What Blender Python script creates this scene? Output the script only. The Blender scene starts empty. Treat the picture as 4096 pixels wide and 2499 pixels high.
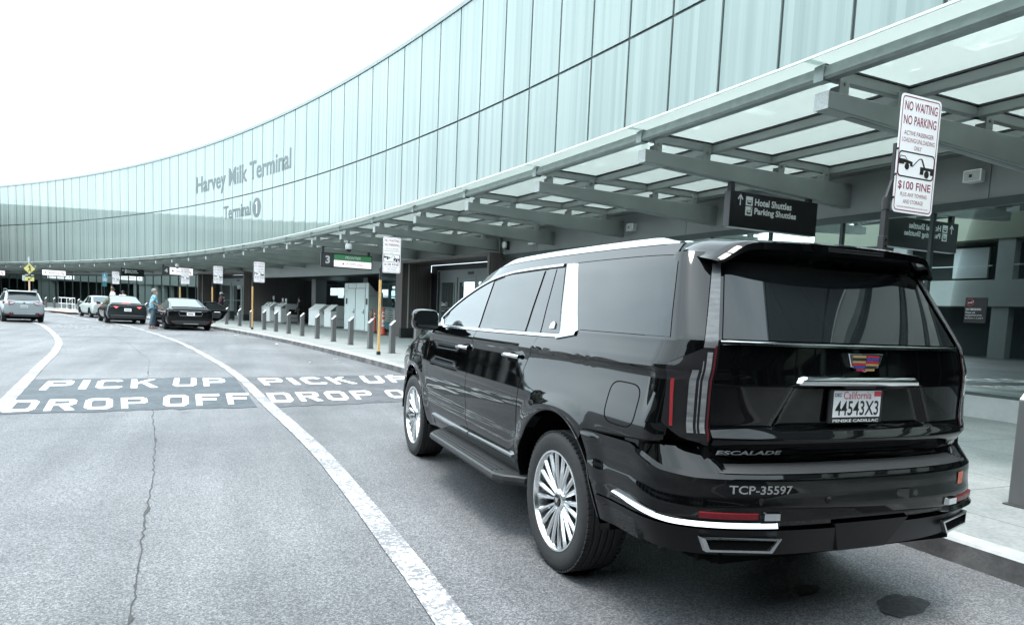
import bpy, bmesh, math, random
from mathutils import Vector, Matrix
random.seed(7)
SC = bpy.context.scene
COL = SC.collection
PI = math.pi
R = math.radians

# ------------------------------------------------------------------ camera
cam_d = bpy.data.cameras.new("camera")
cam = bpy.data.objects.new("camera", cam_d)
COL.objects.link(cam)
SC.camera = cam
cam_d.sensor_width = 36.0
cam_d.lens = 36.0 * 2784 / 4096
cam_d.shift_y = (1512 - 1249.5) / 4096
cam_d.clip_start = 0.05
cam_d.clip_end = 3000
yaw, pitch, roll = 0.3923, -0.0923, 0.0433
_f = Vector((math.sin(yaw) * math.cos(pitch), math.cos(yaw) * math.cos(pitch), math.sin(pitch)))
_r = Vector((math.cos(yaw), -math.sin(yaw), 0))
_u = _r.cross(_f)
_r2 = math.cos(roll) * _r + math.sin(roll) * _u
_u2 = -math.sin(roll) * _r + math.cos(roll) * _u
cam.matrix_world = Matrix((( _r2.x, _u2.x, -_f.x, -2.81), (_r2.y, _u2.y, -_f.y, -3.65), (_r2.z, _u2.z, -_f.z, 1.513), (0, 0, 0, 1)))

# ------------------------------------------------------------------ light
SUN_EL, SUN_AZ = R(74), R(235)          # azimuth clockwise from +y
w = bpy.data.worlds.new("World"); SC.world = w; w.use_nodes = True
nt = w.node_tree; nt.nodes.clear()
out = nt.nodes.new("ShaderNodeOutputWorld"); bg = nt.nodes.new("ShaderNodeBackground")
sky = nt.nodes.new("ShaderNodeTexSky"); sky.sky_type = 'NISHITA'; sky.sun_disc = False
sky.sun_elevation = SUN_EL; sky.sun_rotation = SUN_AZ; sky.air_density = 1.0; sky.dust_density = 4.0
hsv = nt.nodes.new("ShaderNodeHueSaturation"); hsv.inputs['Saturation'].default_value = 0.25
tc = nt.nodes.new("ShaderNodeTexCoord"); nz = nt.nodes.new("ShaderNodeTexNoise")
nz.inputs['Scale'].default_value = 2.2; nz.inputs['Detail'].default_value = 6; nz.inputs['Roughness'].default_value = 0.55
rmp = nt.nodes.new("ShaderNodeValToRGB")
rmp.color_ramp.elements[0].position = 0.35; rmp.color_ramp.elements[0].color = (6.3, 8.0, 9.0, 1)
rmp.color_ramp.elements[1].position = 0.62; rmp.color_ramp.elements[1].color = (10.4, 12.2, 13.0, 1)
mx = nt.nodes.new("ShaderNodeMix"); mx.data_type = 'RGBA'; mx.inputs['Factor'].default_value = 0.82
L = nt.links
L.new(tc.outputs['Generated'], nz.inputs['Vector']); L.new(nz.outputs['Fac'], rmp.inputs['Fac'])
L.new(sky.outputs['Color'], hsv.inputs['Color']); L.new(hsv.outputs['Color'], mx.inputs['A']); L.new(rmp.outputs['Color'], mx.inputs['B'])
L.new(mx.outputs['Result'], bg.inputs['Color']); L.new(bg.outputs['Background'], out.inputs['Surface'])
bg.inputs['Strength'].default_value = 0.10
sun_d = bpy.data.lights.new("sun", 'SUN'); sun_d.energy = 1.0; sun_d.angle = R(20); sun_d.color = (1.0, 0.96, 0.90)
sun = bpy.data.objects.new("sun", sun_d); COL.objects.link(sun)
sdir = Vector((math.sin(SUN_AZ) * math.cos(SUN_EL), math.cos(SUN_AZ) * math.cos(SUN_EL), math.sin(SUN_EL)))
sun.rotation_euler = sdir.to_track_quat('Z', 'Y').to_euler()
SC.view_settings.view_transform = 'Standard'; SC.view_settings.look = 'None'
SC.view_settings.exposure = 1.95; SC.view_settings.gamma = 1.0
SC.render.engine = 'CYCLES'
try:
    SC.cycles.max_bounces = 8; SC.cycles.diffuse_bounces = 3; SC.cycles.glossy_bounces = 4
    SC.cycles.transmission_bounces = 6; SC.cycles.transparent_max_bounces = 10
    SC.cycles.caustics_reflective = False; SC.cycles.caustics_refractive = False
    SC.cycles.use_denoising = True
    SC.cycles.sample_clamp_indirect = 6.0
except Exception: pass

# ------------------------------------------------------------------ materials
MATS = {}
def mat(name, col, rough=0.5, metal=0.0, spec=0.5, var=0.0, vscale=8.0, bump=0.0, bscale=60.0, emit=None, estr=0.0,
        coat=0.0, dirt=0.0, dirt_col=None, stretch=(1, 1, 1), alpha=None):
    if name in MATS: return MATS[name]
    m = bpy.data.materials.new(name); m.use_nodes = True; n = m.node_tree.nodes; l = m.node_tree.links
    b = n['Principled BSDF']
    c4 = (col[0], col[1], col[2], 1)
    b.inputs['Base Color'].default_value = c4
    b.inputs['Roughness'].default_value = rough; b.inputs['Metallic'].default_value = metal
    b.inputs['Specular IOR Level'].default_value = spec
    if coat: b.inputs['Coat Weight'].default_value = coat; b.inputs['Coat Roughness'].default_value = 0.03
    if emit: b.inputs['Emission Color'].default_value = (*emit, 1); b.inputs['Emission Strength'].default_value = estr
    if var or bump:
        t = n.new("ShaderNodeTexCoord"); mp = n.new("ShaderNodeMapping"); mp.inputs['Scale'].default_value = stretch
        l.new(t.outputs['Object'], mp.inputs['Vector'])
    if var:
        q = n.new("ShaderNodeTexNoise"); q.inputs['Scale'].default_value = vscale; q.inputs['Detail'].default_value = 6
        q.inputs['Roughness'].default_value = 0.6
        l.new(mp.outputs['Vector'], q.inputs['Vector'])
        r_ = n.new("ShaderNodeValToRGB"); r_.color_ramp.elements[0].position = 0.3; r_.color_ramp.elements[1].position = 0.7
        d = dirt_col or tuple(c * (1 - var) for c in col)
        r_.color_ramp.elements[0].color = (*d, 1)
        r_.color_ramp.elements[1].color = tuple(min(1, c * (1 + var * .6)) for c in col) + (1,)
        l.new(q.outputs['Fac'], r_.inputs['Fac']); l.new(r_.outputs['Color'], b.inputs['Base Color'])
    if bump:
        q2 = n.new("ShaderNodeTexNoise"); q2.inputs['Scale'].default_value = bscale; q2.inputs['Detail'].default_value = 4
        l.new(mp.outputs['Vector'], q2.inputs['Vector'])
        bp = n.new("ShaderNodeBump"); bp.inputs['Strength'].default_value = bump; bp.inputs['Distance'].default_value = 0.01
        l.new(q2.outputs['Fac'], bp.inputs['Height']); l.new(bp.outputs['Normal'], b.inputs['Normal'])
    MATS[name] = m
    return m
def N(m): return m.node_tree.nodes, m.node_tree.links

# ------------------------------------------------------------------ mesh builder
class MB:
    def __init__(s): s.v = []; s.f = []; s.uv = None
    def add(s, vs, fs):
        o = len(s.v); s.v += [tuple(p) for p in vs]; s.f += [tuple(i + o for i in f) for f in fs]; return s
    def box(s, c, d, rz=0.0, M=None):
        x, y, z = d[0] / 2, d[1] / 2, d[2] / 2
        vs = [Vector(p) for p in ((-x, -y, -z), (x, -y, -z), (x, y, -z), (-x, y, -z), (-x, -y, z), (x, -y, z), (x, y, z), (-x, y, z))]
        if M: vs = [M @ p for p in vs]
        if rz: vs = [Matrix.Rotation(rz, 3, 'Z') @ p for p in vs]
        vs = [p + Vector(c) for p in vs]
        return s.add(vs, [(0, 3, 2, 1), (4, 5, 6, 7), (0, 1, 5, 4), (1, 2, 6, 5), (2, 3, 7, 6), (3, 0, 4, 7)])
    def hexa(s, p8):
        return s.add(p8, [(0, 3, 2, 1), (4, 5, 6, 7), (0, 1, 5, 4), (1, 2, 6, 5), (2, 3, 7, 6), (3, 0, 4, 7)])
    def quad(s, a, b, c, d): return s.add([a, b, c, d], [(0, 1, 2, 3)])
    def grid(s, fn, nu, nv, loop=False):
        vs = [fn(i / nu, j / nv) for i in range(nu + 1) for j in range(nv + 1)]
        fs = [(i * (nv + 1) + j, (i + 1) * (nv + 1) + j, (i + 1) * (nv + 1) + j + 1, i * (nv + 1) + j + 1) for i in range(nu) for j in range(nv)]
        return s.add(vs, fs)
    def loft(s, rings, caps=True, closed=True):
        n = len(rings[0]); vs = [p for r in rings for p in r]; fs = []
        for k in range(len(rings) - 1):
            for i in range(n if closed else n - 1):
                j = (i + 1) % n
                fs.append((k * n + i, k * n + j, (k + 1) * n + j, (k + 1) * n + i))
        if caps and closed:
            fs.append(tuple(reversed(range(n)))); fs.append(tuple((len(rings) - 1) * n + i for i in range(n)))
        return s.add(vs, fs)
    def tube(s, path, r, n=10, caps=True, rx=None, up=None):
        path = [Vector(p) for p in path]; rings = []; m = len(path)
        pr = None
        for k, p in enumerate(path):
            t = (path[min(k + 1, m - 1)] - path[max(k - 1, 0)]).normalized()
            ref = Vector(up) if up else (Vector((0, 0, 1)) if abs(t.z) < 0.95 else Vector((1, 0, 0)))
            a = t.cross(ref).normalized(); b = a.cross(t).normalized()
            rr = r[k] if isinstance(r, (list, tuple)) else r
            r2 = (rx[k] if isinstance(rx, (list, tuple)) else rx) if rx else rr
            rings.append([p + a * (math.cos(2 * PI * i / n) * rr) + b * (math.sin(2 * PI * i / n) * r2) for i in range(n)])
        return s.loft(rings, caps)
    def cyl(s, c, r, h, n=20, axis='Z', r2=None):
        r2 = r if r2 is None else r2; c = Vector(c)
        ax = {'X': (Vector((0, 1, 0)), Vector((0, 0, 1)), Vector((1, 0, 0))), 'Y': (Vector((0, 0, 1)), Vector((1, 0, 0)), Vector((0, 1, 0))), 'Z': (Vector((1, 0, 0)), Vector((0, 1, 0)), Vector((0, 0, 1)))}[axis]
        rings = [[c + ax[0] * (math.cos(2 * PI * i / n) * q) + ax[1] * (math.sin(2 * PI * i / n) * q) + ax[2] * hh for i in range(n)] for q, hh in ((r, -h / 2), (r2, h / 2))]
        return s.loft(rings)
    def lathe(s, prof, n=48, axis='X', c=(0, 0, 0)):
        c = Vector(c); rings = []
        for i in range(n):
            a = 2 * PI * i / n
            rings.append([c + (Vector((h, math.cos(a) * r, math.sin(a) * r)) if axis == 'X' else Vector((math.cos(a) * r, math.sin(a) * r, h))) for r, h in prof])
        m = len(prof); vs = [p for r in rings for p in r]; fs = []
        for i in range(n):
            j = (i + 1) % n
            for k in range(m - 1): fs.append((i * m + k, j * m + k, j * m + k + 1, i * m + k + 1))
        return s.add(vs, fs)
    def prism(s, poly, h0, h1, fn=None):
        """poly in 2D, extruded h0..h1; fn(x, y, h) -> point"""
        fn = fn or (lambda x, y, h: (x, y, h)); n = len(poly)
        vs = [fn(x, y, h0) for x, y in poly] + [fn(x, y, h1) for x, y in poly]
        fs = [tuple(reversed(range(n))), tuple(range(n, 2 * n))] + [(i, (i + 1) % n, n + (i + 1) % n, n + i) for i in range(n)]
        return s.add(vs, fs)
    def poly(s, pts): return s.add(pts, [tuple(range(len(pts)))])
    def mirror(s):
        m = MB(); m.v = [(-x, y, z) for x, y, z in s.v]; m.f = [tuple(reversed(f)) for f in s.f]; return m
    def xform(s, fn): s.v = [tuple(fn(Vector(p))) for p in s.v]; return s
    def build(s, name, m, parent=None, smooth=None, bevel=None, fix=True, solid=None, sub=None):
        me = bpy.data.meshes.new(name); me.from_pydata(s.v, [], s.f); me.update()
        if fix and len(s.f) < 60000:
            b = bmesh.new(); b.from_mesh(me); bmesh.ops.recalc_face_normals(b, faces=b.faces); b.to_mesh(me); b.free()
        if smooth is not None:
            me.polygons.foreach_set('use_smooth', [True] * len(me.polygons))
            if smooth < 180: me.set_sharp_from_angle(angle=R(smooth))
        o = bpy.data.objects.new(name, me); COL.objects.link(o); me.materials.append(m)
        if parent: o.parent = parent
        if solid:
            md = o.modifiers.new("thick", 'SOLIDIFY'); md.thickness = solid; md.offset = -1
        if bevel:
            md = o.modifiers.new("edge", 'BEVEL'); md.width = bevel; md.segments = 2; md.limit_method = 'ANGLE'; md.angle_limit = R(40)
        if sub:
            md = o.modifiers.new("sub", 'SUBSURF'); md.levels = sub; md.render_levels = sub
        return o
def tag(o, label=None, cat=None, group=None, kind=None):
    if label: o['label'] = label
    if cat: o['category'] = cat
    if group: o['group'] = group
    if kind: o['kind'] = kind
    return o
def thing(name, label, cat, loc=(0, 0, 0), rz=0.0, group=None):
    o = bpy.data.objects.new(name, None); COL.objects.link(o); o.location = loc; o.rotation_euler = (0, 0, rz)
    o.empty_display_size = 0.1
    return tag(o, label, cat, group)
def struct(o): return tag(o, kind='structure')
def copy_tree(o, parent=None):
    c = o.copy(); COL.objects.link(c); c.parent = parent
    for ch in list(o.children): copy_tree(ch, c)
    return c
# text as mesh data: verts (x, y) with faces
_TXT = {}
def text_geo(s, bold=0.0):
    k = (s, bold)
    if k in _TXT: return _TXT[k]
    cu = bpy.data.curves.new("lettering", 'FONT'); cu.body = s; cu.size = 1.0; cu.resolution_u = 3; cu.offset = bold
    ob = bpy.data.objects.new("lettering", cu)
    me = ob.to_mesh()
    vs = [(p.co.x, p.co.y) for p in me.vertices]; fs = [tuple(p.vertices) for p in me.polygons]
    ob.to_mesh_clear(); bpy.data.objects.remove(ob); bpy.data.curves.remove(cu)
    _TXT[k] = (vs, fs); return _TXT[k]
def text(mb, s, fn, x0, x1, y0, y1, bold=0.0, keep=False, depth=0.0):
    """put text into box x0..x1, y0..y1 (in the sign's own plane); fn(x, y, h) -> point"""
    vs, fs = text_geo(s, bold)
    if not vs: return mb
    ax = min(v[0] for v in vs); bx = max(v[0] for v in vs); ay = min(v[1] for v in vs); by = max(v[1] for v in vs)
    sx = (x1 - x0) / max(bx - ax, 1e-6); sy = (y1 - y0) / max(by - ay, 1e-6)
    if keep: sx = min(sx, sy * keep); cx = (x0 + x1) / 2; x0 = cx - (bx - ax) * sx / 2
    return mb.add([fn(x0 + (v[0] - ax) * sx, y0 + (v[1] - ay) * sy, depth) for v in vs], fs)
def lerp(a, b, t): return a + (b - a) * t
def interp(tab, x):
    if x <= tab[0][0]: return tab[0][1]
    for (a, fa), (b, fb) in zip(tab, tab[1:]):
        if x <= b: return fa + (fb - fa) * (x - a) / (b - a)
    return tab[-1][1]
def sinterp(tab, x):
    """smooth (catmull-rom) interpolation"""
    n = len(tab)
    if x <= tab[0][0]: return tab[0][1]
    if x >= tab[-1][0]: return tab[-1][1]
    for i in range(n - 1):
        if x <= tab[i + 1][0]:
            x0, y0 = tab[i]; x1, y1 = tab[i + 1]; h = x1 - x0; t = (x - x0) / h
            m0 = (y1 - tab[i - 1][1]) / (x1 - tab[i - 1][0]) if i > 0 else (y1 - y0) / h
            m1 = (tab[i + 2][1] - y0) / (tab[i + 2][0] - x0) if i < n - 2 else (y1 - y0) / h
            return (2 * t**3 - 3 * t**2 + 1) * y0 + (t**3 - 2 * t**2 + t) * h * m0 + (-2 * t**3 + 3 * t**2) * y1 + (t**3 - t**2) * h * m1
def sstep(a, b, x):
    t = max(0.0, min(1.0, (x - a) / (b - a))); return t * t * (3 - 2 * t)

# curved street: s along the facade, d outwards from it (negative = towards the road)
X0, Y0, RR = -155.154, -4.763, 163.988
def P(s, d, z):
    a = s / RR; r = RR + d
    return Vector((X0 + r * math.cos(a), Y0 + r * math.sin(a), z))
def at(s, d, z=0.0): return P(s, d, z), s / RR
M_WHITE = mat("white_paint", (0.72, 0.73, 0.73), rough=0.45)
# ------------------------------------------------------------------ ground, road, kerb, pavement
def asphalt_mat():
    m = bpy.data.materials.new("asphalt"); m.use_nodes = True; n, l = N(m); b = n['Principled BSDF']
    t = n.new("ShaderNodeTexCoord")
    def noise(scale, det=4, rough=.6, vec=None):
        q = n.new("ShaderNodeTexNoise"); q.inputs['Scale'].default_value = scale; q.inputs['Detail'].default_value = det; q.inputs['Roughness'].default_value = rough
        l.new(vec or t.outputs['Object'], q.inputs['Vector']); return q.outputs['Fac']
    def ramp(f, p0, c0, p1, c1):
        r = n.new("ShaderNodeValToRGB"); r.color_ramp.elements[0].position = p0; r.color_ramp.elements[1].position = p1
        r.color_ramp.elements[0].color = (*c0, 1); r.color_ramp.elements[1].color = (*c1, 1); l.new(f, r.inputs['Fac']); return r.outputs['Color']
    def mul(a, c, f=1.0, mode='MULTIPLY'):
        x = n.new("ShaderNodeMix"); x.data_type = 'RGBA'; x.blend_type = mode; x.inputs['Factor'].default_value = f
        l.new(a, x.inputs['A']); l.new(c, x.inputs['B']); return x.outputs['Result']
    vo = n.new("ShaderNodeTexVoronoi"); vo.inputs['Scale'].default_value = 120; l.new(t.outputs['Object'], vo.inputs['Vector'])
    sp = n.new("ShaderNodeSeparateColor"); l.new(vo.outputs['Color'], sp.inputs['Color'])
    stones = ramp(sp.outputs['Red'], .25, (.066, .067, .071), .95, (.200, .201, .208))
    fine = ramp(noise(70, 6, .8), .30, (.46, .46, .47), .72, (1.55, 1.55, 1.55))
    big = ramp(noise(.32, 5, .6), .32, (.66, .67, .69), .68, (1.25, 1.25, 1.24))
    mp = n.new("ShaderNodeMapping"); mp.inputs['Scale'].default_value = (1.6, .10, 1); l.new(t.outputs['Object'], mp.inputs['Vector'])
    lanes = ramp(noise(1.0, 4, .6, mp.outputs['Vector']), .35, (.80, .80, .81), .65, (1.15, 1.15, 1.15))
    spots = ramp(noise(1.3, 3, .5), .68, (1, 1, 1), .76, (.60, .60, .62))
    c = mul(mul(mul(mul(stones, fine), big), lanes), spots)
    l.new(c, b.inputs['Base Color']); b.inputs['Roughness'].default_value = .62; b.inputs['Specular IOR Level'].default_value = .5
    bp = n.new("ShaderNodeBump"); bp.inputs['Strength'].default_value = .55; bp.inputs['Distance'].default_value = .008
    ad = n.new("ShaderNodeMath"); ad.operation = 'ADD'; l.new(noise(75, 3, .7), ad.inputs[0]); l.new(vo.outputs['Distance'], ad.inputs[1])
    l.new(ad.outputs[0], bp.inputs['Height']); l.new(bp.outputs['Normal'], b.inputs['Normal'])
    return m
M_ASPH = asphalt_mat()
def worn_mat(name, col, under, thr=.5, amt=1.0, scale=38.0):
    m = bpy.data.materials.new(name); m.use_nodes = True; n, l = N(m); b = n['Principled BSDF']
    t = n.new("ShaderNodeTexCoord")
    q = n.new("ShaderNodeTexNoise"); q.inputs['Scale'].default_value = scale; q.inputs['Detail'].default_value = 8; q.inputs['Roughness'].default_value = .75
    q2 = n.new("ShaderNodeTexNoise"); q2.inputs['Scale'].default_value = 1.7; q2.inputs['Detail'].default_value = 4
    l.new(t.outputs['Object'], q.inputs['Vector']); l.new(t.outputs['Object'], q2.inputs['Vector'])
    ad = n.new("ShaderNodeMath"); ad.operation = 'MULTIPLY_ADD'; ad.inputs[1].default_value = .45; l.new(q2.outputs['Fac'], ad.inputs[0]); l.new(q.outputs['Fac'], ad.inputs[2])
    r = n.new("ShaderNodeValToRGB"); r.color_ramp.elements[0].position = thr; r.color_ramp.elements[1].position = thr + .16
    r.color_ramp.elements[0].color = (*col, 1); r.color_ramp.elements[1].color = (*under, 1)
    l.new(ad.outputs[0], r.inputs['Fac']); l.new(r.outputs['Color'], b.inputs['Base Color']); b.inputs['Roughness'].default_value = .7
    bp = n.new("ShaderNodeBump"); bp.inputs['Strength'].default_value = .3; bp.inputs['Distance'].default_value = .006
    l.new(q.outputs['Fac'], bp.inputs['Height']); l.new(bp.outputs['Normal'], b.inputs['Normal'])
    return m
M_LINE = worn_mat("worn_white_line", (.60, .60, .61), (.15, .15, .16), .60)
M_LETTER = worn_mat("road_letter_paint", (.70, .71, .71), (.30, .30, .31), .88)
M_PATCH = worn_mat("dark_road_coating", (.026, .036, .046), (.055, .066, .076), .66, scale=9)
M_PATCH2 = worn_mat("dark_road_coating_worn", (.036, .038, .046), (.080, .080, .088), .62, scale=9)

g = MB(); S_ = 700
g.quad((-S_, -S_, 0), (S_, -S_, 0), (S_, S_, 0), (-S_, S_, 0))
struct(g.build("road", M_ASPH))
DC = [(-80, -7.1), (4, -7.1), (17, -6.86), (21, -6.8), (29, -6.72), (35, -6.66), (42, -6.6), (61, -6.6), (66, -7.4), (71, -8.9), (110, -9.0), (170, -9.0)]
def dc(s): return sinterp(DC, s)
SS = [-80 + i * 1.0 for i in range(241)]
def strip_sd(name, fa, fb, m, kind=True, parent=None, ss=SS, **k):
    """a band between curves fa(s) -> (d, z) and fb(s) -> (d, z)"""
    mb = MB(); vs = []
    for s in ss: vs += [P(s, *fa(s)), P(s, *fb(s))]
    mb.add(vs, [(2 * i, 2 * i + 1, 2 * i + 3, 2 * i + 2) for i in range(len(ss) - 1)])
    o = mb.build(name, m, parent, **k); 
    if kind: struct(o)
    return o
def polar_uv(nd, l):
    """(s, d) coordinates from object position, for joints in the paving"""
    t = nd.new("ShaderNodeTexCoord"); sx = nd.new("ShaderNodeSeparateXYZ"); l.new(t.outputs['Object'], sx.inputs[0])
    def M(op, a, b=None):
        x = nd.new("ShaderNodeMath"); x.operation = op
        for i, q in enumerate((a, b)):
            if q is None: continue
            if isinstance(q, (int, float)): x.inputs[i].default_value = q
            else: l.new(q, x.inputs[i])
        return x.outputs[0]
    dx = M('SUBTRACT', sx.outputs[0], X0); dy = M('SUBTRACT', sx.outputs[1], Y0)
    r = M('SQRT', M('ADD', M('MULTIPLY', dx, dx), M('MULTIPLY', dy, dy)))
    return M('MULTIPLY', M('ARCTAN2', dy, dx), RR), M('SUBTRACT', r, RR), M, t, sx
def paving_mat():
    m = bpy.data.materials.new("concrete_paving"); m.use_nodes = True; n, l = N(m); b = n['Principled BSDF']
    s, d, M, t, sx = polar_uv(n, l)
    def line(v, per, off, wd):
        f = M('FRACT', M('DIVIDE', M('ADD', v, off), per)); return M('LESS_THAN', M('ABSOLUTE', M('SUBTRACT', f, .5)), wd / per / 2)
    ln = M('MAXIMUM', line(s, 1.83, 1000.3, .016), line(d, 1.55, 1000.62, .016))
    q = n.new("ShaderNodeTexNoise"); q.inputs['Scale'].default_value = .9; q.inputs['Detail'].default_value = 7; q.inputs['Roughness'].default_value = .65; l.new(t.outputs['Object'], q.inputs['Vector'])
    r = n.new("ShaderNodeValToRGB"); r.color_ramp.elements[0].position = .3; r.color_ramp.elements[1].position = .72
    r.color_ramp.elements[0].color = (.165, .178, .178, 1); r.color_ramp.elements[1].color = (.300, .308, .304, 1); l.new(q.outputs['Fac'], r.inputs['Fac'])
    q3 = n.new("ShaderNodeTexNoise"); q3.inputs['Scale'].default_value = 28; q3.inputs['Detail'].default_value = 5; l.new(t.outputs['Object'], q3.inputs['Vector'])
    r3 = n.new("ShaderNodeValToRGB"); r3.color_ramp.elements[0].position = .3; r3.color_ramp.elements[1].position = .7
    r3.color_ramp.elements[0].color = (.78, .78, .78, 1); r3.color_ramp.elements[1].color = (1.1, 1.1, 1.1, 1); l.new(q3.outputs['Fac'], r3.inputs['Fac'])
    mm = n.new("ShaderNodeMix"); mm.data_type = 'RGBA'; mm.blend_type = 'MULTIPLY'; mm.inputs['Factor'].default_value = 1; l.new(r.outputs['Color'], mm.inputs['A']); l.new(r3.outputs['Color'], mm.inputs['B'])
    mx_ = n.new("ShaderNodeMix"); mx_.data_type = 'RGBA'; l.new(ln, mx_.inputs['Factor']); l.new(mm.outputs['Result'], mx_.inputs['A']); mx_.inputs['B'].default_value = (.10, .10, .10, 1)
    l.new(mx_.outputs['Result'], b.inputs['Base Color']); b.inputs['Roughness'].default_value = .75
    return m
M_PAVE = paving_mat()
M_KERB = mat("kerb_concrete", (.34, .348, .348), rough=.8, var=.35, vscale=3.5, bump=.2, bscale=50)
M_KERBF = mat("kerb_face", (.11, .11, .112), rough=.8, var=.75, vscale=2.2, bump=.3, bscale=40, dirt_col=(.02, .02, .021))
strip_sd("pavement", lambda s: (dc(s) + .17, .150), lambda s: (9.0, .150), M_PAVE)
kb = MB(); kv = []
for s in SS: kv += [P(s, dc(s) - .02, 0), P(s, dc(s), .135), P(s, dc(s) + .02, .152), P(s, dc(s) + .17, .154), P(s, dc(s) + .17, .12)]
kb.add(kv, [(5 * i + j, 5 * i + j + 1, 5 * i + 5 + j + 1, 5 * i + 5 + j) for i in range(len(SS) - 1) for j in (1, 2, 3)])
struct(kb.build("kerb", M_KERB))
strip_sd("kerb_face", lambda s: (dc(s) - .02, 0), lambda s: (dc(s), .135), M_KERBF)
kj = MB()
for i in range(-26, 45):
    s = i * 3.05 + .4
    kj.quad(P(s, dc(s) - .0215, .0), P(s + .02, dc(s) - .0215, .0), P(s + .02, dc(s) - .002, .136), P(s, dc(s) - .002, .136))
    kj.quad(P(s, dc(s) + .0, .1560), P(s + .016, dc(s) + .0, .1560), P(s + .016, dc(s) + .17, .1565), P(s, dc(s) + .17, .1565))
struct(kj.build("kerb_joint", M_DARK_ := mat("joint_dark", (.02, .02, .02), rough=.9)))

# painted lines: pairs of edge points measured on the ground
def ribbon(name, A, B, z, m):
    """curve through both edges, densified"""
    def dens(pts):
        out_ = []
        for i in range(len(pts) - 1):
            for k in range(8): 
                t = k / 8; p0 = pts[max(0, i - 1)]; p1 = pts[i]; p2 = pts[i + 1]; p3 = pts[min(len(pts) - 1, i + 2)]
                out_.append(tuple(.5 * (2 * p1[j] + (p2[j] - p0[j]) * t + (2 * p0[j] - 5 * p1[j] + 4 * p2[j] - p3[j]) * t * t + (3 * p1[j] - p0[j] - 3 * p2[j] + p3[j]) * t ** 3) for j in (0, 1)))
        return out_ + [pts[-1]]
    a, b = dens(A), dens(B); mb = MB(); vs = []
    for p, q in zip(a, b): vs += [(*p, z), (*q, z)]
    mb.add(vs, [(2 * i, 2 * i + 1, 2 * i + 3, 2 * i + 2) for i in range(len(a) - 1)])
    return struct(mb.build(name, m))
def offset_line(C_, wdt):
    A, B = [], []
    for i, p in enumerate(C_):
        a, b = C_[max(0, i - 1)], C_[min(len(C_) - 1, i + 1)]; t = Vector((b[0] - a[0], b[1] - a[1])).normalized(); nn = Vector((-t.y, t.x)) * wdt / 2
        A.append((p[0] + nn.x, p[1] + nn.y)); B.append((p[0] - nn.x, p[1] - nn.y))
    return A, B
LINE1 = [(-17.9, 71.0), (-11.9, 50.0), (-8.5, 40.5), (-7.31, 36.9), (-4.60, 24.9), (-3.12, 15.8), (-2.55, 11.3), (-2.235, 7.45), (-2.005, 4.88), (-1.89, 3.30), (-1.83, 1.75), (-1.80, .50), (-1.785, -.4), (-1.78, -4), (-1.80, -12), (-2.2, -30)]
ribbon("lane_line", *offset_line(LINE1, .17), .010, M_LINE)
LINE2 = [(-14.3, 45.9), (-13.2, 42.6), (-11.4, 37.1), (-10.87, 35.5), (-9.04, 28.2), (-7.73, 22.35), (-6.94, 17.65), (-6.40, 13.6), (-5.95, 10.3), (-5.68, 8.3), (-5.52, 7.0), (-5.3, 3.0), (-5.25, -4), (-5.3, -20)]
ribbon("lane_line", *offset_line(LINE2, .18), .010, M_LINE)
crack = [(-9.5, 38), (-7.95, 31.67), (-5.72, 22.01), (-4.52, 15.32), (-4.0, 9.0), (-3.70, 6.64), (-3.48, 4.28), (-3.38, 2.95), (-3.32, 1.68), (-3.26, .63), (-3.22, -.11), (-3.15, -2.5)]
cr = []
for i in range(len(crack) - 1):
    for k in range(14):
        t = k / 14; cr.append((lerp(crack[i][0], crack[i + 1][0], t) + random.gauss(0, .007), lerp(crack[i][1], crack[i + 1][1], t)))
cw = MB(); cv = []
for i, p in enumerate(cr):
    ww = .003 + .005 * random.random() ** 2 + (.010 if random.random() < .05 else 0); cv += [(p[0] - ww, p[1], .004), (p[0] + ww, p[1], .004)]
cw.add(cv, [(2 * i, 2 * i + 1, 2 * i + 3, 2 * i + 2) for i in range(len(cr) - 1)])
struct(cw.build("road_crack", mat("crack_tar", (.040, .040, .042), rough=.85)))

def blob(name, c, rx, ry, rot, z, m, n=40, jit=.22):
    pts = []; ph = [random.uniform(0, 6) for _ in range(4)]
    for k in range(n):
        a = 2 * PI * k / n; r_ = 1 + jit * (.5 * math.sin(2 * a + ph[0]) + .35 * math.sin(3 * a + ph[1]) + .25 * math.sin(7 * a + ph[2]) + .15 * math.sin(11 * a + ph[3]))
        x, y = rx * r_ * math.cos(a), ry * r_ * math.sin(a); pts.append((c[0] + x * math.cos(rot) - y * math.sin(rot), c[1] + x * math.sin(rot) + y * math.cos(rot), z))
    return struct(MB().poly(pts).build(name, m))
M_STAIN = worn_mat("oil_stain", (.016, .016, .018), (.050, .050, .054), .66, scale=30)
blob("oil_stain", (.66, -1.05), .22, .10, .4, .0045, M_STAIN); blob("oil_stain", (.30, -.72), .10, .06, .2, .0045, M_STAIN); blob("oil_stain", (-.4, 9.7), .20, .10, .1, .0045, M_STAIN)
for (xa, ya, xb, yb_, wd_) in ((-9.5, 4.5, -3.6, 5.6, .006), (-3.6, 13.2, .9, 14.1, .006), (-9, 17, -4.6, 18.6, .008), (-.6, 5.9, -2.0, 6.3, .004), (-12, 24, -6, 26.5, .01)):
    ptsq = [(lerp(xa, xb, k / 30) + random.gauss(0, .015), lerp(ya, yb_, k / 30) + random.gauss(0, .015)) for k in range(31)]
    ribbon("road_seam", *offset_line(ptsq, wd_), .0042, mat("faint_seam", (.055, .055, .058), rough=.85))
M_OLD = worn_mat("old_asphalt_patch", (.085, .086, .090), (.14, .141, .147), .60, scale=60)
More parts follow.
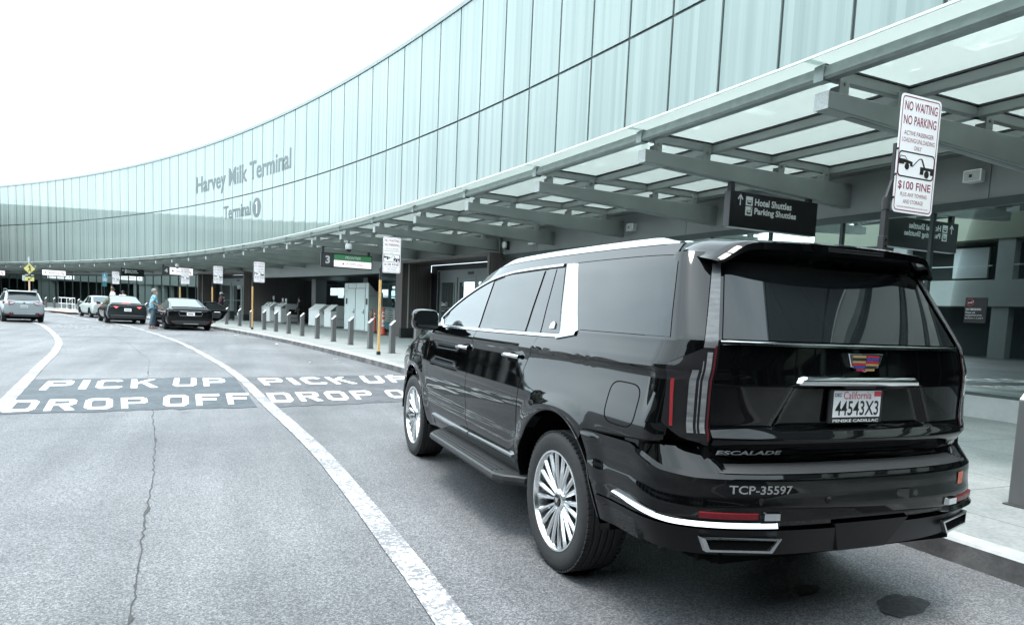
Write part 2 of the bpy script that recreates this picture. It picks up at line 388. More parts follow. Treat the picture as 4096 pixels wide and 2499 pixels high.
# block letters on the road
def ring8(x0, y0, x1, y1, c, wd, cl=True, crr=True):
    """octagonal ring pieces as convex quads"""
    o = [(x0 + (c if cl else 0), y0), (x1 - (c if crr else 0), y0), (x1, y0 + (c if crr else 0)), (x1, y1 - (c if crr else 0)), (x1 - (c if crr else 0), y1), (x0 + (c if cl else 0), y1), (x0, y1 - (c if cl else 0)), (x0, y0 + (c if cl else 0))]
    a, b, e, f = x0 + wd[0], y0 + wd[1], x1 - wd[0], y1 - wd[1]; d_ = c * .35
    i = [(a + d_ * cl, b), (e - d_ * crr, b), (e, b + d_ * crr), (e, f - d_ * crr), (e - d_ * crr, f), (a + d_ * cl, f), (a, f - d_ * cl), (a, b + d_ * cl)]
    return [[o[k], o[(k + 1) % 8], i[(k + 1) % 8], i[k]] for k in range(8)]
WX, WY = .24, .20
def glyph(ch):
    if ch == 'O': return ring8(0, 0, 1, 1, .18, (WX, WY))
    if ch == 'D': return ring8(0, 0, 1, 1, .18, (WX, WY), cl=False)
    if ch == 'C': return [q for k, q in enumerate(ring8(0, 0, 1, 1, .18, (WX, WY))) if k not in (2,)] 
    if ch == 'P': return ring8(0, .40, 1, 1, .14, (WX, WY * .8), cl=False) + [[(0, 0), (WX, 0), (WX, .40), (0, .40)]]
    if ch == 'R': return ring8(0, .42, 1, 1, .14, (WX, WY * .8), cl=False) + [[(0, 0), (WX, 0), (WX, .42), (0, .42)], [(.70, 0), (1.02, 0), (.72, .42), (.42, .42)]]
    if ch == 'U': return [[(0, .18), (WX, .25), (WX, 1), (0, 1)], [(1 - WX, .25), (1, .18), (1, 1), (1 - WX, 1)], [(.18, 0), (.82, 0), (.72, .20), (.28, .20)], [(0, .18), (.18, 0), (.28, .20), (WX, .25)], [(.82, 0), (1, .18), (1 - WX, .25), (.72, .20)]]
    if ch == 'F': return [[(0, 0), (WX, 0), (WX, 1), (0, 1)], [(WX, 1 - WY), (1, 1 - WY), (1, 1), (WX, 1)], [(WX, .42), (.85, .42), (.85, .60), (WX, .60)]]
    if ch == 'I': return [[(0, 0), (1, 0), (1, 1), (0, 1)]]
    if ch == 'K': return [[(0, 0), (WX, 0), (WX, 1), (0, 1)], [(WX, .42), (WX, .62), (.74, 1), (1.02, 1)], [(.42, .53), (.58, .68), (1.04, 0), (.74, 0)]]
def road_word(word, quad, z=.008, m=None, gap=.30, widths=None):
    """quad: TL TR BL BR ground points; letters laid out between"""
    (TL, TR, BL, BR) = quad; wl = [(.28 if c == 'I' else 1.0) for c in word]; tot = sum(wl) + gap * (len(word) - 1); x = 0; mb = MB()
    def pt(u, v): return tuple(lerp(lerp(BL[j], BR[j], u), lerp(TL[j], TR[j], u), v) for j in (0, 1)) + (z,)
    for c, w_ in zip(word, wl):
        for q in glyph(c): mb.poly([pt((x + a * w_) / tot, b) for a, b in q])
        x += w_ + gap
    return struct(mb.build("road_lettering", m or M_LETTER))
def poly_sheet(name, pts, z, m): return struct(MB().poly([(*p, z) for p in pts]).build(name, m))
def qpatch(pts, z, m, n=24, j=.035):
    TL, TR, BR, BL = pts; top, bot, = [], []
    for k in range(n + 1):
        t = k / n; top.append((lerp(TL[0], TR[0], t), lerp(TL[1], TR[1], t) + random.gauss(0, j))); bot.append((lerp(BL[0], BR[0], t), lerp(BL[1], BR[1], t) + random.gauss(0, j)))
    mb = MB(); vs = []
    for a, b in zip(top, bot): vs += [(*a, z), (*b, z)]
    mb.add(vs, [(2 * i, 2 * i + 1, 2 * i + 3, 2 * i + 2) for i in range(n)]); return struct(mb.build("road_coating", m))
qpatch([(-6.02, 10.75), (-2.64, 11.3), (-2.38, 7.03), (-5.38, 6.62)], .0055, M_PATCH)
qpatch([(-2.42, 11.35), (1.02, 12.1), (.90, 7.75), (-2.20, 6.95)], .0055, M_PATCH2)
road_word("PICK", [(-5.65, 10.50), (-4.02, 10.86), (-5.51, 9.15), (-3.88, 9.50)])
road_word("UP", [(-3.71, 11.0), (-2.84, 11.06), (-3.66, 9.62), (-2.78, 9.78)])
road_word("DROP", [(-5.57, 7.90), (-3.92, 8.18), (-5.42, 6.78), (-3.78, 7.06)])
road_word("OFF", [(-3.70, 8.40), (-2.46, 8.69), (-3.62, 7.12), (-2.44, 7.37)])
road_word("PICK", [(-2.22, 11.08), (-.46, 11.5), (-2.14, 9.86), (-.40, 10.15)])
road_word("UP", [(-.10, 11.7), (.92, 11.8), (-.22, 10.2), (.80, 10.5)])
road_word("DROP", [(-2.18, 8.66), (-.40, 9.02), (-2.15, 7.46), (-.48, 7.84)])
road_word("OFF", [(-.12, 9.05), (1.1, 9.3), (-.22, 7.92), (1.0, 8.2)])
M_LETTERW = worn_mat("faded_letter_paint", (.30, .30, .31), (.15, .15, .155), .58, scale=14)
road_word("PICK", [(-10.55, 37.5), (-9.05, 38.1), (-10.35, 35.6), (-8.80, 36.2)], m=M_LETTERW)
road_word("UP", [(-8.75, 38.2), (-7.75, 38.6), (-8.5, 36.3), (-7.5, 36.7)], m=M_LETTERW)
road_word("DROP", [(-10.2, 34.6), (-8.65, 35.2), (-9.95, 32.6), (-8.40, 33.2)], m=M_LETTERW)
road_word("OFF", [(-8.4, 35.3), (-7.35, 35.7), (-8.15, 33.3), (-7.1, 33.7)], m=M_LETTERW)
# tactile pad at the far crossing
qpatch([(-16.4, 63.6), (-13.9, 58.5), (-13.3, 58.7), (-15.6, 63.9)], .158, mat("tactile_pad", (.52, .30, .20), rough=.7, var=.3, vscale=20), n=6, j=0)
# bits of litter by the kerb
for (x, y, r_) in ((-2.35, 30.2, .10), (-1.05, 23.6, .05), (.10, 16.6, .05), (-.75, 15.2, .035), (.62, 11.8, .05)):
    mb = MB(); n_ = 9; ring = [(x + r_ * (1 + .4 * random.random()) * math.cos(a), y + r_ * (1 + .5 * random.random()) * math.sin(a), .012 + .02 * random.random()) for a in [2 * PI * i / n_ for i in range(n_)]]
    base_ = [(p[0], p[1], .007) for p in ring]; mb.loft([base_, ring])
    tag(mb.build("paper_scrap", M_WHITE_ := mat("paper_white", (.6, .6, .6), rough=.8)), {(-2.35, 30.2): "crumpled white paper scrap in the gutter near the black sedan", (-1.05, 23.6): "small pale scrap in the gutter between the two nearer yellow posts", (.10, 16.6): "small pale scrap in the gutter beside the yellow signpost nearest the black car", (-.75, 15.2): "tiny pale scrap lying in the lane away from the kerb", (.62, 11.8): "small pale scrap in the gutter just ahead of the black car"}[(x, y)], "litter")
# ------------------------------------------------------------------ terminal building
def panel_mat():
    m = bpy.data.materials.new("fritted_facade_glass"); m.use_nodes = True; n, l = N(m); b = n['Principled BSDF']
    t = n.new("ShaderNodeTexCoord"); oi = n.new("ShaderNodeObjectInfo"); sx = n.new("ShaderNodeSeparateXYZ"); l.new(t.outputs['Object'], sx.inputs[0])
    ml = n.new("ShaderNodeMath"); ml.operation = 'MULTIPLY_ADD'; ml.inputs[1].default_value = 57.0; l.new(oi.outputs['Random'], ml.inputs[0]); l.new(sx.outputs['Y'], ml.inputs[2])
    def stripe(scale, det):
        q = n.new("ShaderNodeTexNoise"); q.noise_dimensions = '1D'; q.inputs['Scale'].default_value = scale; q.inputs['Detail'].default_value = det; q.inputs['Roughness'].default_value = .7
        l.new(ml.outputs[0], q.inputs['W']); return q.outputs['Fac']
    wn = n.new("ShaderNodeMath"); wn.operation = 'MULTIPLY'; wn.inputs[1].default_value = 5.5; l.new(ml.outputs[0], wn.inputs[0])
    fl = n.new("ShaderNodeMath"); fl.operation = 'FLOOR'; l.new(wn.outputs[0], fl.inputs[0])
    wh = n.new("ShaderNodeTexWhiteNoise"); wh.noise_dimensions = '1D'; l.new(fl.outputs[0], wh.inputs['W'])
    ad = n.new("ShaderNodeMath"); ad.operation = 'MULTIPLY_ADD'; ad.inputs[1].default_value = .55; l.new(wh.outputs['Value'], ad.inputs[0]); l.new(stripe(4.0, 4), ad.inputs[2])
    r = n.new("ShaderNodeValToRGB"); r.color_ramp.elements[0].position = .35; r.color_ramp.elements[1].position = 1.05
    r.color_ramp.elements[0].color = (.195, .246, .234, 1); r.color_ramp.elements[1].color = (.272, .325, .310, 1); l.new(ad.outputs[0], r.inputs['Fac'])
    l.new(r.outputs['Color'], b.inputs['Base Color']); b.inputs['Roughness'].default_value = .04; b.inputs['Specular IOR Level'].default_value = .46
    b.inputs['Specular Tint'].default_value = (.84, 1.0, .965, 1)
    return m
M_PANEL = panel_mat()
M_MULL = mat("mullion_grey", (.040, .054, .056), rough=.5)
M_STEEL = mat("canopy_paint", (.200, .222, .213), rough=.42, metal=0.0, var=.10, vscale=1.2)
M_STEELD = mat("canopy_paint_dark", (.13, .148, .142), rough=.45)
M_GUTTER = mat("gutter_metal", (.20, .235, .225), rough=.35, metal=.3, var=.2, vscale=6)
M_CLAD = mat("grey_cladding", (.235, .250, .246), rough=.45, var=.07, vscale=.8)
M_ENDG = mat("galvanised_end", (.42, .44, .43), rough=.5, var=.25, vscale=40)
M_WOOD = bpy.data.materials.new("brown_timber_cladding"); M_WOOD.use_nodes = True
_n, _l = N(M_WOOD); _s, _d, _M, _t, _sx = polar_uv(_n, _l)
_w = _n.new("ShaderNodeMath"); _w.operation = 'MULTIPLY_ADD'; _w.inputs[1].default_value = 9.0; _l.new(_s, _w.inputs[0])
_w2 = _n.new("ShaderNodeMath"); _w2.operation = 'MULTIPLY'; _w2.inputs[1].default_value = 9.0; _l.new(_d, _w2.inputs[0]); _l.new(_w2.outputs[0], _w.inputs[2])
_q = _n.new("ShaderNodeTexNoise"); _q.noise_dimensions = '1D'; _q.inputs['Scale'].default_value = 1.6; _q.inputs['Detail'].default_value = 5; _l.new(_w.outputs[0], _q.inputs['W'])
_r = _n.new("ShaderNodeValToRGB"); _r.color_ramp.elements[0].position = .3; _r.color_ramp.elements[1].position = .7
_r.color_ramp.elements[0].color = (.055, .046, .045, 1); _r.color_ramp.elements[1].color = (.100, .083, .080, 1)
_l.new(_q.outputs['Fac'], _r.inputs['Fac']); _l.new(_r.outputs['Color'], _n['Principled BSDF'].inputs['Base Color']); _n['Principled BSDF'].inputs['Roughness'].default_value = .5
M_BLK = mat("black_base", (.012, .012, .013), rough=.5)
M_ALU = mat("door_aluminium", (.19, .215, .215), rough=.4, metal=.2)
M_PLINTH = mat("plinth_concrete", (.40, .41, .405), rough=.75, var=.15, vscale=3)
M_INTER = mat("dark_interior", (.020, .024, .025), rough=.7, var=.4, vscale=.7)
def glass_mat(name, tint, ior, dens):
    m = bpy.data.materials.new(name); m.use_nodes = True; n, l = N(m); n.remove(n['Principled BSDF']); o = n['Material Output']
    tr = n.new("ShaderNodeBsdfTransparent"); tr.inputs['Color'].default_value = (*tint, 1)
    df = n.new("ShaderNodeBsdfDiffuse"); df.inputs['Color'].default_value = (.012, .017, .018, 1)
    m1 = n.new("ShaderNodeMixShader"); m1.inputs['Fac'].default_value = dens; l.new(tr.outputs[0], m1.inputs[1]); l.new(df.outputs[0], m1.inputs[2])
    gl = n.new("ShaderNodeBsdfGlossy"); gl.inputs['Roughness'].default_value = .0; gl.inputs['Color'].default_value = (.85, 1, .98, 1)
    fr = n.new("ShaderNodeFresnel"); fr.inputs['IOR'].default_value = ior
    m2 = n.new("ShaderNodeMixShader"); l.new(fr.outputs[0], m2.inputs['Fac']); l.new(m1.outputs[0], m2.inputs[1]); l.new(gl.outputs[0], m2.inputs[2])
    l.new(m2.outputs[0], o.inputs['Surface']); return m
M_GLZ = glass_mat("window_glass", (.30, .37, .37), 1.85, .35)
def canopy_glass_mat():
    m = bpy.data.materials.new("canopy_glass"); m.use_nodes = True; n, l = N(m); n.remove(n['Principled BSDF']); o = n['Material Output']
    tl = n.new("ShaderNodeBsdfTranslucent"); tl.inputs['Color'].default_value = (.86, .93, .91, 1)
    tr = n.new("ShaderNodeBsdfTransparent"); tr.inputs['Color'].default_value = (.86, .92, .905, 1)
    m1 = n.new("ShaderNodeMixShader"); m1.inputs['Fac'].default_value = .42; l.new(tl.outputs[0], m1.inputs[1]); l.new(tr.outputs[0], m1.inputs[2])
    gl = n.new("ShaderNodeBsdfGlossy"); gl.inputs['Roughness'].default_value = .02
    fr = n.new("ShaderNodeFresnel"); fr.inputs['IOR'].default_value = 1.45
    m2 = n.new("ShaderNodeMixShader"); l.new(fr.outputs[0], m2.inputs['Fac']); l.new(m1.outputs[0], m2.inputs[1]); l.new(gl.outputs[0], m2.inputs[2])
    l.new(m2.outputs[0], o.inputs['Surface']); return m
M_CGL = canopy_glass_mat()

term = thing("terminal_building", "long curved airport terminal with pale fritted glass upper wall and timber door portals", "terminal")
WP, PHW = 1.823, .683 * 163.988
S_IDX = lambda i: PHW - WP * i
ZB, ZTR, ZTOP = 4.62, 9.395, 13.93
def local_at(o, s, d=0, z=0):
    o.location = P(s, d, z); o.rotation_euler = (0, 0, s / RR); return o
wv = WP / 2 - .044
def panel_mesh(z0, z1):
    b = MB(); y0, y1 = -wv, wv
    b.box((.02, 0, (z0 + z1) / 2), (.04, y1 - y0, z1 - z0)); return b
low = panel_mesh(ZB, ZTR - .04); upp = panel_mesh(ZTR + .04, ZTOP)
pl = low.build("glass_panel", M_PANEL, term); pu = upp.build("glass_panel", M_PANEL, term)
first = True; count = 0
for i in range(57, 7, -1):
    s = S_IDX(i) - WP / 2
    for src in (pl, pu):
        o = src if first else src.copy()
        if not first: COL.objects.link(o); o.parent = term
        local_at(o, s)
    first = False
def far_panels(idx, name):
    b = MB()
    for i in idx:
        s = S_IDX(i) - WP / 2
        for z0, z1 in ((ZB, ZTR - .045), (ZTR + .045, ZTOP)):
            for a0 in (0,):
                b.add([P(s - wv, 0, z0), P(s + wv, 0, z0), P(s + wv, 0, z1), P(s - wv, 0, z1)], [(0, 1, 2, 3)])
    o = b.build(name, M_PANEL, term, fix=False); o['kind'] = 'stuff'; return o
far_panels(list(range(-22, 8)), "glass_panel")
_o = far_panels(list(range(58, 92)), "reflection_dark_panel"); _o.data.materials.clear(); _o.data.materials.append(mat("reflection_dark_glass", (.020, .028, .034), rough=.03, spec=.3))  # unseen facade panels coloured dark to darken the SUV's rear window reflection
SB = [-68 + i * 1.823 for i in range(124)]
strip_sd("curtain_wall_frame", lambda s: (.05, ZB - .5), lambda s: (.05, ZTOP), M_MULL, kind=False, parent=term, ss=SB)
cp = MB()
rg = []
for s in SB: rg.append([P(s, -.05, ZTOP), P(s, -.05, ZTOP + .20), P(s, .5, ZTOP + .22), P(s, .5, ZTOP)])
cp.loft(rg); cp.build("parapet_cap", M_GUTTER, term)
strip_sd("flat_roof", lambda s: (.5, ZTOP + .1), lambda s: (16, ZTOP + .1), M_CLAD, kind=False, parent=term, ss=SB)
# facade lettering follows the curve
fl_ = lambda x, z, h: P(-x, -.012, z)
M_FLET = mat("facade_lettering_grey", (.085, .115, .115), rough=.5)
m_ = MB(); text(m_, "Harvey Milk Terminal", fl_, -68.15, -50.60, 9.93, 11.66, .018); m_.build("facade_lettering", M_FLET, term, fix=False)
m_ = MB(); text(m_, "Terminal", fl_, -62.65, -57.55, 7.84, 8.86, .018); m_.build("facade_lettering", M_FLET, term, fix=False)
m_ = MB(); m_.poly([P(56.47 + .72 * math.cos(a), -.012, 8.30 + .70 * math.sin(a)) for a in [2 * PI * k / 40 for k in range(40)]]); m_.build("number_disc", M_FLET, term, fix=False)
m_ = MB(); [m_.poly([P(-x, -.02, z) for x, z in pts]) for pts in ([(-56.50, 7.88), (-56.34, 7.88), (-56.34, 8.74), (-56.50, 8.74)], [(-56.72, 8.52), (-56.50, 8.60), (-56.50, 8.74), (-56.72, 8.62)])]; m_.build("number_lettering", mat("number_white", (.62, .70, .70), rough=.5), term, fix=False)

# ground floor: cladding band, windows, plinth
OPEN = [(25.8, 33.9, 'door'), (35.6, 57.0, 'bay'), (57.0, 66.4, 'door')]
def segs(a, b): 
    k0 = math.ceil((a - 11.6) / 1.83 - 1e-6); pts = [a] + [11.6 + 1.83 * k for k in range(k0, 200) if a + .1 < 11.6 + 1.83 * k < b - .1] + [b]; return list(zip(pts, pts[1:]))
cl = MB()
def curved_box(mb, s0, s1, d0, d1, z0, z1):
    n_ = max(1, int(abs(s1 - s0) / 1.9)); rg = []
    for k in range(n_ + 1):
        s = lerp(s0, s1, k / n_); rg.append([P(s, d0, z0), P(s, d0, z1), P(s, d1, z1), P(s, d1, z0)])
    return mb.loft(rg)
for a, b, z0 in ((-68, 25.8, 3.70), (25.8, 33.9, 3.76), (33.9, 57.2, 3.29), (57.2, 66.4, 3.76), (66.4, 158, 3.70)):
    for k in range(int((b - a) / 3.66) + 1):
        s0 = a + 3.66 * k; s1 = min(b, s0 + 3.66)
        if s1 - s0 > .05: curved_box(cl, s0 + .008, s1 - .008, 0, .05, z0, ZB - .02)
cl.build("wall_cladding", M_CLAD, term)
strip_sd("cladding_backing", lambda s: (.045, 3.4), lambda s: (.045, ZB), M_BLK, kind=False, parent=term, ss=[s for s in SB if s < 26] )
def window_run(a, b):
    fr = MB(); 
    for s0, s1 in segs(a, b):
        g_ = MB(); z0, z1 = .56, 3.56
        g_.quad(P(s0 + .03, .03, z0), P(s1 - .03, .03, z0), P(s1 - .03, .03, z1), P(s0 + .03, .03, z1)); g_.build("window", M_GLZ, term, fix=False)
        curved_box(fr, s0 - .03, s0 + .03, -.012, .10, .56, 3.56)
    curved_box(fr, a, b, -.030, .10, 3.56, 3.695); curved_box(fr, a, b, -.02, .10, .505, .56)
    fr.build("window_frame", M_MULL, term)
    p_ = MB(); curved_box(p_, a, b, -.05, .12, .145, .505); p_.build("plinth", M_PLINTH, term)
window_run(-68, 25.8); window_run(66.4, 158)
# interior: floor is the pavement; back wall, ceiling and a few lit boards
def inner(a, b, d1, zt_):
    m = MB(); ss = [lerp(a, b, k / 60) for k in range(61)]; vs = []
    for s in ss: vs += [P(s, .14, zt_), P(s, d1, zt_), P(s, d1, .16)]
    return m.add(vs, [(3 * i + j, 3 * i + j + 1, 3 * i + 3 + j + 1, 3 * i + 3 + j) for i in range(60) for j in (0, 1)])
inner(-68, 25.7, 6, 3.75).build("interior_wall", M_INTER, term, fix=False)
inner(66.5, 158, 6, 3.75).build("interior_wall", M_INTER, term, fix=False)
it = MB()
rnd = random.Random(3)
for k in range(70):
    s = rnd.uniform(67, 130); d = rnd.uniform(1.5, 5.5); h = rnd.uniform(.7, 1.75)
    curved_box(it, s, s + rnd.uniform(.3, .6), d, d + .4, .16, h + .2)
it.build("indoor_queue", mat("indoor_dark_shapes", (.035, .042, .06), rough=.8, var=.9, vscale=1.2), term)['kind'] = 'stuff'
M_SCR = mat("screen_glow", (.1, .15, .17), emit=(.42, .62, .68), estr=.55, rough=.3)
for s, d, z, w_, h_ in ((90.5, 3.5, 2.15, 1.3, .22), (84.5, 3.6, 2.1, .7, .2), (88.7, 4, 1.85, .8, .3), (82.9, 4, 1.95, .6, .55), (79.5, 4.5, 2.2, .5, .55)):
    m = MB(); curved_box(m, s, s + w_, d, d + .05, z, z + h_); m.build("information_screen", M_SCR, term)

# timber portals with sliding doors
def portal(a, b, label):
    D0, D1 = -.60, 1.0
    f = MB()
    curved_box(f, a, a + .16, D0, .9, .62, 3.62); curved_box(f, b - .16, b, D0, .9, .62, 3.62)
    curved_box(f, a, b, D0, .9, 3.62, 3.745); 
    curved_box(f, a - 1.1, a - .002, .0, .06, .62, 3.62) if False else None
    po = f.build("door_portal", M_WOOD, term)
    for s0_, s1_ in ((a - .004, a + .164), (b - .164, b + .004)):
        f = MB(); curved_box(f, s0_, s1_, D0 - .004, .9, .148, .62); f.build("portal_base", M_BLK, po)
    f = MB(); curved_box(f, b - .175, b - .155, -.30, -.24, .62, 3.60); f.build("corner_strip", M_ENDG, po)
    # back wall with door set
    f = MB(); curved_box(f, a, b, D1, D1 + .05, .15, 3.62); f.build("portal_back", M_BLK, po)
    w0 = b - 1.05; n_ = 4; 
    f = MB(); curved_box(f, a + .45, w0, D1 - .10, D1, 3.02, 3.36); dh = f.build("door_header", M_ALU, po)
    f = MB(); c_ = lerp(a + .45, w0, .56); curved_box(f, c_ - .22, c_ + .22, D1 - .13, D1 - .1, 3.13, 3.24); f.build("motion_sensor", M_BLK, po)
    wdt = (w0 - a - .45) / n_
    for k in range(n_):
        s1 = w0 - k * wdt; s0 = s1 - wdt; d0 = D1 - (.09 if k in (0, 3) else .05)
        f = MB(); fr_ = .16
        curved_box(f, s0 + .01, s0 + fr_, d0, d0 + .04, .16, 3.02); curved_box(f, s1 - fr_, s1 - .01, d0, d0 + .04, .16, 3.02)
        curved_box(f, s0 + fr_, s1 - fr_, d0, d0 + .04, 2.80, 3.02); curved_box(f, s0 + fr_, s1 - fr_, d0, d0 + .04, .16, .42); curved_box(f, s0 + fr_, s1 - fr_, d0, d0 + .04, 1.60, 1.64)
        dd = f.build("sliding_door", M_ALU, po)
        f = MB(); f.quad(P(s0 + fr_, d0 + .02, .42), P(s1 - fr_, d0 + .02, .42), P(s1 - fr_, d0 + .02, 2.80), P(s0 + fr_, d0 + .02, 2.80)); 
        # glass sits one level up so that it stays a sub-part of the portal
        f.build("door_glass", M_GLZ, po, fix=False)
        if k == 0:
            tf_ = lambda x, z, h: P(-x, d0 - .01, z)
            f = MB(); (text(f, label, tf_, -s1 + .2, -s1 + .72, 1.72, 1.92, .03), text(f, "Terminal 1", tf_, -s1 + .2, -s1 + .62, 1.48, 1.55)) if "3" in label else [f.poly([tf_(-s1 + a_, z_, 0), tf_(-s1 + b_, z_, 0), tf_(-s1 + b_, z_ + h_, 0), tf_(-s1 + a_, z_ + h_, 0)]) for a_, b_, z_, h_ in ((.2, .6, 1.72, .14), (.2, .7, 1.5, .06), (.2, .45, 1.36, .05))]; f.build("door_lettering", M_WHITE, po, fix=False)
    f = MB(); curved_box(f, b - .70, b - .66, D1 - .02, D1 - .001, .3, 3.34); curved_box(f, b - 1.0, b - .66, D1 - .02, D1 - .001, 3.34, 3.37); f.build("frame_trim", M_ENDG, po)
    # side wall between portal and windows
    return po
portal(25.8, 33.9, "Door 3"); portal(57.2, 66.4, "Door 4")
# open check-in bay
bw = MB(); curved_box(bw, 33.9, 35.7, -.002, .3, .15, 3.29); bw.build("timber_wall", M_WOOD, term)
for s0_, s1_, d_ in ((35.5, 35.7, .3), (57.0, 57.2, -.02)):
    bw = MB(); curved_box(bw, s0_, s1_, d_, 5.2, .15, 3.29); bw.build("timber_return", M_WOOD, term)
bw = MB(); rgs = []
strip_sd("bay_ceiling", lambda s: (.05, 3.30), lambda s: (5.2, 3.30), M_BLK, kind=False, parent=term, ss=[33.9 + .5 * k for k in range(48)])
strip_sd("bay_floor", lambda s: (.0, .154), lambda s: (5.2, .154), mat("bay_floor_concrete", (.15, .155, .155), rough=.7, var=.2, vscale=1.5), kind=False, parent=term, ss=[35.7 + .5 * k for k in range(44)])
for k in range(9):
    s0 = 35.8 + k * 2.35; m = MB(); m.quad(P(s0, 5.0, .2), P(s0 + 2.27, 5.0, .2), P(s0 + 2.27, 5.0, 3.25), P(s0, 5.0, 3.25)); m.build("window", M_GLZ, term, fix=False)
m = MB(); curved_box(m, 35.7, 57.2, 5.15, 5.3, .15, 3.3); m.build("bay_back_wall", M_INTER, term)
for s, lab in ((36.3, 1), (43.9, 1), (51.5, 1)):
    m = MB(); curved_box(m, s - .32, s + .32, 2.1, 2.9, .15, 3.30); m.build("bay_column", mat("column_grey", (.16, .165, .17), rough=.5), term)
for s, d, z, w_, h_ in ((50.0, 3.6, 2.25, .95, .52), (51.05, 3.6, 2.25, .95, .52), (59.0 - 4.2, 3.9, 2.15, .8, .5), (45.0, 4.2, 2.2, 1.1, .5), (46.2, 4.2, 2.2, 1.1, .5), (41.0, 4.4, 1.2, 2.0, .9)):
    m = MB(); curved_box(m, s, s + w_, d, d + .04, z, z + h_); m.build("information_screen", M_SCR if z > 2 else M_INTER, term)

# ------------------------------------------------------------------ canopy
can = thing("entrance_canopy", "grey green steel and glass canopy along the terminal over the pavement", "canopy")
BS = [11.54 + 3.66 * k for k in range(-21, 37)]
def beam_mb():
    b = MB(); x0, x1 = -4.95, .0; w_ = .10
    b.hexa([(x0, -w_, 4.07), (x1, -w_, 3.84), (x1, w_, 3.84), (x0, w_, 4.07), (x0, -w_, 4.27), (x1, -w_, 4.27), (x1, w_, 4.27), (x0, w_, 4.27)]); return b
bm = beam_mb().build("canopy_beam", M_STEEL, can, bevel=.012)
MB().box((-4.953, 0, 4.17), (.012, .202, .202)).build("beam_end_plate", M_ENDG, bm)
for d in (-4.70, -3.66, -1.90, -.73):
    b = MB(); b.box((d, -.085, 4.355), (.16, .018, .21)); b.box((d, .0, 4.32), (.10, .15, .10)); b.build("bracket", M_STEEL, bm, bevel=.006)
    MB().cyl((d, -.100, 4.385), .022, .02, 10, 'Y').build("bolt", M_STEELD, bm)
MB().box((-2.65, 0, 4.485), (4.7, .10, .13)).build("rafter", M_STEEL, bm, bevel=.008)
MB().box((-2.65, 0, 4.562), (4.7, .13, .020)).build("glazing_gasket", M_BLK, bm)
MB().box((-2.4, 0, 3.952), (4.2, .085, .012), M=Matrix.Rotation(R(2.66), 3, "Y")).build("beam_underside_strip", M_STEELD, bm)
MB().box((-4.967, 0, 4.464), (.136, .14, .178)).build("gutter_joint", M_GUTTER, bm)
for k, s in enumerate(BS):
    o = bm if k == 0 else copy_tree(bm, can)
    local_at(o, s)
for d, w_ in ((-3.46, .12), (-2.06, .12), (-.56, .12)):
    m = MB(); rg = []
    for s in [BS[0] + .61 * i for i in range(343)]: rg.append([P(s, d - w_ / 2, 4.42), P(s, d - w_ / 2, 4.535), P(s, d + w_ / 2, 4.535), P(s, d + w_ / 2, 4.42)])
    m.loft(rg); m.build("purlin", M_STEEL, can)
for d, w_ in ((-3.46, .15), (-2.06, .15), (-.56, .15)):
    m = MB(); rg = []
    for s in [BS[0] + .61 * i for i in range(343)]: rg.append([P(s, d - w_ / 2, 4.545), P(s, d - w_ / 2, 4.572), P(s, d + w_ / 2, 4.572), P(s, d + w_ / 2, 4.545)])
    m.loft(rg); m.build("glazing_gasket", M_BLK, can)
m = MB(); rg = []
for s in [BS[0] + .61 * i for i in range(343)]: rg.append([P(s, -4.86, 4.40), P(s, -5.0, 4.39), P(s, -5.03, 4.42), P(s, -5.0, 4.545), P(s, -4.86, 4.545)])
m.loft(rg); m.build("gutter", M_GUTTER, can)
m = MB(); rg = []
for s in [BS[0] + .61 * i for i in range(343)]: rg.append([P(s, -.30, 4.45), P(s, -.30, 4.60), P(s, -.02, 4.60), P(s, -.02, 4.45)])
m.loft(rg); m.build("wall_purlin", M_STEELD, can)
gp = MB()
y_ = 3.66 / 2 - .012
gp.box((-2.60, 0, 4.592), (5.28, 2 * y_, .022))
gp = gp.build("glass_pane", M_CGL, can)
ed = MB(); ed.box((-5.248, 0, 4.592), (.016, 2 * y_, .026)); ed = ed.build("glass_edge", mat("glass_edge_pale", (.75, .82, .80), rough=.3), gp)
for k, s in enumerate(BS[:-1]):
    o = gp if k == 0 else copy_tree(gp, can)
    local_at(o, s + 1.83)
# ------------------------------------------------------------------ the big black SUV
M_PAINT = mat("black_paint", (0.0016, 0.0018, 0.0021), rough=0.03, spec=0.36)
M_GLOSS = mat("gloss_black_trim", (0.004, 0.004, 0.0045), rough=0.04, spec=0.5)
M_TINT = mat("tinted_glass", (0.007, 0.009, 0.010), rough=0.01, spec=0.52)
M_CLEAR = mat("door_glass", (0.03, 0.036, 0.036), rough=0.01, spec=0.85)
M_CHROME = mat("chrome", (0.62, 0.64, 0.65), rough=0.10, metal=1.0)
M_SATIN = mat("satin_silver", (0.50, 0.52, 0.53), rough=0.26, metal=1.0)
M_RIM = mat("polished_alloy", (0.80, 0.82, 0.83), rough=0.2, metal=1.0)
M_TYRE = mat("tyre_rubber", (0.018, 0.018, 0.019), rough=0.7, var=0.25, vscale=30, bump=0.2, bscale=90)
M_PLAST = mat("black_plastic", (0.014, 0.015, 0.016), rough=0.5, bump=0.15, bscale=220)
M_DARK = mat("dark_void", (0.004, 0.004, 0.004), rough=0.95, spec=0.1)
M_RED = mat("red_reflector", (0.11, 0.004, 0.008), rough=0.25, bump=0.3, bscale=300)
M_REDSTRIP = mat("red_lens", (0.20, 0.012, 0.016), rough=0.2, bump=.3, bscale=200)
M_SMOKE = mat("smoked_lens", (0.014, 0.014, 0.015), rough=0.04, spec=0.35)
M_LENS = mat("clear_lens", (0.10, 0.105, 0.11), rough=0.22, spec=0.55, var=.35, vscale=14, stretch=(1, 1, 6))
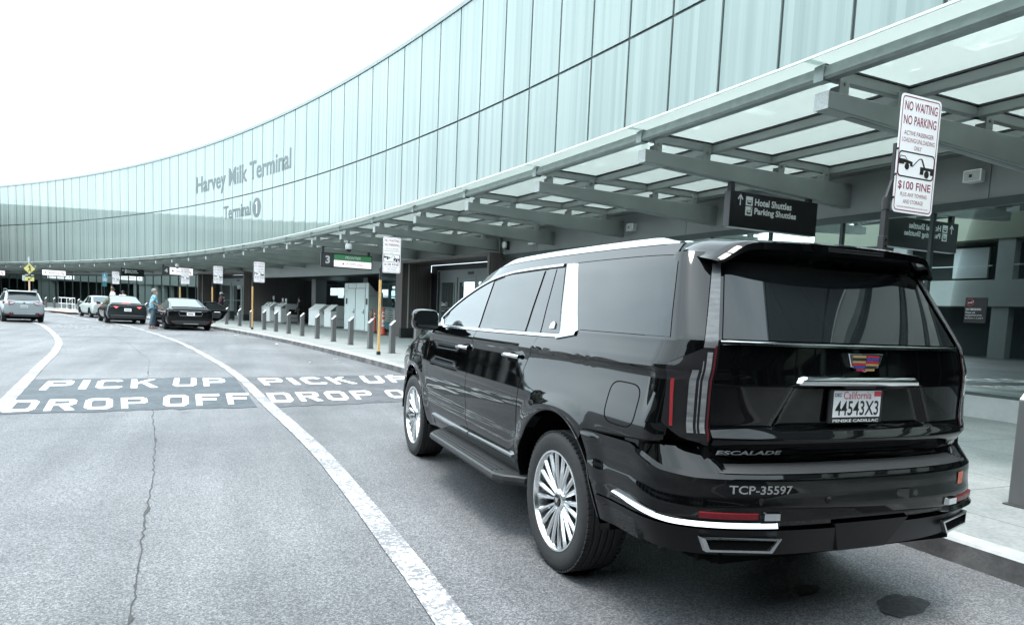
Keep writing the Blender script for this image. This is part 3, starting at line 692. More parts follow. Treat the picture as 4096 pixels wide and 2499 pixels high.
M_BAR = mat("lamp_light_bar", (0.15, 0.157, 0.163), rough=0.25, spec=0.5, var=.45, vscale=9, stretch=(1, 1, 5))
M_BADGE = mat("badge_silver", (0.62, 0.64, 0.65), rough=0.4, metal=0.5)
M_WHITE = mat("white_paint", (0.72, 0.73, 0.73), rough=0.45)
M_GREYTXT = mat("grey_vinyl", (0.21, 0.215, 0.22), rough=0.5)
M_BLACKTXT = mat("black_ink", (0.01, 0.01, 0.01), rough=0.5)
M_REDTXT = mat("red_ink", (0.24, 0.012, 0.05), rough=0.5)

SEC = [(.36, .925), (.42, .962), (.50, .990), (.57, 1.008), (.64, 1.020), (.69, 1.022), (.73, 1.015), (.80, 1.019), (.90, 1.022),
       (1.0, 1.018), (1.08, 1.008), (1.16, .997), (1.22, .991), (1.265, .989), (1.285, .996), (1.31, .996), (1.36, .974), (1.42, .948), (1.55, .905), (1.70, .852), (1.83, .805), (1.90, .770)]
NEXP = 2.6
Y0T = [(.40, -.90), (.88, -.90), (.93, -.93), (1.43, -.95), (1.83, -.80), (1.95, -.75)]
BT = [(.40, .44), (.86, .44), (.89, .30), (.93, .29), (1.0, .31), (1.05, .285), (1.24, .285), (1.43, .26), (1.83, .18), (1.95, .17)]
FW = 3.407
def flare(y, z):
    o = 0.0
    for c in (0.0, FW):
        r = math.hypot(y - c, (z - .42))
        if z < 1.06: o = max(o, .014 * (1 - sstep(.56, .70, r)) * sstep(.40, .5, r + .3) * sstep(1.08, .98, z))
    return o
def W(z): return sinterp(SEC, z)
def xs(y, z):
    y0, b = interp(Y0T, z), interp(BT, z)
    if y < y0:
        t = min(1.0, (y0 - y) / b); return W(z) * max(0.0, 1 - t ** NEXP) ** (1 / NEXP) + flare(y, z)
    x = W(z)
    if y > 2.7: x *= 1 - .13 * ((y - 2.7) / 1.6) ** 2.4
    # concave scoop in the rear quarter between shoulder and flare
    x -= .022 * sstep(.75, -.25, y) * sstep(1.0, 1.275, z) * (1 - sstep(1.272, 1.300, z))
    return x + flare(y, z)
def ring_xy(z, th, dw=0.0, dy=0.0):
    y0, b, w_ = interp(Y0T, z), interp(BT, z), W(z) + dw
    return w_ * max(0, math.sin(th)) ** (2 / NEXP), y0 - (b + dy) * max(0, math.cos(th)) ** (2 / NEXP)
def rear_y(x, z):
    y0, b = interp(Y0T, z), interp(BT, z); t = min(1, abs(x) / W(z))
    return y0 - b * (1 - t ** NEXP) ** (1 / NEXP)
XE = [(.86, .79), (.95, .81), (1.25, .805), (1.43, .775), (1.77, .655), (1.85, .63)]
def xe(z): return interp(XE, z)
ARC_R = [0.535]
def arch(y, c, r=.535):
    q = r * r - (y - c) ** 2
    return .43 + math.sqrt(q) if q > 0 else None
ZT = [(-1.1, 1.80), (-.85, 1.828), (-.4, 1.842), (.6, 1.842), (1.2, 1.83), (1.43, 1.812), (1.7, 1.772), (1.99, 1.70), (2.31, 1.595), (2.61, 1.46), (2.76, 1.37)]
ZR = [(-1.1, 1.865), (-.95, 1.885), (-.6, 1.902), (.4, 1.912), (1.2, 1.905), (1.6, 1.885), (1.85, 1.835), (2.1, 1.75), (2.4, 1.61), (2.7, 1.44), (2.85, 1.36)]
def zt(y): return sinterp(ZT, y)
def zr(y): return sinterp(ZR, y)

suv = thing("suv", "large glossy black SUV parked at the kerb with chrome trim and dark tinted windows", "SUV")
def both(fn, name, m, parent=suv, **k):
    """build a part on the near side and its mirror image; returns [left, right]"""
    a = fn(); r = a.build(name, m, parent if not isinstance(parent, list) else parent[1], **k)
    b = fn().mirror(); l = b.build(name, m, parent if not isinstance(parent, list) else parent[0], **k)
    return [l, r]
def side_patch(yA, yB, zlo, ztop, nu=24, nv=30, off=0.0, cosu=False):
    def fn(u, v):
        if cosu: u = (1 - math.cos(u * PI)) / 2
        y = lerp(yA(1.0), yB(1.0), u)
        for _ in range(4):
            z = lerp(zlo(y), ztop(y), v); y = lerp(yA(z), yB(z), u)
        return (xs(y, z) + off, y, z)
    return MB().grid(fn, nu, nv)
seamA = lambda z: interp([(.42, 2.62), (.55, 2.65), (.71, 2.77), (.99, 2.83), (1.23, 2.75), (1.38, 2.66)], z)
seamB = lambda z: sinterp([(.42, 1.55), (.57, 1.57), (.70, 1.63), (1.01, 1.655), (1.29, 1.585), (1.40, 1.555)], z)
seamC = lambda z: sinterp([(.42, .575), (.63, .575), (.91, .580), (1.11, .555), (1.22, .50), (1.29, .45), (1.40, .38)], z)
G = .004
both(lambda: side_patch(lambda z: seamB(z) + G, lambda z: seamA(z) - G, lambda y: .505, lambda y: 1.375), "front_door", M_PAINT, smooth=30)
fd = [o for o in suv.children if o.name.startswith("front_door")]
rd = both(lambda: side_patch(lambda z: seamC(z) + G, lambda z: seamB(z) - G, lambda y: .505, lambda y: 1.385), "rear_door", M_PAINT, smooth=30)
fd = [[o for o in fd if o.data.vertices[0].co.x < 0][0], [o for o in fd if o.data.vertices[0].co.x > 0][0]]
def q_lo(y):
    a = arch(y, 0) or .45
    s_ = interp([(-1.12, 1.0), (-1.02, .965), (-.76, .945), (-.36, .915), (-.30, .45)], y)
    return max(a, s_) + .003
def quarter():
    m = MB(); ys = []
    n1 = 46
    for i in range(n1 + 1):
        ys.append(.5725 - (.5725 - .535) * i / 3 if i < 3 else .535 * math.cos((i - 3) / (n1 - 3) * 2.30))
    ys += [lerp(ys[-1], -1.05, k / 16) for k in range(1, 17)]
    nv = 34; vs = []
    for y in ys:
        for j in range(nv + 1):
            v = j / nv; z = lerp(q_lo(y), 1.425, v)
            yy = y
            if y > .38: yy = min(y, lerp(y, seamC(z) - G, sstep(.9, 1.425, z)) if y < .5 else seamC(z) - G + (y - .5725) * (1 - sstep(.9, 1.3, z)))
            vs.append((xs(yy, z), yy, z))
    k = len(ys)
    m.add(vs, [(i * (nv + 1) + j, (i + 1) * (nv + 1) + j, (i + 1) * (nv + 1) + j + 1, i * (nv + 1) + j + 1) for i in range(k - 1) for j in range(nv)])
    return m
qp = both(quarter, "quarter_panel", M_PAINT, smooth=30)
def fender():
    m = MB(); ys = [2.86 - .003] ; c = FW
    ys = [lerp(4.22, c + .52, k / 8) for k in range(8)] + [c + .52 * math.cos(i / 40 * PI) for i in range(41)] + [c - .54]
    nv = 26; vs = []
    for y in ys:
        a = arch(y, c, .52) or .45
        top = interp([(2.6, 1.37), (3.0, 1.345), (3.6, 1.26), (4.0, 1.16), (4.25, 1.08)], y)
        for j in range(nv + 1):
            z = lerp(a, top, j / nv); yy = y if y > 3.2 else lerp(y, max(seamA(z) + G, min(y, 9)), 0)
            if y < 3.0: yy = max(seamA(z) + G, min(y, y))
            x = xs(yy, z) - .07 * sstep(top - .10, top + .03, z)
            vs.append((x, yy, z))
    k = len(ys)
    m.add(vs, [(i * (nv + 1) + j, (i + 1) * (nv + 1) + j, (i + 1) * (nv + 1) + j + 1, i * (nv + 1) + j + 1) for i in range(k - 1) for j in range(nv)])
    # strip between the arch and the door
    m.grid(lambda u, v: (lambda z: (xs(lerp(seamA(z) + G, FW - .54, u), z), lerp(seamA(z) + G, FW - .54, u), z))(lerp(.45, 1.30, v)), 4, 26)
    return m
both(fender, "front_fender", M_PAINT, smooth=30)
both(lambda: side_patch(lambda z: .545, lambda z: 2.86, lambda y: .37, lambda y: .50, nu=20, nv=6, off=-.004), "rocker_panel", M_PAINT, smooth=30)

# greenhouse: gloss black base, glass panes, chrome
both(lambda: MB().grid(lambda u, v: (lambda y: (xs(y, lerp(1.375, zt(y), v)) - .006, y, lerp(1.375, zt(y), v)))(lerp(-.80, 2.74, u)), 70, 14), "pillar_trim", M_GLOSS, smooth=40)
def corner_fn(u, v):
    z = lerp(1.42, 1.845, v); y0, b = interp(Y0T, z), interp(BT, z)
    x1 = xe(z) + .02; th0 = math.asin(min(1, (x1 / W(z)) ** (NEXP / 2)))
    if u < .7: x, y = ring_xy(z, lerp(th0, PI / 2, u / .7)); return (x - .003, y + .003, z)
    y = lerp(y0, max(y0, -.79) + .01, (u - .7) / .3); return (xs(y, z) - .003, y, z)
both(lambda: MB().grid(corner_fn, 24, 20), "pillar_corner", M_GLOSS, smooth=60)
def pane(corners, topfn=None, off=.0, n=16, shrink=0):
    (ya, za), (yb, zb), (yc, zc), (yd, zd) = corners        # bottom front, bottom rear, top rear, top front
    def fn(u, v):
        y = lerp(lerp(ya, yb, u), lerp(yd, yc, u), v); z = lerp(lerp(za, zb, u), lerp(zd, zc, u), v)
        if topfn: z = lerp(lerp(za, zb, u), min(lerp(zd, zc, u), topfn(y)), v) if False else z
        return (xs(y, z) + off, y, z)
    return MB().grid(fn, n, n)
def front_glass():
    def fn(u, v):
        yb_, yt_ = lerp(1.57, 2.50, u), lerp(1.60, 2.44, u)
        zb_ = 1.388; ztp = max(zt(yt_) - .028, zb_ + .02)
        z = lerp(zb_, ztp, v); y = lerp(yb_, yt_, v)
        return (xs(y, z), y, z)
    return MB().grid(fn, 24, 16)
both(front_glass, "window", M_CLEAR, parent=fd, smooth=60)
both(lambda: pane([(1.315, 1.395), (.645, 1.40), (.675, 1.815), (1.385, 1.80)]), "window", M_TINT, parent=rd, smooth=60)
both(lambda: pane([(.605, 1.40), (.40, 1.40), (.500, 1.818), (.610, 1.818)]), "rear_door_corner_glass", M_TINT, parent=rd, smooth=60)
both(lambda: pane([(.385, 1.405), (.135, 1.41), (.375, 1.818), (.485, 1.818)]), "corner_window", M_TINT, parent=qp, smooth=60)
both(lambda: pane([(-.09, 1.44), (-.985, 1.44), (-.835, 1.80), (.205, 1.825)]), "quarter_window", M_TINT, parent=qp, smooth=60)
def strip(path, wz, off=.010, th=.012, n=None):
    """a raised ribbon along (y, z) points on the side; wz = width across"""
    m = MB(); rings = []
    for k, (y, z) in enumerate(path):
        a, b = path[max(0, k - 1)], path[min(len(path) - 1, k + 1)]
        t = Vector((b[0] - a[0], b[1] - a[1])).normalized(); nrm = Vector((-t.y, t.x))
        ww = wz[k] if isinstance(wz, list) else wz
        p = [(y + nrm.x * q * ww / 2, z + nrm.y * q * ww / 2) for q in (-1, -.6, .6, 1)]
        rings.append([(xs(p[0][0], p[0][1]) - .004, *p[0]), (xs(*p[1]) + off, *p[1]), (xs(*p[2]) + off, *p[2]), (xs(*p[3]) - .004, *p[3])])
    return m.loft(rings, caps=True)
belt = [(2.50, 1.372), (2.2, 1.375), (1.9, 1.376), (1.6, 1.378), (1.3, 1.380), (.9, 1.384), (.5, 1.388), (.2, 1.392), (.06, 1.396)]
both(lambda: strip(belt, .026), "belt_trim", M_SATIN, smooth=40)
topl = [(2.52, 1.372)] + [(y, zt(y) - .006) for y in (2.62, 2.55, 2.45, 2.31, 2.15, 1.99, 1.85, 1.7, 1.55, 1.43, 1.2, .9, .6, .40)]
both(lambda: strip(topl, .022), "window_surround", M_SATIN, smooth=40)
def blade():
    def fn(u, v):
        y = lerp(lerp(.13, -.085, u), lerp(.375, .225, u), v); z = lerp(lerp(1.385, 1.43, u), 1.840, v)
        return (xs(y, z) + .012 - (.016 if u in (0, 1) else 0), y, z)
    m = MB().grid(fn, 6, 20)
    m.grid(lambda u, v: (lambda y, z: (xs(y, z) + .012 - (.016 if v in (0, 1) else 0), y, z))(lerp(.13, -.085, u), lerp(lerp(1.372, 1.400, u), lerp(1.398, 1.435, u), v)), 8, 4)
    return m
both(blade, "pillar_blade", M_SATIN, smooth=40)
both(lambda: MB().prism([(.205, 1.435), (.275, 1.435), (.268, 1.465), (.24, 1.478), (.212, 1.465)], .004, .010, lambda y, z, h: (xs(y, z) + h, y, z)), "corner_emblem", M_SATIN, parent=qp)
# roof side rail of the body + roof skin
both(lambda: MB().grid(lambda u, v: (lambda y: (lerp(xs(y, zt(y)) - .002, .762 if y < 1.7 else lerp(.762, .81, min(1, (y - 1.7) / 1.1)), v) - .010 * v * v * 0, y, lerp(zt(y), zr(y) - .006, v)))(lerp(-.80, 2.78, u)), 60, 8), "roof_side", M_PAINT, smooth=60)
MB().grid(lambda u, v: (lambda y, t: (t * .766, y, zr(min(y, 1.75)) - .008 + .043 * (1 - abs(t) ** 3.2) - .03 * sstep(1.55, 1.85, y)))(lerp(-.66, 1.78, u), lerp(-1, 1, v)), 40, 44).build("roof", M_PAINT, suv, smooth=60)
MB().grid(lambda u, v: (lambda t: (t * lerp(.735, .80, u), lerp(1.75, 2.95 - .25 * t * t, u), lerp(1.885 + .03 * (1 - t * t), 1.28, u) + .05 * math.sin(u * PI)))(lerp(-1, 1, v)), 16, 20).build("windshield", M_TINT, suv, smooth=60)
MB().grid(lambda u, v: (lambda t: (t * lerp(.90, .82, u), lerp(2.80, 4.28 - .15 * t * t, u), lerp(1.345, 1.10, u ** 1.6) + .04 * (1 - t ** 4)))(lerp(-1, 1, v)), 20, 24).build("hood", M_PAINT, suv, smooth=60)
MB().grid(lambda u, v: (lambda th, z: (lerp(.93, .90, v) * math.sin(th) ** .6 * (1 if th > 0 else -1) if th >= 0 else -(lerp(.93, .90, v) * math.sin(-th) ** .6), 4.02 + .33 * math.cos(th) ** .7, z))(lerp(-PI / 2, PI / 2, u), lerp(.36, 1.10, v)), 40, 8).build("front_bumper", M_PAINT, suv, smooth=60)
both(lambda: MB().box((.78, 4.24, .92), (.16, .10, .34)), "headlight", M_LENS, bevel=.03)

# inner shell keeps the gaps dark
sh = MB(); rings = []
for z in (.97, 1.1, 1.25, 1.37, 1.45, 1.6, 1.78):
    pts = []
    for y in [2.6 - .1 * max(0, (z - 1.37) * 14), 2.0 if z < 1.7 else 1.7, 1.0, 0, -.6, -.9]: pts.append((W(z) * .955 - .01, y, z))
    for th in (1.2, .9, .6, .3, 0): x, y = ring_xy(z, th, -.07, -.07); pts.append((x, y, z))
    pts = pts + [(-x, y, z) for x, y, z in reversed(pts[:-1])]
    rings.append(pts)
sh.loft(rings)
sh.box((0, 1.6, .66), (1.24, 5.2, .62)); sh.box((0, 1.68, .66), (1.86, 2.08, .56)); sh.box((0, -.87, .70), (1.66, .56, .52)); sh.box((0, 4.0, .75), (1.6, .5, .6))
for c in (0, FW):
    for sgn in (-1, 1):
        n = 24; rg = []
        for x in (.60, .965):
            rg.append([(sgn * x, c + .60 * math.cos(i / n * PI), .42 + .60 * math.sin(i / n * PI)) for i in range(n + 1)])
        sh.loft(rg, caps=False, closed=False)
sh.build("chassis", M_DARK, suv)

# rear: liftgate
def feat(x, z):
    t = lerp(.50, .385, (z - 1.03) / (1.235 - 1.03)); d = 0.0
    if 1.0 < z < 1.25:
        e = sstep(t + .03, t - .02, abs(x)) * sstep(1.03, 1.055, z) * sstep(1.245, 1.225, z)
        d += .030 * e
    d += -.030 * math.exp(-((z - .985) / .035) ** 2) * (1 - .5 * (abs(x) / .8) ** 2)
    d += .02 * sstep(.93, .88, z)
    return d
def hatch(u, v):
    z = .885 + (1.412 - .885) * v; x = xe(z) * (u * 2 - 1); return (x, rear_y(x, z) + feat(x, z), z)
lift = MB().grid(hatch, 80, 70).build("liftgate", M_PAINT, suv, smooth=35)
MB().grid(lambda u, v: (lambda z: (lambda x: (x, rear_y(x, z) + .004, z))((xe(z) - .015) * (u * 2 - 1)))(lerp(1.442, 1.79, v)), 40, 20).build("rear_window", M_TINT, lift, smooth=60)
MB().grid(lambda u, v: (lambda z: (lambda x: (x, rear_y(x, z) + .012, z))((xe(z)) * (u * 2 - 1)))(lerp(1.40, 1.84, v)), 40, 20).build("window_surround", M_GLOSS, lift, smooth=60)
def rear_strip(x0, x1, z0, z1, off=.012, n=40, feat_=False):
    def fn(u, v):
        z = lerp(z0, z1, v) if not callable(z0) else lerp(z0(u), z1(u), v); x = lerp(x0, x1, u) if not callable(x0) else lerp(x0(v), x1(v), u)
        o = off if 0 < v < 1 and 0 < u < 1 else -.002
        return (x, rear_y(x, z) + (feat(x, z) if feat_ else 0) - o, z)
    return MB().grid(fn, n, 6)
rear_strip(-.768, .768, 1.414, 1.438, .014).build("chrome_trim", M_CHROME, lift, smooth=40)
def handle_fn(u, v):
    z = lerp(1.238, 1.288, v); h = lerp(.412, .375, v); x = h * (u * 2 - 1)
    return (x, rear_y(0, 1.26) - .014 - .012 * math.sin(v * PI) + .02 * abs(u * 2 - 1) ** 3 + (.02 if u in (0, 1) or v in (0, 1) else 0), z)
MB().grid(handle_fn, 40, 8).build("tailgate_handle", M_CHROME, lift, smooth=40)
MB().grid(lambda u, v: (lambda x, z: (x, rear_y(x, z) + feat(x, z) - .0025, z))((u * 2 - 1) * .80, lerp(1.2335, 1.2365, v)), 60, 1).build("panel_gap", M_DARK, lift)
both(lambda: MB().grid(lambda u, v: (lambda z: (xe(z) + lerp(-.001, .006, u), rear_y(xe(z), z) + lerp(-.001, .002, u), z))(lerp(.885, 1.42, v)), 1, 30), "panel_gap", M_DARK, parent=lift)
# emblem: shield with coloured bars
ey = rear_y(0, 1.35) - .008
def rp(x, z, h=0.0): return (x, ey - h, z)
EMB_OUT = [(-.112, 1.396), (.112, 1.396), (.088, 1.332), (.0, 1.308), (-.088, 1.332)]
MB().prism(EMB_OUT, -.012, .012, lambda x, z, h: rp(x, z, h)).build("emblem", M_CHROME, lift, bevel=.003)
cols = {'gold': mat("emblem_gold", (.62, .38, .16), rough=.3, metal=.6), 'red': mat("emblem_red", (.35, .02, .04), rough=.2), 'blue': mat("emblem_blue", (.03, .06, .28), rough=.2), 'blk': M_BLACKTXT}
em = {k: MB() for k in cols}
for i, (a, b) in enumerate(((-.082, -.003), (.003, .082))):
    for j in range(6):
        zt_ = 1.386 - j * .0125; zb_ = zt_ - .0095; hw = lerp(1.0, .55, max(0, j - 3) / 3)
        k = [['gold', 'red'], ['blk', 'blue'], ['gold', 'red'], ['red', 'gold'], ['blue', 'blk'], ['red', 'gold']][j][i]
        em[k].box((a * hw / 2 + b * hw / 2, ey - .0135, (zt_ + zb_) / 2), (abs(b - a) * hw, .004, zt_ - zb_))
for k in em: em[k].build("emblem_enamel", cols[k], lift)
# licence plate and frame
py = rear_y(0, 1.14) + .030 - .014
MB().prism([(-.172, 1.062), (.172, 1.062), (.172, 1.226), (-.172, 1.226)], -.006, .012, lambda x, z, h: (x - .012, py - h, z)).build("plate_frame", M_PLAST, lift, bevel=.006)
MB().prism([(-.152, 1.092), (.152, 1.092), (.152, 1.218), (-.152, 1.218)], .012, .0145, lambda x, z, h: (x - .012, py - h, z)).build("license_plate", mat("plate_white", (.70, .71, .72), rough=.35), lift)
tf = lambda x, z, h: (x - .012, py - .0155, z)
t1 = MB(); text(t1, "44543X3", tf, -.140, .140, 1.100, 1.170, .012); text(t1, "DEC", tf, -.146, -.105, 1.190, 1.207, .02); t1.build("plate_lettering", M_BLACKTXT, lift)
t2 = MB(); text(t2, "California", tf, -.092, .088, 1.178, 1.214, .0); t2.build("plate_lettering", mat("plate_red", (.45, .03, .06), rough=.5), lift)
t3 = MB(); t3.box((.128 - .012, py - .0155, 1.203), (.044, .001, .024)); text(t3, "2026", lambda x, z, h: (x - .012, py - .0165, z), .110, .146, 1.197, 1.209) if False else None; t3.build("plate_sticker", mat("sticker_red", (.55, .05, .08), rough=.5), lift)
t4 = MB(); text(t4, "PENSKE CADILLAC", lambda x, z, h: (x - .012, py - .0135, z), -.148, .148, 1.068, 1.082, .02); t4.build("frame_lettering", M_WHITE, lift)
MB().box((-.012, py - .012, 1.238), (.20, .03, .018)).build("camera_housing", M_PLAST, lift, bevel=.004)
# lettering on the liftgate
lf = lambda x, z, h: (x, rear_y(x, z) + feat(x, z) - .006, z)
tx = MB(); text(tx, "ESCALADE", lf, -.775, -.455, .9225, .9445, .03); tx.build("model_lettering", M_BADGE, lift)
tx = MB(); text(tx, "600", lf, .715, .775, .925, .947, .03); tx.build("badge_lettering", M_BADGE, lift)
# spoiler
def sp(u, v):
    t = u * 2 - 1; at_ = abs(t); tr = -1.135 + .135 * at_ ** 2.6; cr = 1 - at_ ** 2.4; dr = .085 * sstep(.74, 1.0, at_) ** 1.6
    hw = (.775, .772, .735, .715, .712, .705, .70, .69)
    prof = [(-.60, zr(-.6) + .034 * cr - dr * .6), (-.80, zr(-.8) + .036 * cr + .012 - dr * .8), (tr + .03, 1.890 + .020 * (1 - t * t) - dr), (tr, 1.881 + .018 * (1 - t * t) - dr), (tr + .004, 1.852 + .012 * (1 - t * t) - dr * .8), (tr + .03, 1.840 + .008 * (1 - t * t) - dr * .6), (-.93 + .06 * at_ ** 2, 1.775), (-.90 + .06 * t * t, 1.755)]
    k = v * (len(prof) - 1); i = min(int(k), len(prof) - 2); f = k - i
    return (t * lerp(hw[i], hw[i + 1], f), lerp(prof[i][0], prof[i + 1][0], f), lerp(prof[i][1], prof[i + 1][1], f))
spo = MB().grid(sp, 48, 28); 
spoiler = spo.build("spoiler", M_PAINT, suv, smooth=28)
MB().box((0, -1.128, 1.878), (.36, .012, .020)).build("brake_light", M_SMOKE, spoiler, bevel=.004)
# taillights
def tl_fn(zb, ztp, outf, inset=.006, off=.0):
    def fn(u, v):
        z = lerp(zb, ztp, v); a = math.asin(min(1, ((xe(z) + inset) / W(z)) ** (NEXP / 2)))
        b_ = outf(z, a); x, y = ring_xy(z, lerp(a, b_, u)); return (x + off, y - off, z)
    return fn
def low_out(z, a):
    yv = interp([(.965, -1.16), (1.0, -1.10), (1.06, -1.03), (1.31, -1.03)], z)
    y0, b = interp(Y0T, z), interp(BT, z); q = max(.0, min(1, (y0 - yv) / b)); return max(a + .02, math.acos(q ** (NEXP / 2)))
def tl_top(u): return lerp(1.425, 1.322, u)
def tl_pt(u, z, off):
    a = math.asin(min(1, ((xe(z) + .006) / W(z)) ** (NEXP / 2))); x, y = ring_xy(z, lerp(a, low_out(min(z, 1.30), a), u)); return (x + off, y - off, z)
tls = both(lambda: MB().grid(lambda u, v: tl_pt(u, lerp(.965, tl_top(u), v), .004), 16, 30), "taillight", M_SMOKE, smooth=60)
both(lambda: MB().grid(lambda u, v: tl_pt(u, lerp(tl_top(u) + .003, 1.432, v), .005), 12, 6), "light_cap", M_PAINT, smooth=60)
def blade_out(z, a):
    x = xe(z) + lerp(.062, .045, (z - 1.40) / .4); return math.asin(min(1, (x / W(z)) ** (NEXP / 2)))
both(lambda: MB().grid(tl_fn(1.40, 1.80, blade_out, off=.006), 6, 24), "light_blade", M_LENS, parent=tls, smooth=60)
def inner_bars(fa, fb, za, zb, off):
    def fn(u, v):
        z = lerp(za, zb, v); x = xe(z) + lerp(fa, fb, u); th = math.asin(min(1, (x / W(z)) ** (NEXP / 2)))
        x, y = ring_xy(z, th); return (x + off, y - off, z)
    return MB().grid(fn, 3, 14)
both(lambda: inner_bars(.070, .096, 1.02, 1.30, .006), "light_bar", M_BAR, parent=tls, smooth=60)
both(lambda: inner_bars(.022, .044, 1.02, 1.38, .006), "light_bar", M_BAR, parent=tls, smooth=60)
both(lambda: inner_bars(.054, .058, 1.02, 1.34, .006), "light_bar", M_BAR, parent=tls, smooth=60)
both(lambda: inner_bars(.006, .014, .985, 1.41, .007), "red_tube", mat("dark_red_lens", (.07, .010, .014), rough=.2), parent=tls, smooth=60)
both(lambda: inner_bars(.146, .156, 1.045, 1.258, .007), "side_marker", M_REDSTRIP, parent=tls, smooth=60)
# rear bumper
def bump_row(u, z, dw, dy):
    """u 0 (centre) .. 1 (front end at the wheel arch), right side"""
    if u < .66: x, y = ring_xy(z, u / .66 * PI / 2, dw, dy); return Vector((x, y, z))
    q = (u - .66) / .34; ya = arch(0, 0); 
    h = .535 ** 2 - (z - .43) ** 2; yend = -(math.sqrt(h) if h > 0 else 0) if z > .43 else -.535
    yend = min(yend, -.33)
    y = lerp(interp(Y0T, z), yend, q); return Vector((xs(y, z) + dw, y, z))
rows = [(.47, -.06, -.10), (.50, -.02, -.05), (.57, .0, -.02), (.63, .004, .004), (.645, .006, .012), (.70, .008, .014), (.76, .004, .008), (.80, .004, .006), (.826, .002, .004)]
def bz(u): return interp([(0, .850), (.42, .850), (.56, .866), (.70, .925), (1, .912)], u)
def bump(u, v):
    sgn = 1 if u >= .5 else -1; q = abs(u * 2 - 1); k = v * len(rows); i = min(int(k), len(rows) - 1); f = k - i
    a = rows[i]; top = bz(q)
    b_ = rows[i + 1] if i + 1 < len(rows) else (.845, -.012, -.010)
    z, dw, dy = (lerp(a[j], b_[j], f) for j in range(3))
    # stretch the heights so the last row reaches the top edge
    z2 = lerp(.47, top, ((z - .47) / (.845 - .47)))
    p = bump_row(q, z, dw, dy); p.z = z2
    if q > .66: p.x = max(p.x, xs(p.y, z2)) if z2 < .95 else p.x
    return (sgn * p.x, p.y, p.z)
bum = MB().grid(bump, 120, 36).build("rear_bumper", M_PAINT, suv, smooth=32)
# shelf on top of the bumper closes it to the body
def shelf(u, v):
    sgn = 1 if u >= .5 else -1; q = abs(u * 2 - 1) * .74; top = bz(q)
    p = bump_row(q, .845, -.012, -.010); zi = lerp(.880, .950, sstep(.29, .36, q))
    if q < .66:
        x2, y2 = ring_xy(.94, min(q / .66, 1) * PI / 2, -.030, -.040); y2 = max(y2, p.y + .01)
    else: x2, y2 = xs(p.y, .945) - .012, p.y
    return (sgn * lerp(p.x, min(x2, p.x), v), lerp(p.y, y2, v), lerp(top, zi, v))
MB().grid(shelf, 120, 3).build("bumper_top", M_PAINT, bum, smooth=25)
def pad(u, v):
    t = u * 2 - 1; x = t * lerp(.80, .74, v); yo = rear_y(x, .845) + .014; yi = rear_y(x, .90) - .006
    return (x, lerp(yo, yi, v), lerp(.8545, .8795, v) + (.004 if int(v * 12) % 2 else 0))
MB().grid(pad, 60, 24).build("step_pad", M_PLAST, bum, smooth=40)
def bstrip(q0, q1, z0, z1, off, n=30, tilt=False):
    def fn(u, v):
        q = lerp(q0, q1, u); a, b_ = (z0(u), z1(u)) if callable(z0) else (z0, z1); z = lerp(a, b_, v)
        o = (off * (1 - .62 * v) if tilt else off) if 0 < v < 1 and 0 < u < 1 else -.004
        p = bump_row(q, z, o, o); return tuple(p)
    return MB().grid(fn, n, 6)
both(lambda: bstrip(.178, .80, lambda u: .616 + .048 * sstep(.45, 1, u), lambda u: .646 + .030 * sstep(.45, 1, u), .036, tilt=True, n=60), "bumper_trim", M_CHROME, parent=bum, smooth=40)
both(lambda: bstrip(.178, .226, lambda u: .648, lambda u: .694, .030, n=8), "trim_end_block", M_CHROME, parent=bum, smooth=40)
both(lambda: bstrip(.230, .400, lambda u: .652, lambda u: .688, .022), "reflector", M_RED, parent=bum, smooth=40)
def exhaust():
    m = MB()
    def pt(x, z, d): return Vector((x, rear_y(x, .60) - d, z))
    outer = [(.520, .570), (.868, .570), (.845, .505), (.562, .505)]
    inner = [(.540, .560), (.848, .560), (.830, .515), (.574, .515)]
    for d0, d1, (A, B) in ((.012, .0, (outer, inner)),):
        n = 4
        for i in range(n):
            j = (i + 1) % n
            a, b, c, e = A[i], A[j], B[j], B[i]
            o0, o1 = pt(*a, .024), pt(*b, .024); i0, i1 = pt(*e, .022), pt(*c, .022); k0, k1 = pt(*e, .004), pt(*c, .004); q0, q1 = pt(*a, .0), pt(*b, .0)
            m.quad(o0, o1, i1, i0); m.quad(i0, i1, k1, k0); m.quad(o0, q0, q1, o1)
    return m
both(exhaust, "exhaust_tip", M_SATIN, parent=bum, bevel=.003)
both(lambda: MB().prism([(.542, .559), (.846, .559), (.828, .516), (.576, .516)], 0, .004, lambda x, z, h: (x, rear_y(x, .60) - .006 + h, z)), "exhaust_opening", M_DARK, parent=bum)
lx = lambda x, z, h: (x, min(rear_y(x, .76) - .010, 0) , z)
tx = MB(); text(tx, "TCP-35597", lambda x, z, h: (x, rear_y(x, .80) - .0085, z), -.765, -.475, .768, .806, .015); tx.build("permit_lettering", M_GREYTXT, bum)
MB().grid(lambda u, v: (lambda x, z: (x, rear_y(x, z) - .011, z))(lerp(.655, .715, u), lerp(.745, .808, v)), 4, 4).build("permit_sticker", mat("orange_sticker", (.62, .16, .10), rough=.5, var=.35, vscale=60), bum)
for x, z in ((-.62, .735), (-.28, .735), (.28, .735), (.64, .735)):
    MB().cyl((x, rear_y(x, z) - .006, z), .017, .012, 16, 'Y').build("parking_sensor", M_GLOSS, bum, smooth=40)
M_LOWER = mat("lower_bumper_black", (.0035, .0036, .004), rough=.28, spec=.22)
MB().grid(lambda u, v: (lambda q, sg, z: (lambda p: (sg * p.x, p.y, p.z))(bump_row(q, z, .008 - .03 * (1 - v), .010 - .06 * (1 - v))))(abs(u * 2 - 1) * .97, 1 if u >= .5 else -1, lerp(.472, .604, v)), 110, 8).build("lower_bumper", M_LOWER, bum, smooth=40)
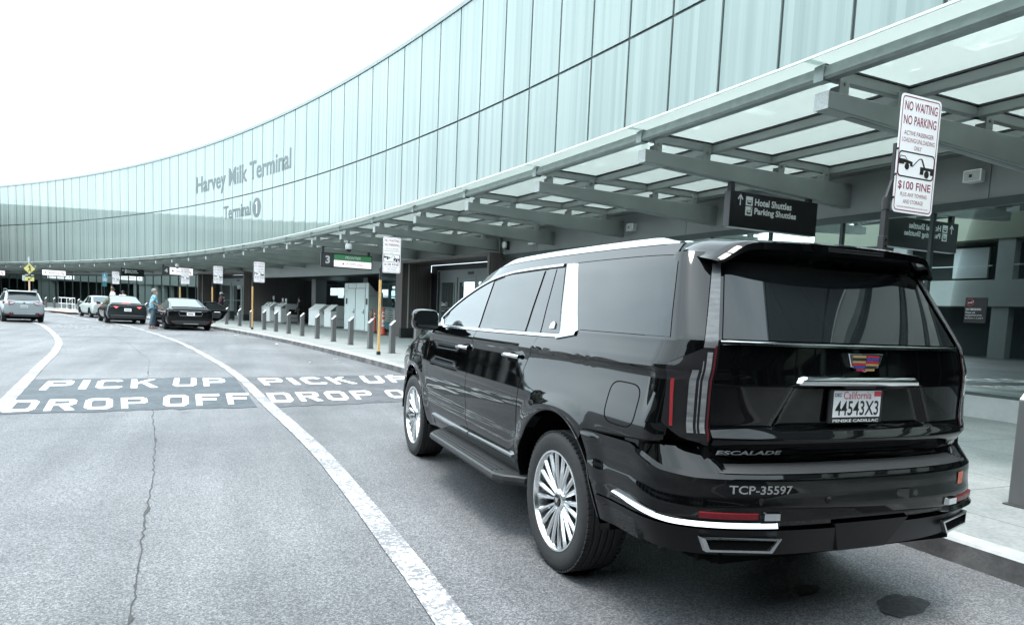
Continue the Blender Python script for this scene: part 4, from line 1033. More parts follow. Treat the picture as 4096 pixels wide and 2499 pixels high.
def valance(u, v):
    t = u * 2 - 1; z = lerp(.475, .625, v); hw = lerp(.17, .26, v); x = t * hw; return (x, rear_y(x, .62) - (.018 if 0 < u < 1 else -.02) + .05 * (1 - v), z)
MB().grid(valance, 20, 8).build("lower_valance", M_LOWER, bum, smooth=40)
MB().box((.19, rear_y(.19, .74) - .009, .735), (.085, .006, .06)).build("hitch_cover", M_PAINT, bum, bevel=.006)
MB().box((0, -.95, .50), (1.5, .5, .14)).build("rear_underbody", M_DARK, bum)
# side details
both(lambda: strip([(2.60, .552), (2.2, .545), (1.58, .545)], [.016, .030, .030], .016), "rocker_trim", M_CHROME, parent=fd, smooth=40)
both(lambda: strip([(1.555, .545), (1.1, .550), (.62, .556)], [.030, .030, .026], .016), "rocker_trim", M_CHROME, parent=rd, smooth=40)
def handle(y0, y1, z):
    m = MB(); n = 14
    for k in range(1):
        path = [(xs(lerp(y0, y1, t), z) + .012 + .028 * math.sin(t * PI) ** .5, lerp(y0, y1, t), z + .006 * math.sin(t * PI)) for t in [i / n for i in range(n + 1)]]
        m.tube(path, .019, 10, rx=.015)
    return m
def cup(y0, y1, z):
    c = (y0 + y1) / 2
    return MB().grid(lambda u, v: (xs(c, z) + .001 + .002, c + .085 * math.cos(u * 2 * PI) * v, z - .012 + .042 * math.sin(u * 2 * PI) * v), 24, 4)
both(lambda: handle(1.68, 1.94, 1.222), "door_handle", M_CHROME, parent=fd, smooth=60)
both(lambda: handle(.62, .88, 1.228), "door_handle", M_CHROME, parent=rd, smooth=60)
both(lambda: cup(1.68, 1.94, 1.215), "handle_recess", M_DARK, parent=fd)
both(lambda: cup(.62, .88, 1.222), "handle_recess", M_DARK, parent=rd)
# fuel door outline and lower body crease: thin dark seams
def seam(path, w_=.005, closed=False):
    m = MB(); n = len(path); vs = []
    for k, (y, z) in enumerate(path):
        a = path[(k - 1) % n] if closed or k else path[k]; b = path[(k + 1) % n] if closed or k < n - 1 else path[k]
        t = Vector((b[0] - a[0], b[1] - a[1])).normalized(); nn = Vector((-t.y, t.x)) * w_ / 2
        for q in (-1, 1): vs.append((xs(y + nn.x * q, z + nn.y * q) + .0015, y + nn.x * q, z + nn.y * q))
    fs = [(2 * k, 2 * k + 1, 2 * ((k + 1) % n) + 1, 2 * ((k + 1) % n)) for k in range(n if closed else n - 1)]
    return m.add(vs, fs)
fuel = []
for k in range(40):
    a = 2 * PI * k / 40; ca, sa = math.cos(a), math.sin(a)
    fuel.append((-.70 + .140 * math.copysign(abs(ca) ** .5, ca), 1.095 + .105 * math.copysign(abs(sa) ** .5, sa)))
seam(fuel, .006, True).mirror().build("fuel_door", M_DARK, qp[0])
both(lambda: seam([(-1.055, z) for z in (1.0, 1.1, 1.2, 1.3, 1.38)], .006), "panel_gap", M_DARK, parent=qp)
both(lambda: seam([(y, q_lo(y) - .004) for y in (-.37, -.5, -.65, -.8, -.95, -1.04)], .007), "panel_gap", M_DARK, parent=qp)
# wheel arch lips
def lip(c, r):
    m = MB(); n = 40; rings = []
    for i in range(n + 1):
        a = lerp(-.05, PI + .05, i / n); ca, sa = math.cos(a), math.sin(a)
        q = [(r + .002, 0.0), (r + .002, .006), (r - .010, .004), (r - .014, -.06), (r + .001, -.06)]
        rings.append([(xs(c + ca * r * 1.02, .43 + max(sa, -.02) * r * 1.02) + o, c + ca * rr, .43 + sa * rr) for rr, o in q])
    return m.loft(rings)
both(lambda: lip(0, .537), "wheel_arch", M_PAINT, parent=qp, smooth=40)
both(lambda: lip(FW, .522), "wheel_arch", M_PAINT, smooth=40)
# running boards
def board():
    m = MB(); prof = lambda y: (.985 + .165 * sstep(.44, .62, y) * sstep(2.42, 2.22, y))
    rings = []
    for y in (.46, .50, .56, .64, .8, 1.2, 1.6, 2.0, 2.2, 2.3, 2.4):
        o = prof(y); rings.append([(.90, y, .375), (o - .02, y, .385), (o, y, .41), (o - .004, y, .438), (o - .02, y, .447), (.90, y, .452)])
    return m.loft(rings)
bd = both(board, "running_board", M_PLAST, bevel=.004)
both(lambda: [m := MB(), [m.box((1.055 + .035 * k, 1.43, .4505), (.012, 1.45, .007)) for k in range(3)]][0], "step_tread", M_PLAST, parent=bd)
# mirrors
def mir_shell():
    m = MB(); rings = []
    for q, s_ in ((0, .86), (.25, .98), (.6, 1.0), (1.0, .62), (1.12, .3)):
        y = 2.46 + .14 * q; n = 20; rg = []
        for i in range(n):
            a = 2 * PI * i / n; ca, sa = math.cos(a), math.sin(a)
            rg.append((1.135 + .118 * s_ * math.copysign(abs(ca) ** .55, ca), y + .02 * ca, 1.425 + .098 * s_ * math.copysign(abs(sa) ** .55, sa)))
        rings.append(rg)
    m.loft(rings); m.hexa([(.94, 2.50, 1.32), (1.12, 2.50, 1.335), (1.12, 2.60, 1.335), (.94, 2.60, 1.32), (.94, 2.50, 1.38), (1.10, 2.50, 1.37), (1.10, 2.60, 1.37), (.94, 2.60, 1.38)])
    return m
mi = both(mir_shell, "mirror", M_GLOSS, smooth=50)
both(lambda: MB().prism([(1.035, 1.36), (1.06, 1.345), (1.205, 1.36), (1.233, 1.40), (1.225, 1.485), (1.195, 1.50), (1.065, 1.495), (1.04, 1.45)], 0, .004, lambda x, z, h: (x, 2.452 + .02 * (x - 1.135) / .118 - h, z)), "mirror_glass", M_TINT, parent=mi)
# roof rails
def rail():
    rings = []
    for k in range(33):
        t = k / 32; y = lerp(1.74, -.74, t); h = .010 + .028 * sstep(0, .16, t) * sstep(1.0, .92, t); z0 = zr(y) - .004; hw = .020
        rings.append([(.722 + hw, y, z0), (.722 + hw, y, z0 + h * .7), (.722 + hw * .5, y, z0 + h), (.722 - hw * .5, y, z0 + h), (.722 - hw, y, z0 + h * .7), (.722 - hw, y, z0)])
    return MB().loft(rings)
both(rail, "roof_rail", M_SATIN, smooth=60)

# wheels
def tyre_mb():
    m = MB(); hw_ = .1375; 
    prof = [(.295, -.115), (.300, -.128), (.330, -.137), (.370, -.139), (.395, -.132), (.408, -.118), (.4145, -.100)]
    for k in range(4):
        x = -.085 + k * .0425
        prof += [(.4165, x - .002), (.417, x), (.417, x + .030), (.4165, x + .031), (.408, x + .033), (.408, x + .0395)]
    prof += [(.4165, .0905), (.4145, .100), (.408, .118), (.395, .132), (.370, .139), (.330, .137), (.300, .128), (.295, .115)]
    m.lathe(prof, 72)
    for k in range(72):                                          # shoulder blocks
        for s_ in (-1, 1):
            a = 2 * PI * k / 72 + (.02 if s_ > 0 else 0)
            M = Matrix.Rotation(a, 3, 'X')
            m.box(M @ Vector((s_ * .112, 0, .4115)), (.026, .024, .010), M=M)
    return m
def rim_mb():
    """polished multi-spoke wheel, outer face towards +x"""
    m = MB()
    m.lathe([(.296, .118), (.300, .124), (.298, .131), (.288, .131), (.282, .122), (.276, .100), (.270, .02), (.262, -.10), (.285, -.12)], 72)
    n = 10
    for k in range(n):
        for s_ in (-1, 1):
            a0 = 2 * PI * (k + .20 * s_) / n; a1 = 2 * PI * (k + .235 * s_) / n
            rings = []
            for t in (0, .15, .5, .85, 1.0):
                r = lerp(.062, .284, t); a = lerp(a0, a1, t); wv = lerp(.009, .0205, t); x = .090 + .030 * t ** .7 - .012 * t * t
                th_ = lerp(.045, .028, t)
                d = Vector((0, math.cos(a), math.sin(a))); e = Vector((0, -math.sin(a), math.cos(a))); p = d * r
                rings.append([p + e * wv + Vector((x - .008, 0, 0)), p + e * wv * .35 + Vector((x + .004, 0, 0)), p - e * wv * .35 + Vector((x + .004, 0, 0)), p - e * wv + Vector((x - .008, 0, 0)), p - e * wv * .8 + Vector((x - th_, 0, 0)), p + e * wv * .8 + Vector((x - th_, 0, 0))])
            m.loft(rings)
    m.lathe([(.001, .105), (.050, .105), (.058, .100), (.070, .088), (.074, .05)], 40)
    return m
def wheel(x, y, flip, base=None):
    o = thing("wheel", None, None, (x, y, .417), PI if flip else 0); o.parent = suv
    if base:
        for ch in base.children:
            c = ch.copy(); COL.objects.link(c); c.parent = o
        return o
    tyre_mb().build("tyre", M_TYRE, o, smooth=35)
    rim_mb().build("rim", M_RIM, o, smooth=35)
    MB().lathe([(.001, .112), (.034, .112), (.040, .106)], 32).build("hub_cap", M_GLOSS, o, smooth=40)
    MB().prism([(-.020, .014), (.020, .014), (.014, -.006), (0, -.016), (-.014, -.006)], .112, .115, lambda a, b, h: (h, a, b)).build("hub_emblem", M_CHROME, o)
    m = MB(); m.lathe([(.001, .0), (.19, .0), (.19, .025), (.001, .025)], 40); m.build("brake_disc", mat("brake_disc_metal", (.10, .10, .10), rough=.45, metal=.8), o, smooth=40)
    MB().cyl((-.05, 0, 0), .255, .10, 40, 'X').build("wheel_barrel", M_DARK, o)
    return o
wb = wheel(-.865, 0, True)
wheel(.865, 0, False, wb); wheel(-.865, FW, True, wb); wheel(.865, FW, False, wb)
# ------------------------------------------------------------------ street furniture and signs
M_BOLL = mat("bollard_steel", (.135, .137, .136), rough=.38, metal=.35, var=.12, vscale=5, stretch=(1, 1, .3))
M_BTOP = mat("bollard_top", (.74, .75, .74), rough=.3)
M_YEL = mat("faded_yellow_post", (.60, .36, .13), rough=.6, var=.25, vscale=14)
M_POLE = mat("black_post", (.016, .016, .017), rough=.5)
M_SIGNW = mat("sign_white", (.88, .88, .89), rough=.35)
M_BLUE = mat("sign_blue", (.03, .17, .25), rough=.4)
M_YSIGN = mat("sign_yellow", (.62, .55, .20), rough=.4)
M_ORANGE = mat("delineator_orange", (.62, .085, .045), rough=.5, var=.2, vscale=9)
M_TEAL = mat("lift_teal", (.03, .145, .175), rough=.45, var=.15, vscale=5)
M_KWHITE = mat("kiosk_white", (.86, .87, .87), rough=.4)
M_CABW = mat("cabinet_white", (.80, .89, .88), rough=.4, var=.04, vscale=2)
M_KIOSK = mat("kiosk_grey", (.55, .56, .56), rough=.45)
M_KDARK = mat("kiosk_dark_grey", (.17, .172, .175), rough=.5)
M_GLOWW = mat("lit_sign_white", (.72, .70, .73), rough=.4, emit=(1.0, .95, .98), estr=.22)
M_GLOWG = mat("lit_sign_green", (.045, .16, .075), rough=.4, emit=(.08, .3, .14), estr=.08)

M_KDARKJ = mat("base_joint_dark", (.06, .06, .06), rough=.8)
def dsd(s): return interp([(-40, -5.7), (4.9, -5.69), (23, -5.36), (36, -5.14), (49, -4.75), (60, -5.1), (120, -5.3)], s)
def make_bollard():
    r = thing("bollard", "x", "bollard", group="slant topped grey bollards along the kerb")
    x, y = .078, .095
    MB().hexa([(-x, -y, 0), (x, -y, 0), (x, y, 0), (-x, y, 0), (-x, -y, .85), (x, -y, .99), (x, y, .99), (-x, y, .85)]).build("post", M_BOLL, r, bevel=.012)
    MB().hexa([(-x + .006, -y + .006, .851), (x - .006, -y + .006, .991), (x - .006, y - .006, .991), (-x + .006, y - .006, .851), (-x + .006, -y + .006, .857), (x - .006, -y + .006, .997), (x - .006, y - .006, .997), (-x + .006, y - .006, .857)]).build("slanted_top", M_BTOP, r)
    MB().box((0, 0, .004), (.20, .24, .008)).build("base_joint", M_KDARKJ, r)
    return r
b0 = make_bollard()
nums = ["first", "second", "third", "fourth", "fifth", "sixth", "seventh", "eighth", "ninth", "tenth", "eleventh", "twelfth", "thirteenth"]
BL = [(4.89, "large grey steel bollard with slanted white top at the right edge beside the SUV")]
descr = ["grey bollard just beyond the door mirror of the black SUV", "grey bollard right of the nearest yellow signpost, in front of the striped delineator", "grey bollard just left of the nearest yellow signpost, before the white cabinet's edge", "grey bollard standing before the middle of the white cabinet's doors", "grey bollard in front of the gap between kiosk and white cabinet", "grey bollard in front of the blank white check-in kiosk", "grey bollard in the gap between the two check-in kiosks", "grey bollard in front of the dark window of the farther kiosk", "grey bollard before the right panel of the farther kiosk", "grey bollard before the left panel of the farther kiosk", "grey bollard half hidden by the yellow post beside the teal board", "grey bollard in front of the far glazed door", "grey bollard behind the traveller's suitcase, by the open car door", "grey bollard beside the open black car door"]
ss_ = [20.9] + [23.07, 25.24, 27.42, 29.55, 31.75, 33.98, 36.09, 38.32, 40.5, 43.0, 45.4, 48.2, 50.6]
for s, t_ in zip(ss_, descr): BL.append((s, t_))
for s, t_ in ((64.5, "distant bollard between the grey sedan and the man in the patterned shirt"), (78.8, "distant bollard just right of the white railing"), (80.75, "distant bollard behind the right half of the white railing"), (82.9, "distant bollard behind the left end of the white railing"), (86.8, "distant bollard left of the white railing, second from the silver crossover"), (88.9, "distant bollard closest to the silver crossover's tail light")): BL.append((s, t_))
for s in (18.7, 16.5, 14.3, 12.1, 9.9, 7.3): BL.append((s, None))
k = 0
for s, t_ in BL:
    if t_ is None: continue
    o = b0 if k == 0 else copy_tree(b0); k += 1
    p, a = at(s - (.14 if s < 5 else 0), dsd(s) + (.05 if s < 5 else 0), .154); o.location = p; o.rotation_euler = (0, 0, a + (.0)); o['label'] = t_

# no-parking signs: panel faces the oncoming traffic (towards -s)
def sign_art(side, ytext):
    pass
def make_nopark():
    """local frame: x outwards (to the building), y along the street; panel faces -y"""
    r = thing("no_parking_sign", "x", "parking sign", group="no waiting no parking signs on posts along the kerb")
    MB().box((0, 0, 1.10), (.062, .062, 2.12)).build("lower_post", M_YEL, r, bevel=.004)
    MB().box((0, 0, .05), (.10, .10, .10)).build("post_foot", M_PLAST, r, bevel=.006)
    m = MB(); m.box((0, 0, 2.30), (.05, .05, .40)); up = m.build("upper_post", M_POLE, r, bevel=.003)
    MB().cyl((0, 0, 2.44), .036, .10, 14).build("post_cap", M_POLE, up, smooth=40)
    m = MB(); m.hexa([(-.018, -.012, 2.48), (.018, -.012, 2.48), (.018, .012, 2.48), (-.018, .012, 2.48), (.045, -.012, 2.66), (.065, -.012, 2.66), (.065, .012, 2.66), (.045, .012, 2.66)]); m.box((.055, -.0, 2.72), (.025, .03, .50)); m.build("bracket", M_POLE, r)
    x0, x1, z0, z1 = .05, .59, 2.38, 3.40; c = .045
    def rr(x0, x1, z0, z1, c, n=6):
        pts = []
        for cx, cz, a0 in ((x1 - c, z1 - c, 0), (x0 + c, z1 - c, 90), (x0 + c, z0 + c, 180), (x1 - c, z0 + c, 270)):
            for k in range(n + 1): a = R(a0 + 90 * k / n); pts.append((cx + c * math.cos(a), cz + c * math.sin(a)))
        return pts
    F = lambda x, z, h: (x, -.02 - h, z)
    pn = MB().prism(rr(x0, x1, z0, z1, c), 0, .004, F).build("sign_panel", M_SIGNW, r)
    o_, i_ = rr(x0 + .018, x1 - .018, z0 + .018, z1 - .018, c * .8), rr(x0 + .026, x1 - .026, z0 + .026, z1 - .026, c * .7)
    m = MB(); n = len(o_)
    for k in range(n): m.poly([F(*o_[k], .0052), F(*o_[(k + 1) % n], .0052), F(*i_[(k + 1) % n], .0052), F(*i_[k], .0052)])
    def T(s, cx, zc_, w_, h, b=.0): text(m, s, lambda x, z, hh: F(x, z, .0052), cx - w_ / 2, cx + w_ / 2, zc_ - h / 2, zc_ + h / 2, b)
    cx = .32
    T("NO WAITING", cx, 3.302, .44, .080, .012); T("NO PARKING", cx, 3.182, .44, .080, .012)
    T("ACTIVE PASSENGER", cx, 3.072, .40, .038, .0); T("LOADING/UNLOADING", cx, 3.012, .44, .038, .0); T("ONLY", cx, 2.952, .10, .036, .0)
    T("$100 FINE", cx, 2.618, .44, .080, .012); T("PLUS ANY TOWING", cx, 2.542, .36, .034, .0); T("AND STORAGE", cx, 2.482, .27, .034, .0)
    T("FOR TOWED VEHICLES PHONE 876-2424 SFIA REG-4.3 & 4.6C", cx, 2.432, .42, .013)
    m.build("sign_lettering", M_REDTXT, pn, fix=False)
    m = MB(); o_, i_ = rr(.075, .565, 2.690, 2.915, .04), rr(.087, .553, 2.702, 2.903, .032)
    for k in range(n): m.poly([F(*o_[k], .0052), F(*o_[(k + 1) % n], .0052), F(*i_[(k + 1) % n], .0052), F(*i_[k], .0052)])
    def pl(pts): m.poly([F(x, z, .0056) for x, z in pts])
    def disc(cx_, cz, r_): pl([(cx_ + r_ * math.cos(a), cz + r_ * math.sin(a)) for a in [2 * PI * q / 20 for q in range(20)]])
    def ringd(cx_, cz, r0, r1):
        for q in range(20):
            a, b = 2 * PI * q / 20, 2 * PI * (q + 1) / 20; pl([(cx_ + r0 * math.cos(a), cz + r0 * math.sin(a)), (cx_ + r1 * math.cos(a), cz + r1 * math.sin(a)), (cx_ + r1 * math.cos(b), cz + r1 * math.sin(b)), (cx_ + r0 * math.cos(b), cz + r0 * math.sin(b))])
    # towed car (left, raised nose) and tow truck (right)
    pl([(.087, 2.80), (.155, 2.80), (.155, 2.845), (.087, 2.845)]); pl([(.235, 2.79), (.27, 2.79), (.265, 2.83), (.155, 2.845), (.155, 2.815), (.235, 2.81)])
    pl([(.087, 2.845), (.100, 2.875), (.106, 2.872), (.095, 2.845)]); pl([(.106, 2.872), (.160, 2.872), (.158, 2.866), (.103, 2.866)]); pl([(.160, 2.872), (.20, 2.838), (.192, 2.838), (.155, 2.868)])
    disc(.195, 2.785, .030); 
    pl([(.270, 2.80), (.350, 2.868), (.354, 2.860), (.272, 2.79)]); pl([(.350, 2.868), (.385, 2.875), (.385, 2.866), (.352, 2.860)])
    pl([(.385, 2.875), (.430, 2.80), (.418, 2.80), (.380, 2.866)])
    pl([(.375, 2.735), (.425, 2.735), (.425, 2.80), (.375, 2.80)]); pl([(.425, 2.775), (.553, 2.775), (.553, 2.80), (.425, 2.80)]); pl([(.515, 2.74), (.553, 2.74), (.553, 2.775), (.515, 2.775)])
    pl([(.425, 2.80), (.440, 2.80), (.4, 2.868), (.392, 2.868)])
    disc(.468, 2.742, .033)
    m.build("tow_pictogram", M_BLACKTXT, pn, fix=False)
    for z in (2.50, 2.70, 2.92):
        MB().cyl((.045, -.03, z), .010, .012, 10, 'Y').build("bolt", M_POLE, r)
    return r
np_ = make_nopark()
NP = [(6.0, -6.03, "large no parking sign on a black perforated post behind the SUV's roof", True), (22.21, -6.08, "no parking sign on a yellow post in front of the white cabinet", False), (40.58, -5.58, "no parking sign on a yellow post by the teal board and the farther kiosk", False),
      (48.7, -5.45, "no parking sign on a yellow post beside the traveller in the cap", False), (55.6, -5.45, "no parking sign on a yellow post above the black sedan, covering the gate 4 board", False), (71.7, -5.45, "most distant no parking sign, next to the blue accessible parking sign", False)]
for k, (s, d, lab, blk) in enumerate(NP):
    o = np_ if k == 0 else copy_tree(np_); p, a = at(s, d, .154); o.location = p; o.rotation_euler = (0, 0, a); o['label'] = lab
    if blk:
        for ch in o.children:
            if ch.name.startswith("lower_post"): pass
big = np_
nb = [c for c in big.children if c.name.startswith("lower_post")][0]; nb.data = nb.data.copy(); nb.data.materials.clear(); nb.data.materials.append(M_POLE)
m = MB()
for z in [.2 + .055 * i for i in range(36)]:
    m.cyl((-.0, -.0335, z), .009, .004, 8, 'Y')
m.build("post_hole", M_DARK, big)['kind'] = 'stuff'
big.scale = (1.0, 1.0, 1.02)

# accessible parking sign
ac = thing("accessible_sign", "small blue accessible parking sign on a dark post behind the white sedan", "parking sign", *at(73.6, -5.6, .154))
MB().box((0, 0, 1.2), (.06, .06, 2.4)).build("post", M_POLE, ac)
F2 = lambda x, z, h: (x, -.04 - h, z)
pn = MB().prism([(.03, 2.55), (.42, 2.55), (.42, 3.28), (.03, 3.28)], 0, .005, F2).build("sign_panel", M_BLUE, ac)
m = MB(); q = lambda pts: m.poly([F2(x, z, .006) for x, z in pts])
q([(.05, 3.255), (.40, 3.255), (.40, 3.265), (.05, 3.265)]); q([(.05, 2.565), (.06, 2.565), (.06, 3.265), (.05, 3.265)]); q([(.39, 2.565), (.40, 2.565), (.40, 3.265), (.39, 3.265)]); q([(.05, 2.565), (.40, 2.565), (.40, 2.575), (.05, 2.575)])
q([(.18 + .022 * math.cos(a), 3.20 + .022 * math.sin(a)) for a in [2 * PI * i / 12 for i in range(12)]])
q([(.165, 3.02), (.195, 3.02), (.20, 3.165), (.17, 3.165)]); q([(.17, 3.03), (.27, 3.03), (.27, 3.055), (.17, 3.055)]); q([(.25, 3.04), (.275, 3.05), (.31, 2.95), (.285, 2.945)]); q([(.195, 3.10), (.27, 3.10), (.27, 3.12), (.195, 3.12)])
for i in range(14):
    a, b = PI * .55 + i * .25, PI * .55 + (i + 1) * .25; q([(.205 + r_ * math.cos(t), 2.985 + r_ * math.sin(t)) for r_, t in ((.06, a), (.078, a), (.078, b), (.06, b))])
[q([(.09, z_), (.36, z_), (.36, z_ + .03), (.09, z_ + .03)]) for z_ in (2.62, 2.69, 2.76, 2.83)]
m.build("sign_lettering", M_WHITE, pn, fix=False)
MB().prism([(.03, 2.16), (.36, 2.16), (.36, 2.50), (.03, 2.50)], 0, .005, F2).build("lower_panel", M_TEAL, ac)

# pedestrian crossing sign
pd = thing("pedestrian_sign", "yellow diamond pedestrian crossing sign with flashing light bar and arrow plate", "crossing sign", *at(84.6, -7.9, .154))
MB().cyl((0, 0, 1.3), .07, 2.6, 14).build("post", mat("pale_orange_post", (.62, .42, .30), rough=.6), pd, smooth=40)
m = MB(); m.cyl((0, 0, 3.5), .05, 2.2, 14); m.cyl((0, 0, 4.35), .085, .30, 16); m.build("upper_pole", M_ENDG, pd, smooth=40)
F3 = lambda x, z, h: (x, -.09 - h, z)
pn = MB().prism([(0, 3.06), (.47, 3.53), (0, 4.0), (-.47, 3.53)], 0, .006, F3).build("sign_panel", M_YSIGN, pd)
m = MB(); q = lambda pts: m.poly([F3(x, z, .008) for x, z in pts])
q([(-.02 + .045 * math.cos(a), 3.82 + .045 * math.sin(a)) for a in [2 * PI * i / 12 for i in range(12)]])
q([(-.04, 3.76), (.05, 3.77), (.10, 3.52), (.00, 3.50)]); q([(.0, 3.52), (.06, 3.50), (-.04, 3.26), (-.10, 3.28)]); q([(.05, 3.52), (.10, 3.52), (.15, 3.24), (.08, 3.24)]); q([(-.03, 3.75), (.0, 3.70), (-.12, 3.60), (-.14, 3.63)]); q([(.05, 3.76), (.07, 3.70), (.15, 3.60), (.16, 3.66)])
m.build("walking_figure", M_BLACKTXT, pn, fix=False)
m = MB(); m.box((0, -.06, 2.93), (.20, .1, .12)); m.build("light_housing", M_POLE, pd, bevel=.01)
for x in (-.22, .22): MB().box((x, -.07, 2.95), (.22, .06, .10)).build("flashing_light", M_ENDG, pd, bevel=.01)
pn = MB().prism([(-.34, 2.42), (.36, 2.42), (.36, 2.78), (-.34, 2.78)], 0, .006, F3).build("arrow_plate", M_YSIGN, pd)
m = MB(); q = lambda pts: m.poly([F3(x, z, .008) for x, z in pts])
q([(.17, 2.72), (.20, 2.66), (-.02, 2.55), (-.05, 2.60)]); q([(-.17, 2.49), (.03, 2.49), (-.08, 2.68)]); m.build("arrow", M_BLACKTXT, pn, fix=False)
MB().box((-.42, .0, 2.66), (.20, .16, .5)).build("control_box", M_ENDG, pd, bevel=.01)

# white railing beside the far crossing
rl = thing("railing", "white tubular guard railing standing at the far kerb by the crossing", "railing", *at(79.25, -6.6, .154))
m = MB(); m.tube([(0, -2.0, .04), (0, -2.0, 1.05), (0, 2.0, 1.05), (0, 2.0, .04), (0, -2.0, .04)], .03, 8); m.build("outer_frame", M_WHITE, rl, smooth=50)
MB().tube([(0, -2, .55), (0, 2, .55)], .025, 8).build("mid_rail", M_WHITE, rl, smooth=50)
for y in (-1.35, -.02, 1.35): MB().tube([(0, y, .04), (0, y, 1.05)], .025, 8).build("baluster", M_WHITE, rl, smooth=50)

# hanging signs under the canopy, facing -s
def hanging(name, lab, s, d0, d1, z0, z1, group="signs hanging under the canopy"):
    r = thing(name, lab, "hanging sign", *at(s - .13, 0, 0), group=group)
    F = lambda x, z, h: (x, -h, z)
    MB().box(((d0 + d1) / 2, .07, (z0 + z1) / 2), (d1 - d0, .16, z1 - z0)).build("sign_box", M_GLOSSY_BLK, r, bevel=.008)
    for d in (d0 + .10, d1 - .13): MB().box((d, .10, z1 + .12), (.09, .09, .26)).build("hanger", M_POLE, r)
    return r, (lambda x, z, h: (x, -.012 - h, z))
M_GLOSSY_BLK = mat("sign_black", (.008, .008, .009), rough=.3)
M_SIGNTXT = mat("sign_text_white", (.62, .63, .63), rough=.5)
def shuttle(lab, s, d0, d1, z0, z1, arrow):
    r, F = hanging("shuttle_sign", lab, s, d0, d1, z0, z1)
    w_, h = d1 - d0, z1 - z0; X = lambda u: d0 + u * w_; Z = lambda v: z0 + v * h
    m = MB(); q = lambda pts, hh=.002: m.poly([F(x, z, hh) for x, z in pts])
    text(m, "Hotel Shuttles", lambda x, z, hh: F(x, z, .002), X(.265), X(.685), Z(.66), Z(.86), .03); text(m, "Parking Shuttles", lambda x, z, hh: F(x, z, .002), X(.265), X(.745), Z(.37), Z(.60), .03)
    if arrow == 'up': q([(X(.100), Z(.62)), (X(.110), Z(.62)), (X(.110), Z(.90)), (X(.100), Z(.90))]); q([(X(.075), Z(.80)), (X(.085), Z(.77)), (X(.109), Z(.90)), (X(.105), Z(.94))]); q([(X(.135), Z(.80)), (X(.125), Z(.77)), (X(.101), Z(.90)), (X(.105), Z(.94))])
    else: q([(X(.06), Z(.74)), (X(.14), Z(.74)), (X(.14), Z(.78)), (X(.06), Z(.78))]); q([(X(.05), Z(.76)), (X(.08), Z(.86)), (X(.09), Z(.83)), (X(.07), Z(.76))]); q([(X(.05), Z(.76)), (X(.08), Z(.66)), (X(.09), Z(.69)), (X(.07), Z(.76))])
    m.build("sign_lettering", M_SIGNTXT, r, fix=False)
    for v in (.64, .36):
        m = MB(); m.poly([F(X(.165), Z(v), .002), F(X(.240), Z(v), .002), F(X(.240), Z(v + .25), .002), F(X(.165), Z(v + .25), .002)]); ic = m.build("bus_icon", M_SIGNTXT, r, fix=False)
        m = MB(); m.poly([F(X(a), Z(v + b), .004) for a, b in ((.18, .04), (.225, .04), (.225, .15), (.18, .15))]); m.build("bus_symbol", M_BLACKTXT, ic, fix=False)
        m = MB(); m.poly([F(X(a), Z(v + b), .006) for a, b in ((.186, .09), (.219, .09), (.219, .135), (.186, .135))]); m.build("bus_windscreen", M_SIGNTXT, ic, fix=False)
    m = MB()
    for x in (.215,): text(m, "P", lambda x, z, hh: F(x, z, .004), X(.222), X(.236), Z(.50), Z(.59), .02)
    m.build("icon_letter", M_BLACKTXT, r, fix=False)
shuttle("large black hotel and parking shuttles sign with up arrow hanging above the SUV", 11.53, -3.12, -.96, 3.20, 3.82, 'up')
shuttle("distant black shuttles sign with left arrow above the white and grey sedans", 73.75, -4.1, -2.23, 3.31, 3.92, 'left')
def lit(mb_name, r, F, x0, x1, z0, z1, m_): 
    m = MB(); m.poly([F(x0, z0, .002), F(x1, z0, .002), F(x1, z1, .002), F(x0, z1, .002)]); return m.build(mb_name, m_, r, fix=False)
r, F = hanging("gate_sign", "gate 3 sign with green and white lit airline panels", 33.5, -4.58, -2.26, 3.17, 3.79)
lit("number_panel", r, F, -4.54, -4.04, 3.20, 3.76, mat("sign_dark_grey", (.05, .05, .055), rough=.4))
lit("lit_panel", r, F, -4.02, -2.30, 3.50, 3.745, M_GLOWG); lit("lit_panel", r, F, -4.02, -2.30, 3.215, 3.495, M_GLOWW)
m = MB(); text(m, "3", lambda x, z, h: F(x, z, .005), -4.40, -4.20, 3.32, 3.66, .035); text(m, "FRONTIER", lambda x, z, h: F(x + (z - 3.6) * .25, z, .005), -3.52, -2.80, 3.57, 3.69, .03); m.build("sign_lettering", M_SIGNTXT, r, fix=False)
m = MB(); text(m, "sun country", lambda x, z, h: F(x, z, .005), -3.48, -3.02, 3.29, 3.42, .0); m.build("sign_lettering", mat("airline_grey", (.20, .14, .22), rough=.5), r, fix=False)
m = MB(); text(m, "airlines", lambda x, z, h: F(x, z, .005), -2.99, -2.68, 3.30, 3.41, .0); m.poly([F(-3.60 + .045 * math.cos(a), 3.355 + .045 * math.sin(a), .005) for a in [2 * PI * k / 12 for k in range(12)]]); m.build("sign_lettering", mat("airline_pink", (.55, .10, .22), rough=.5), r, fix=False)
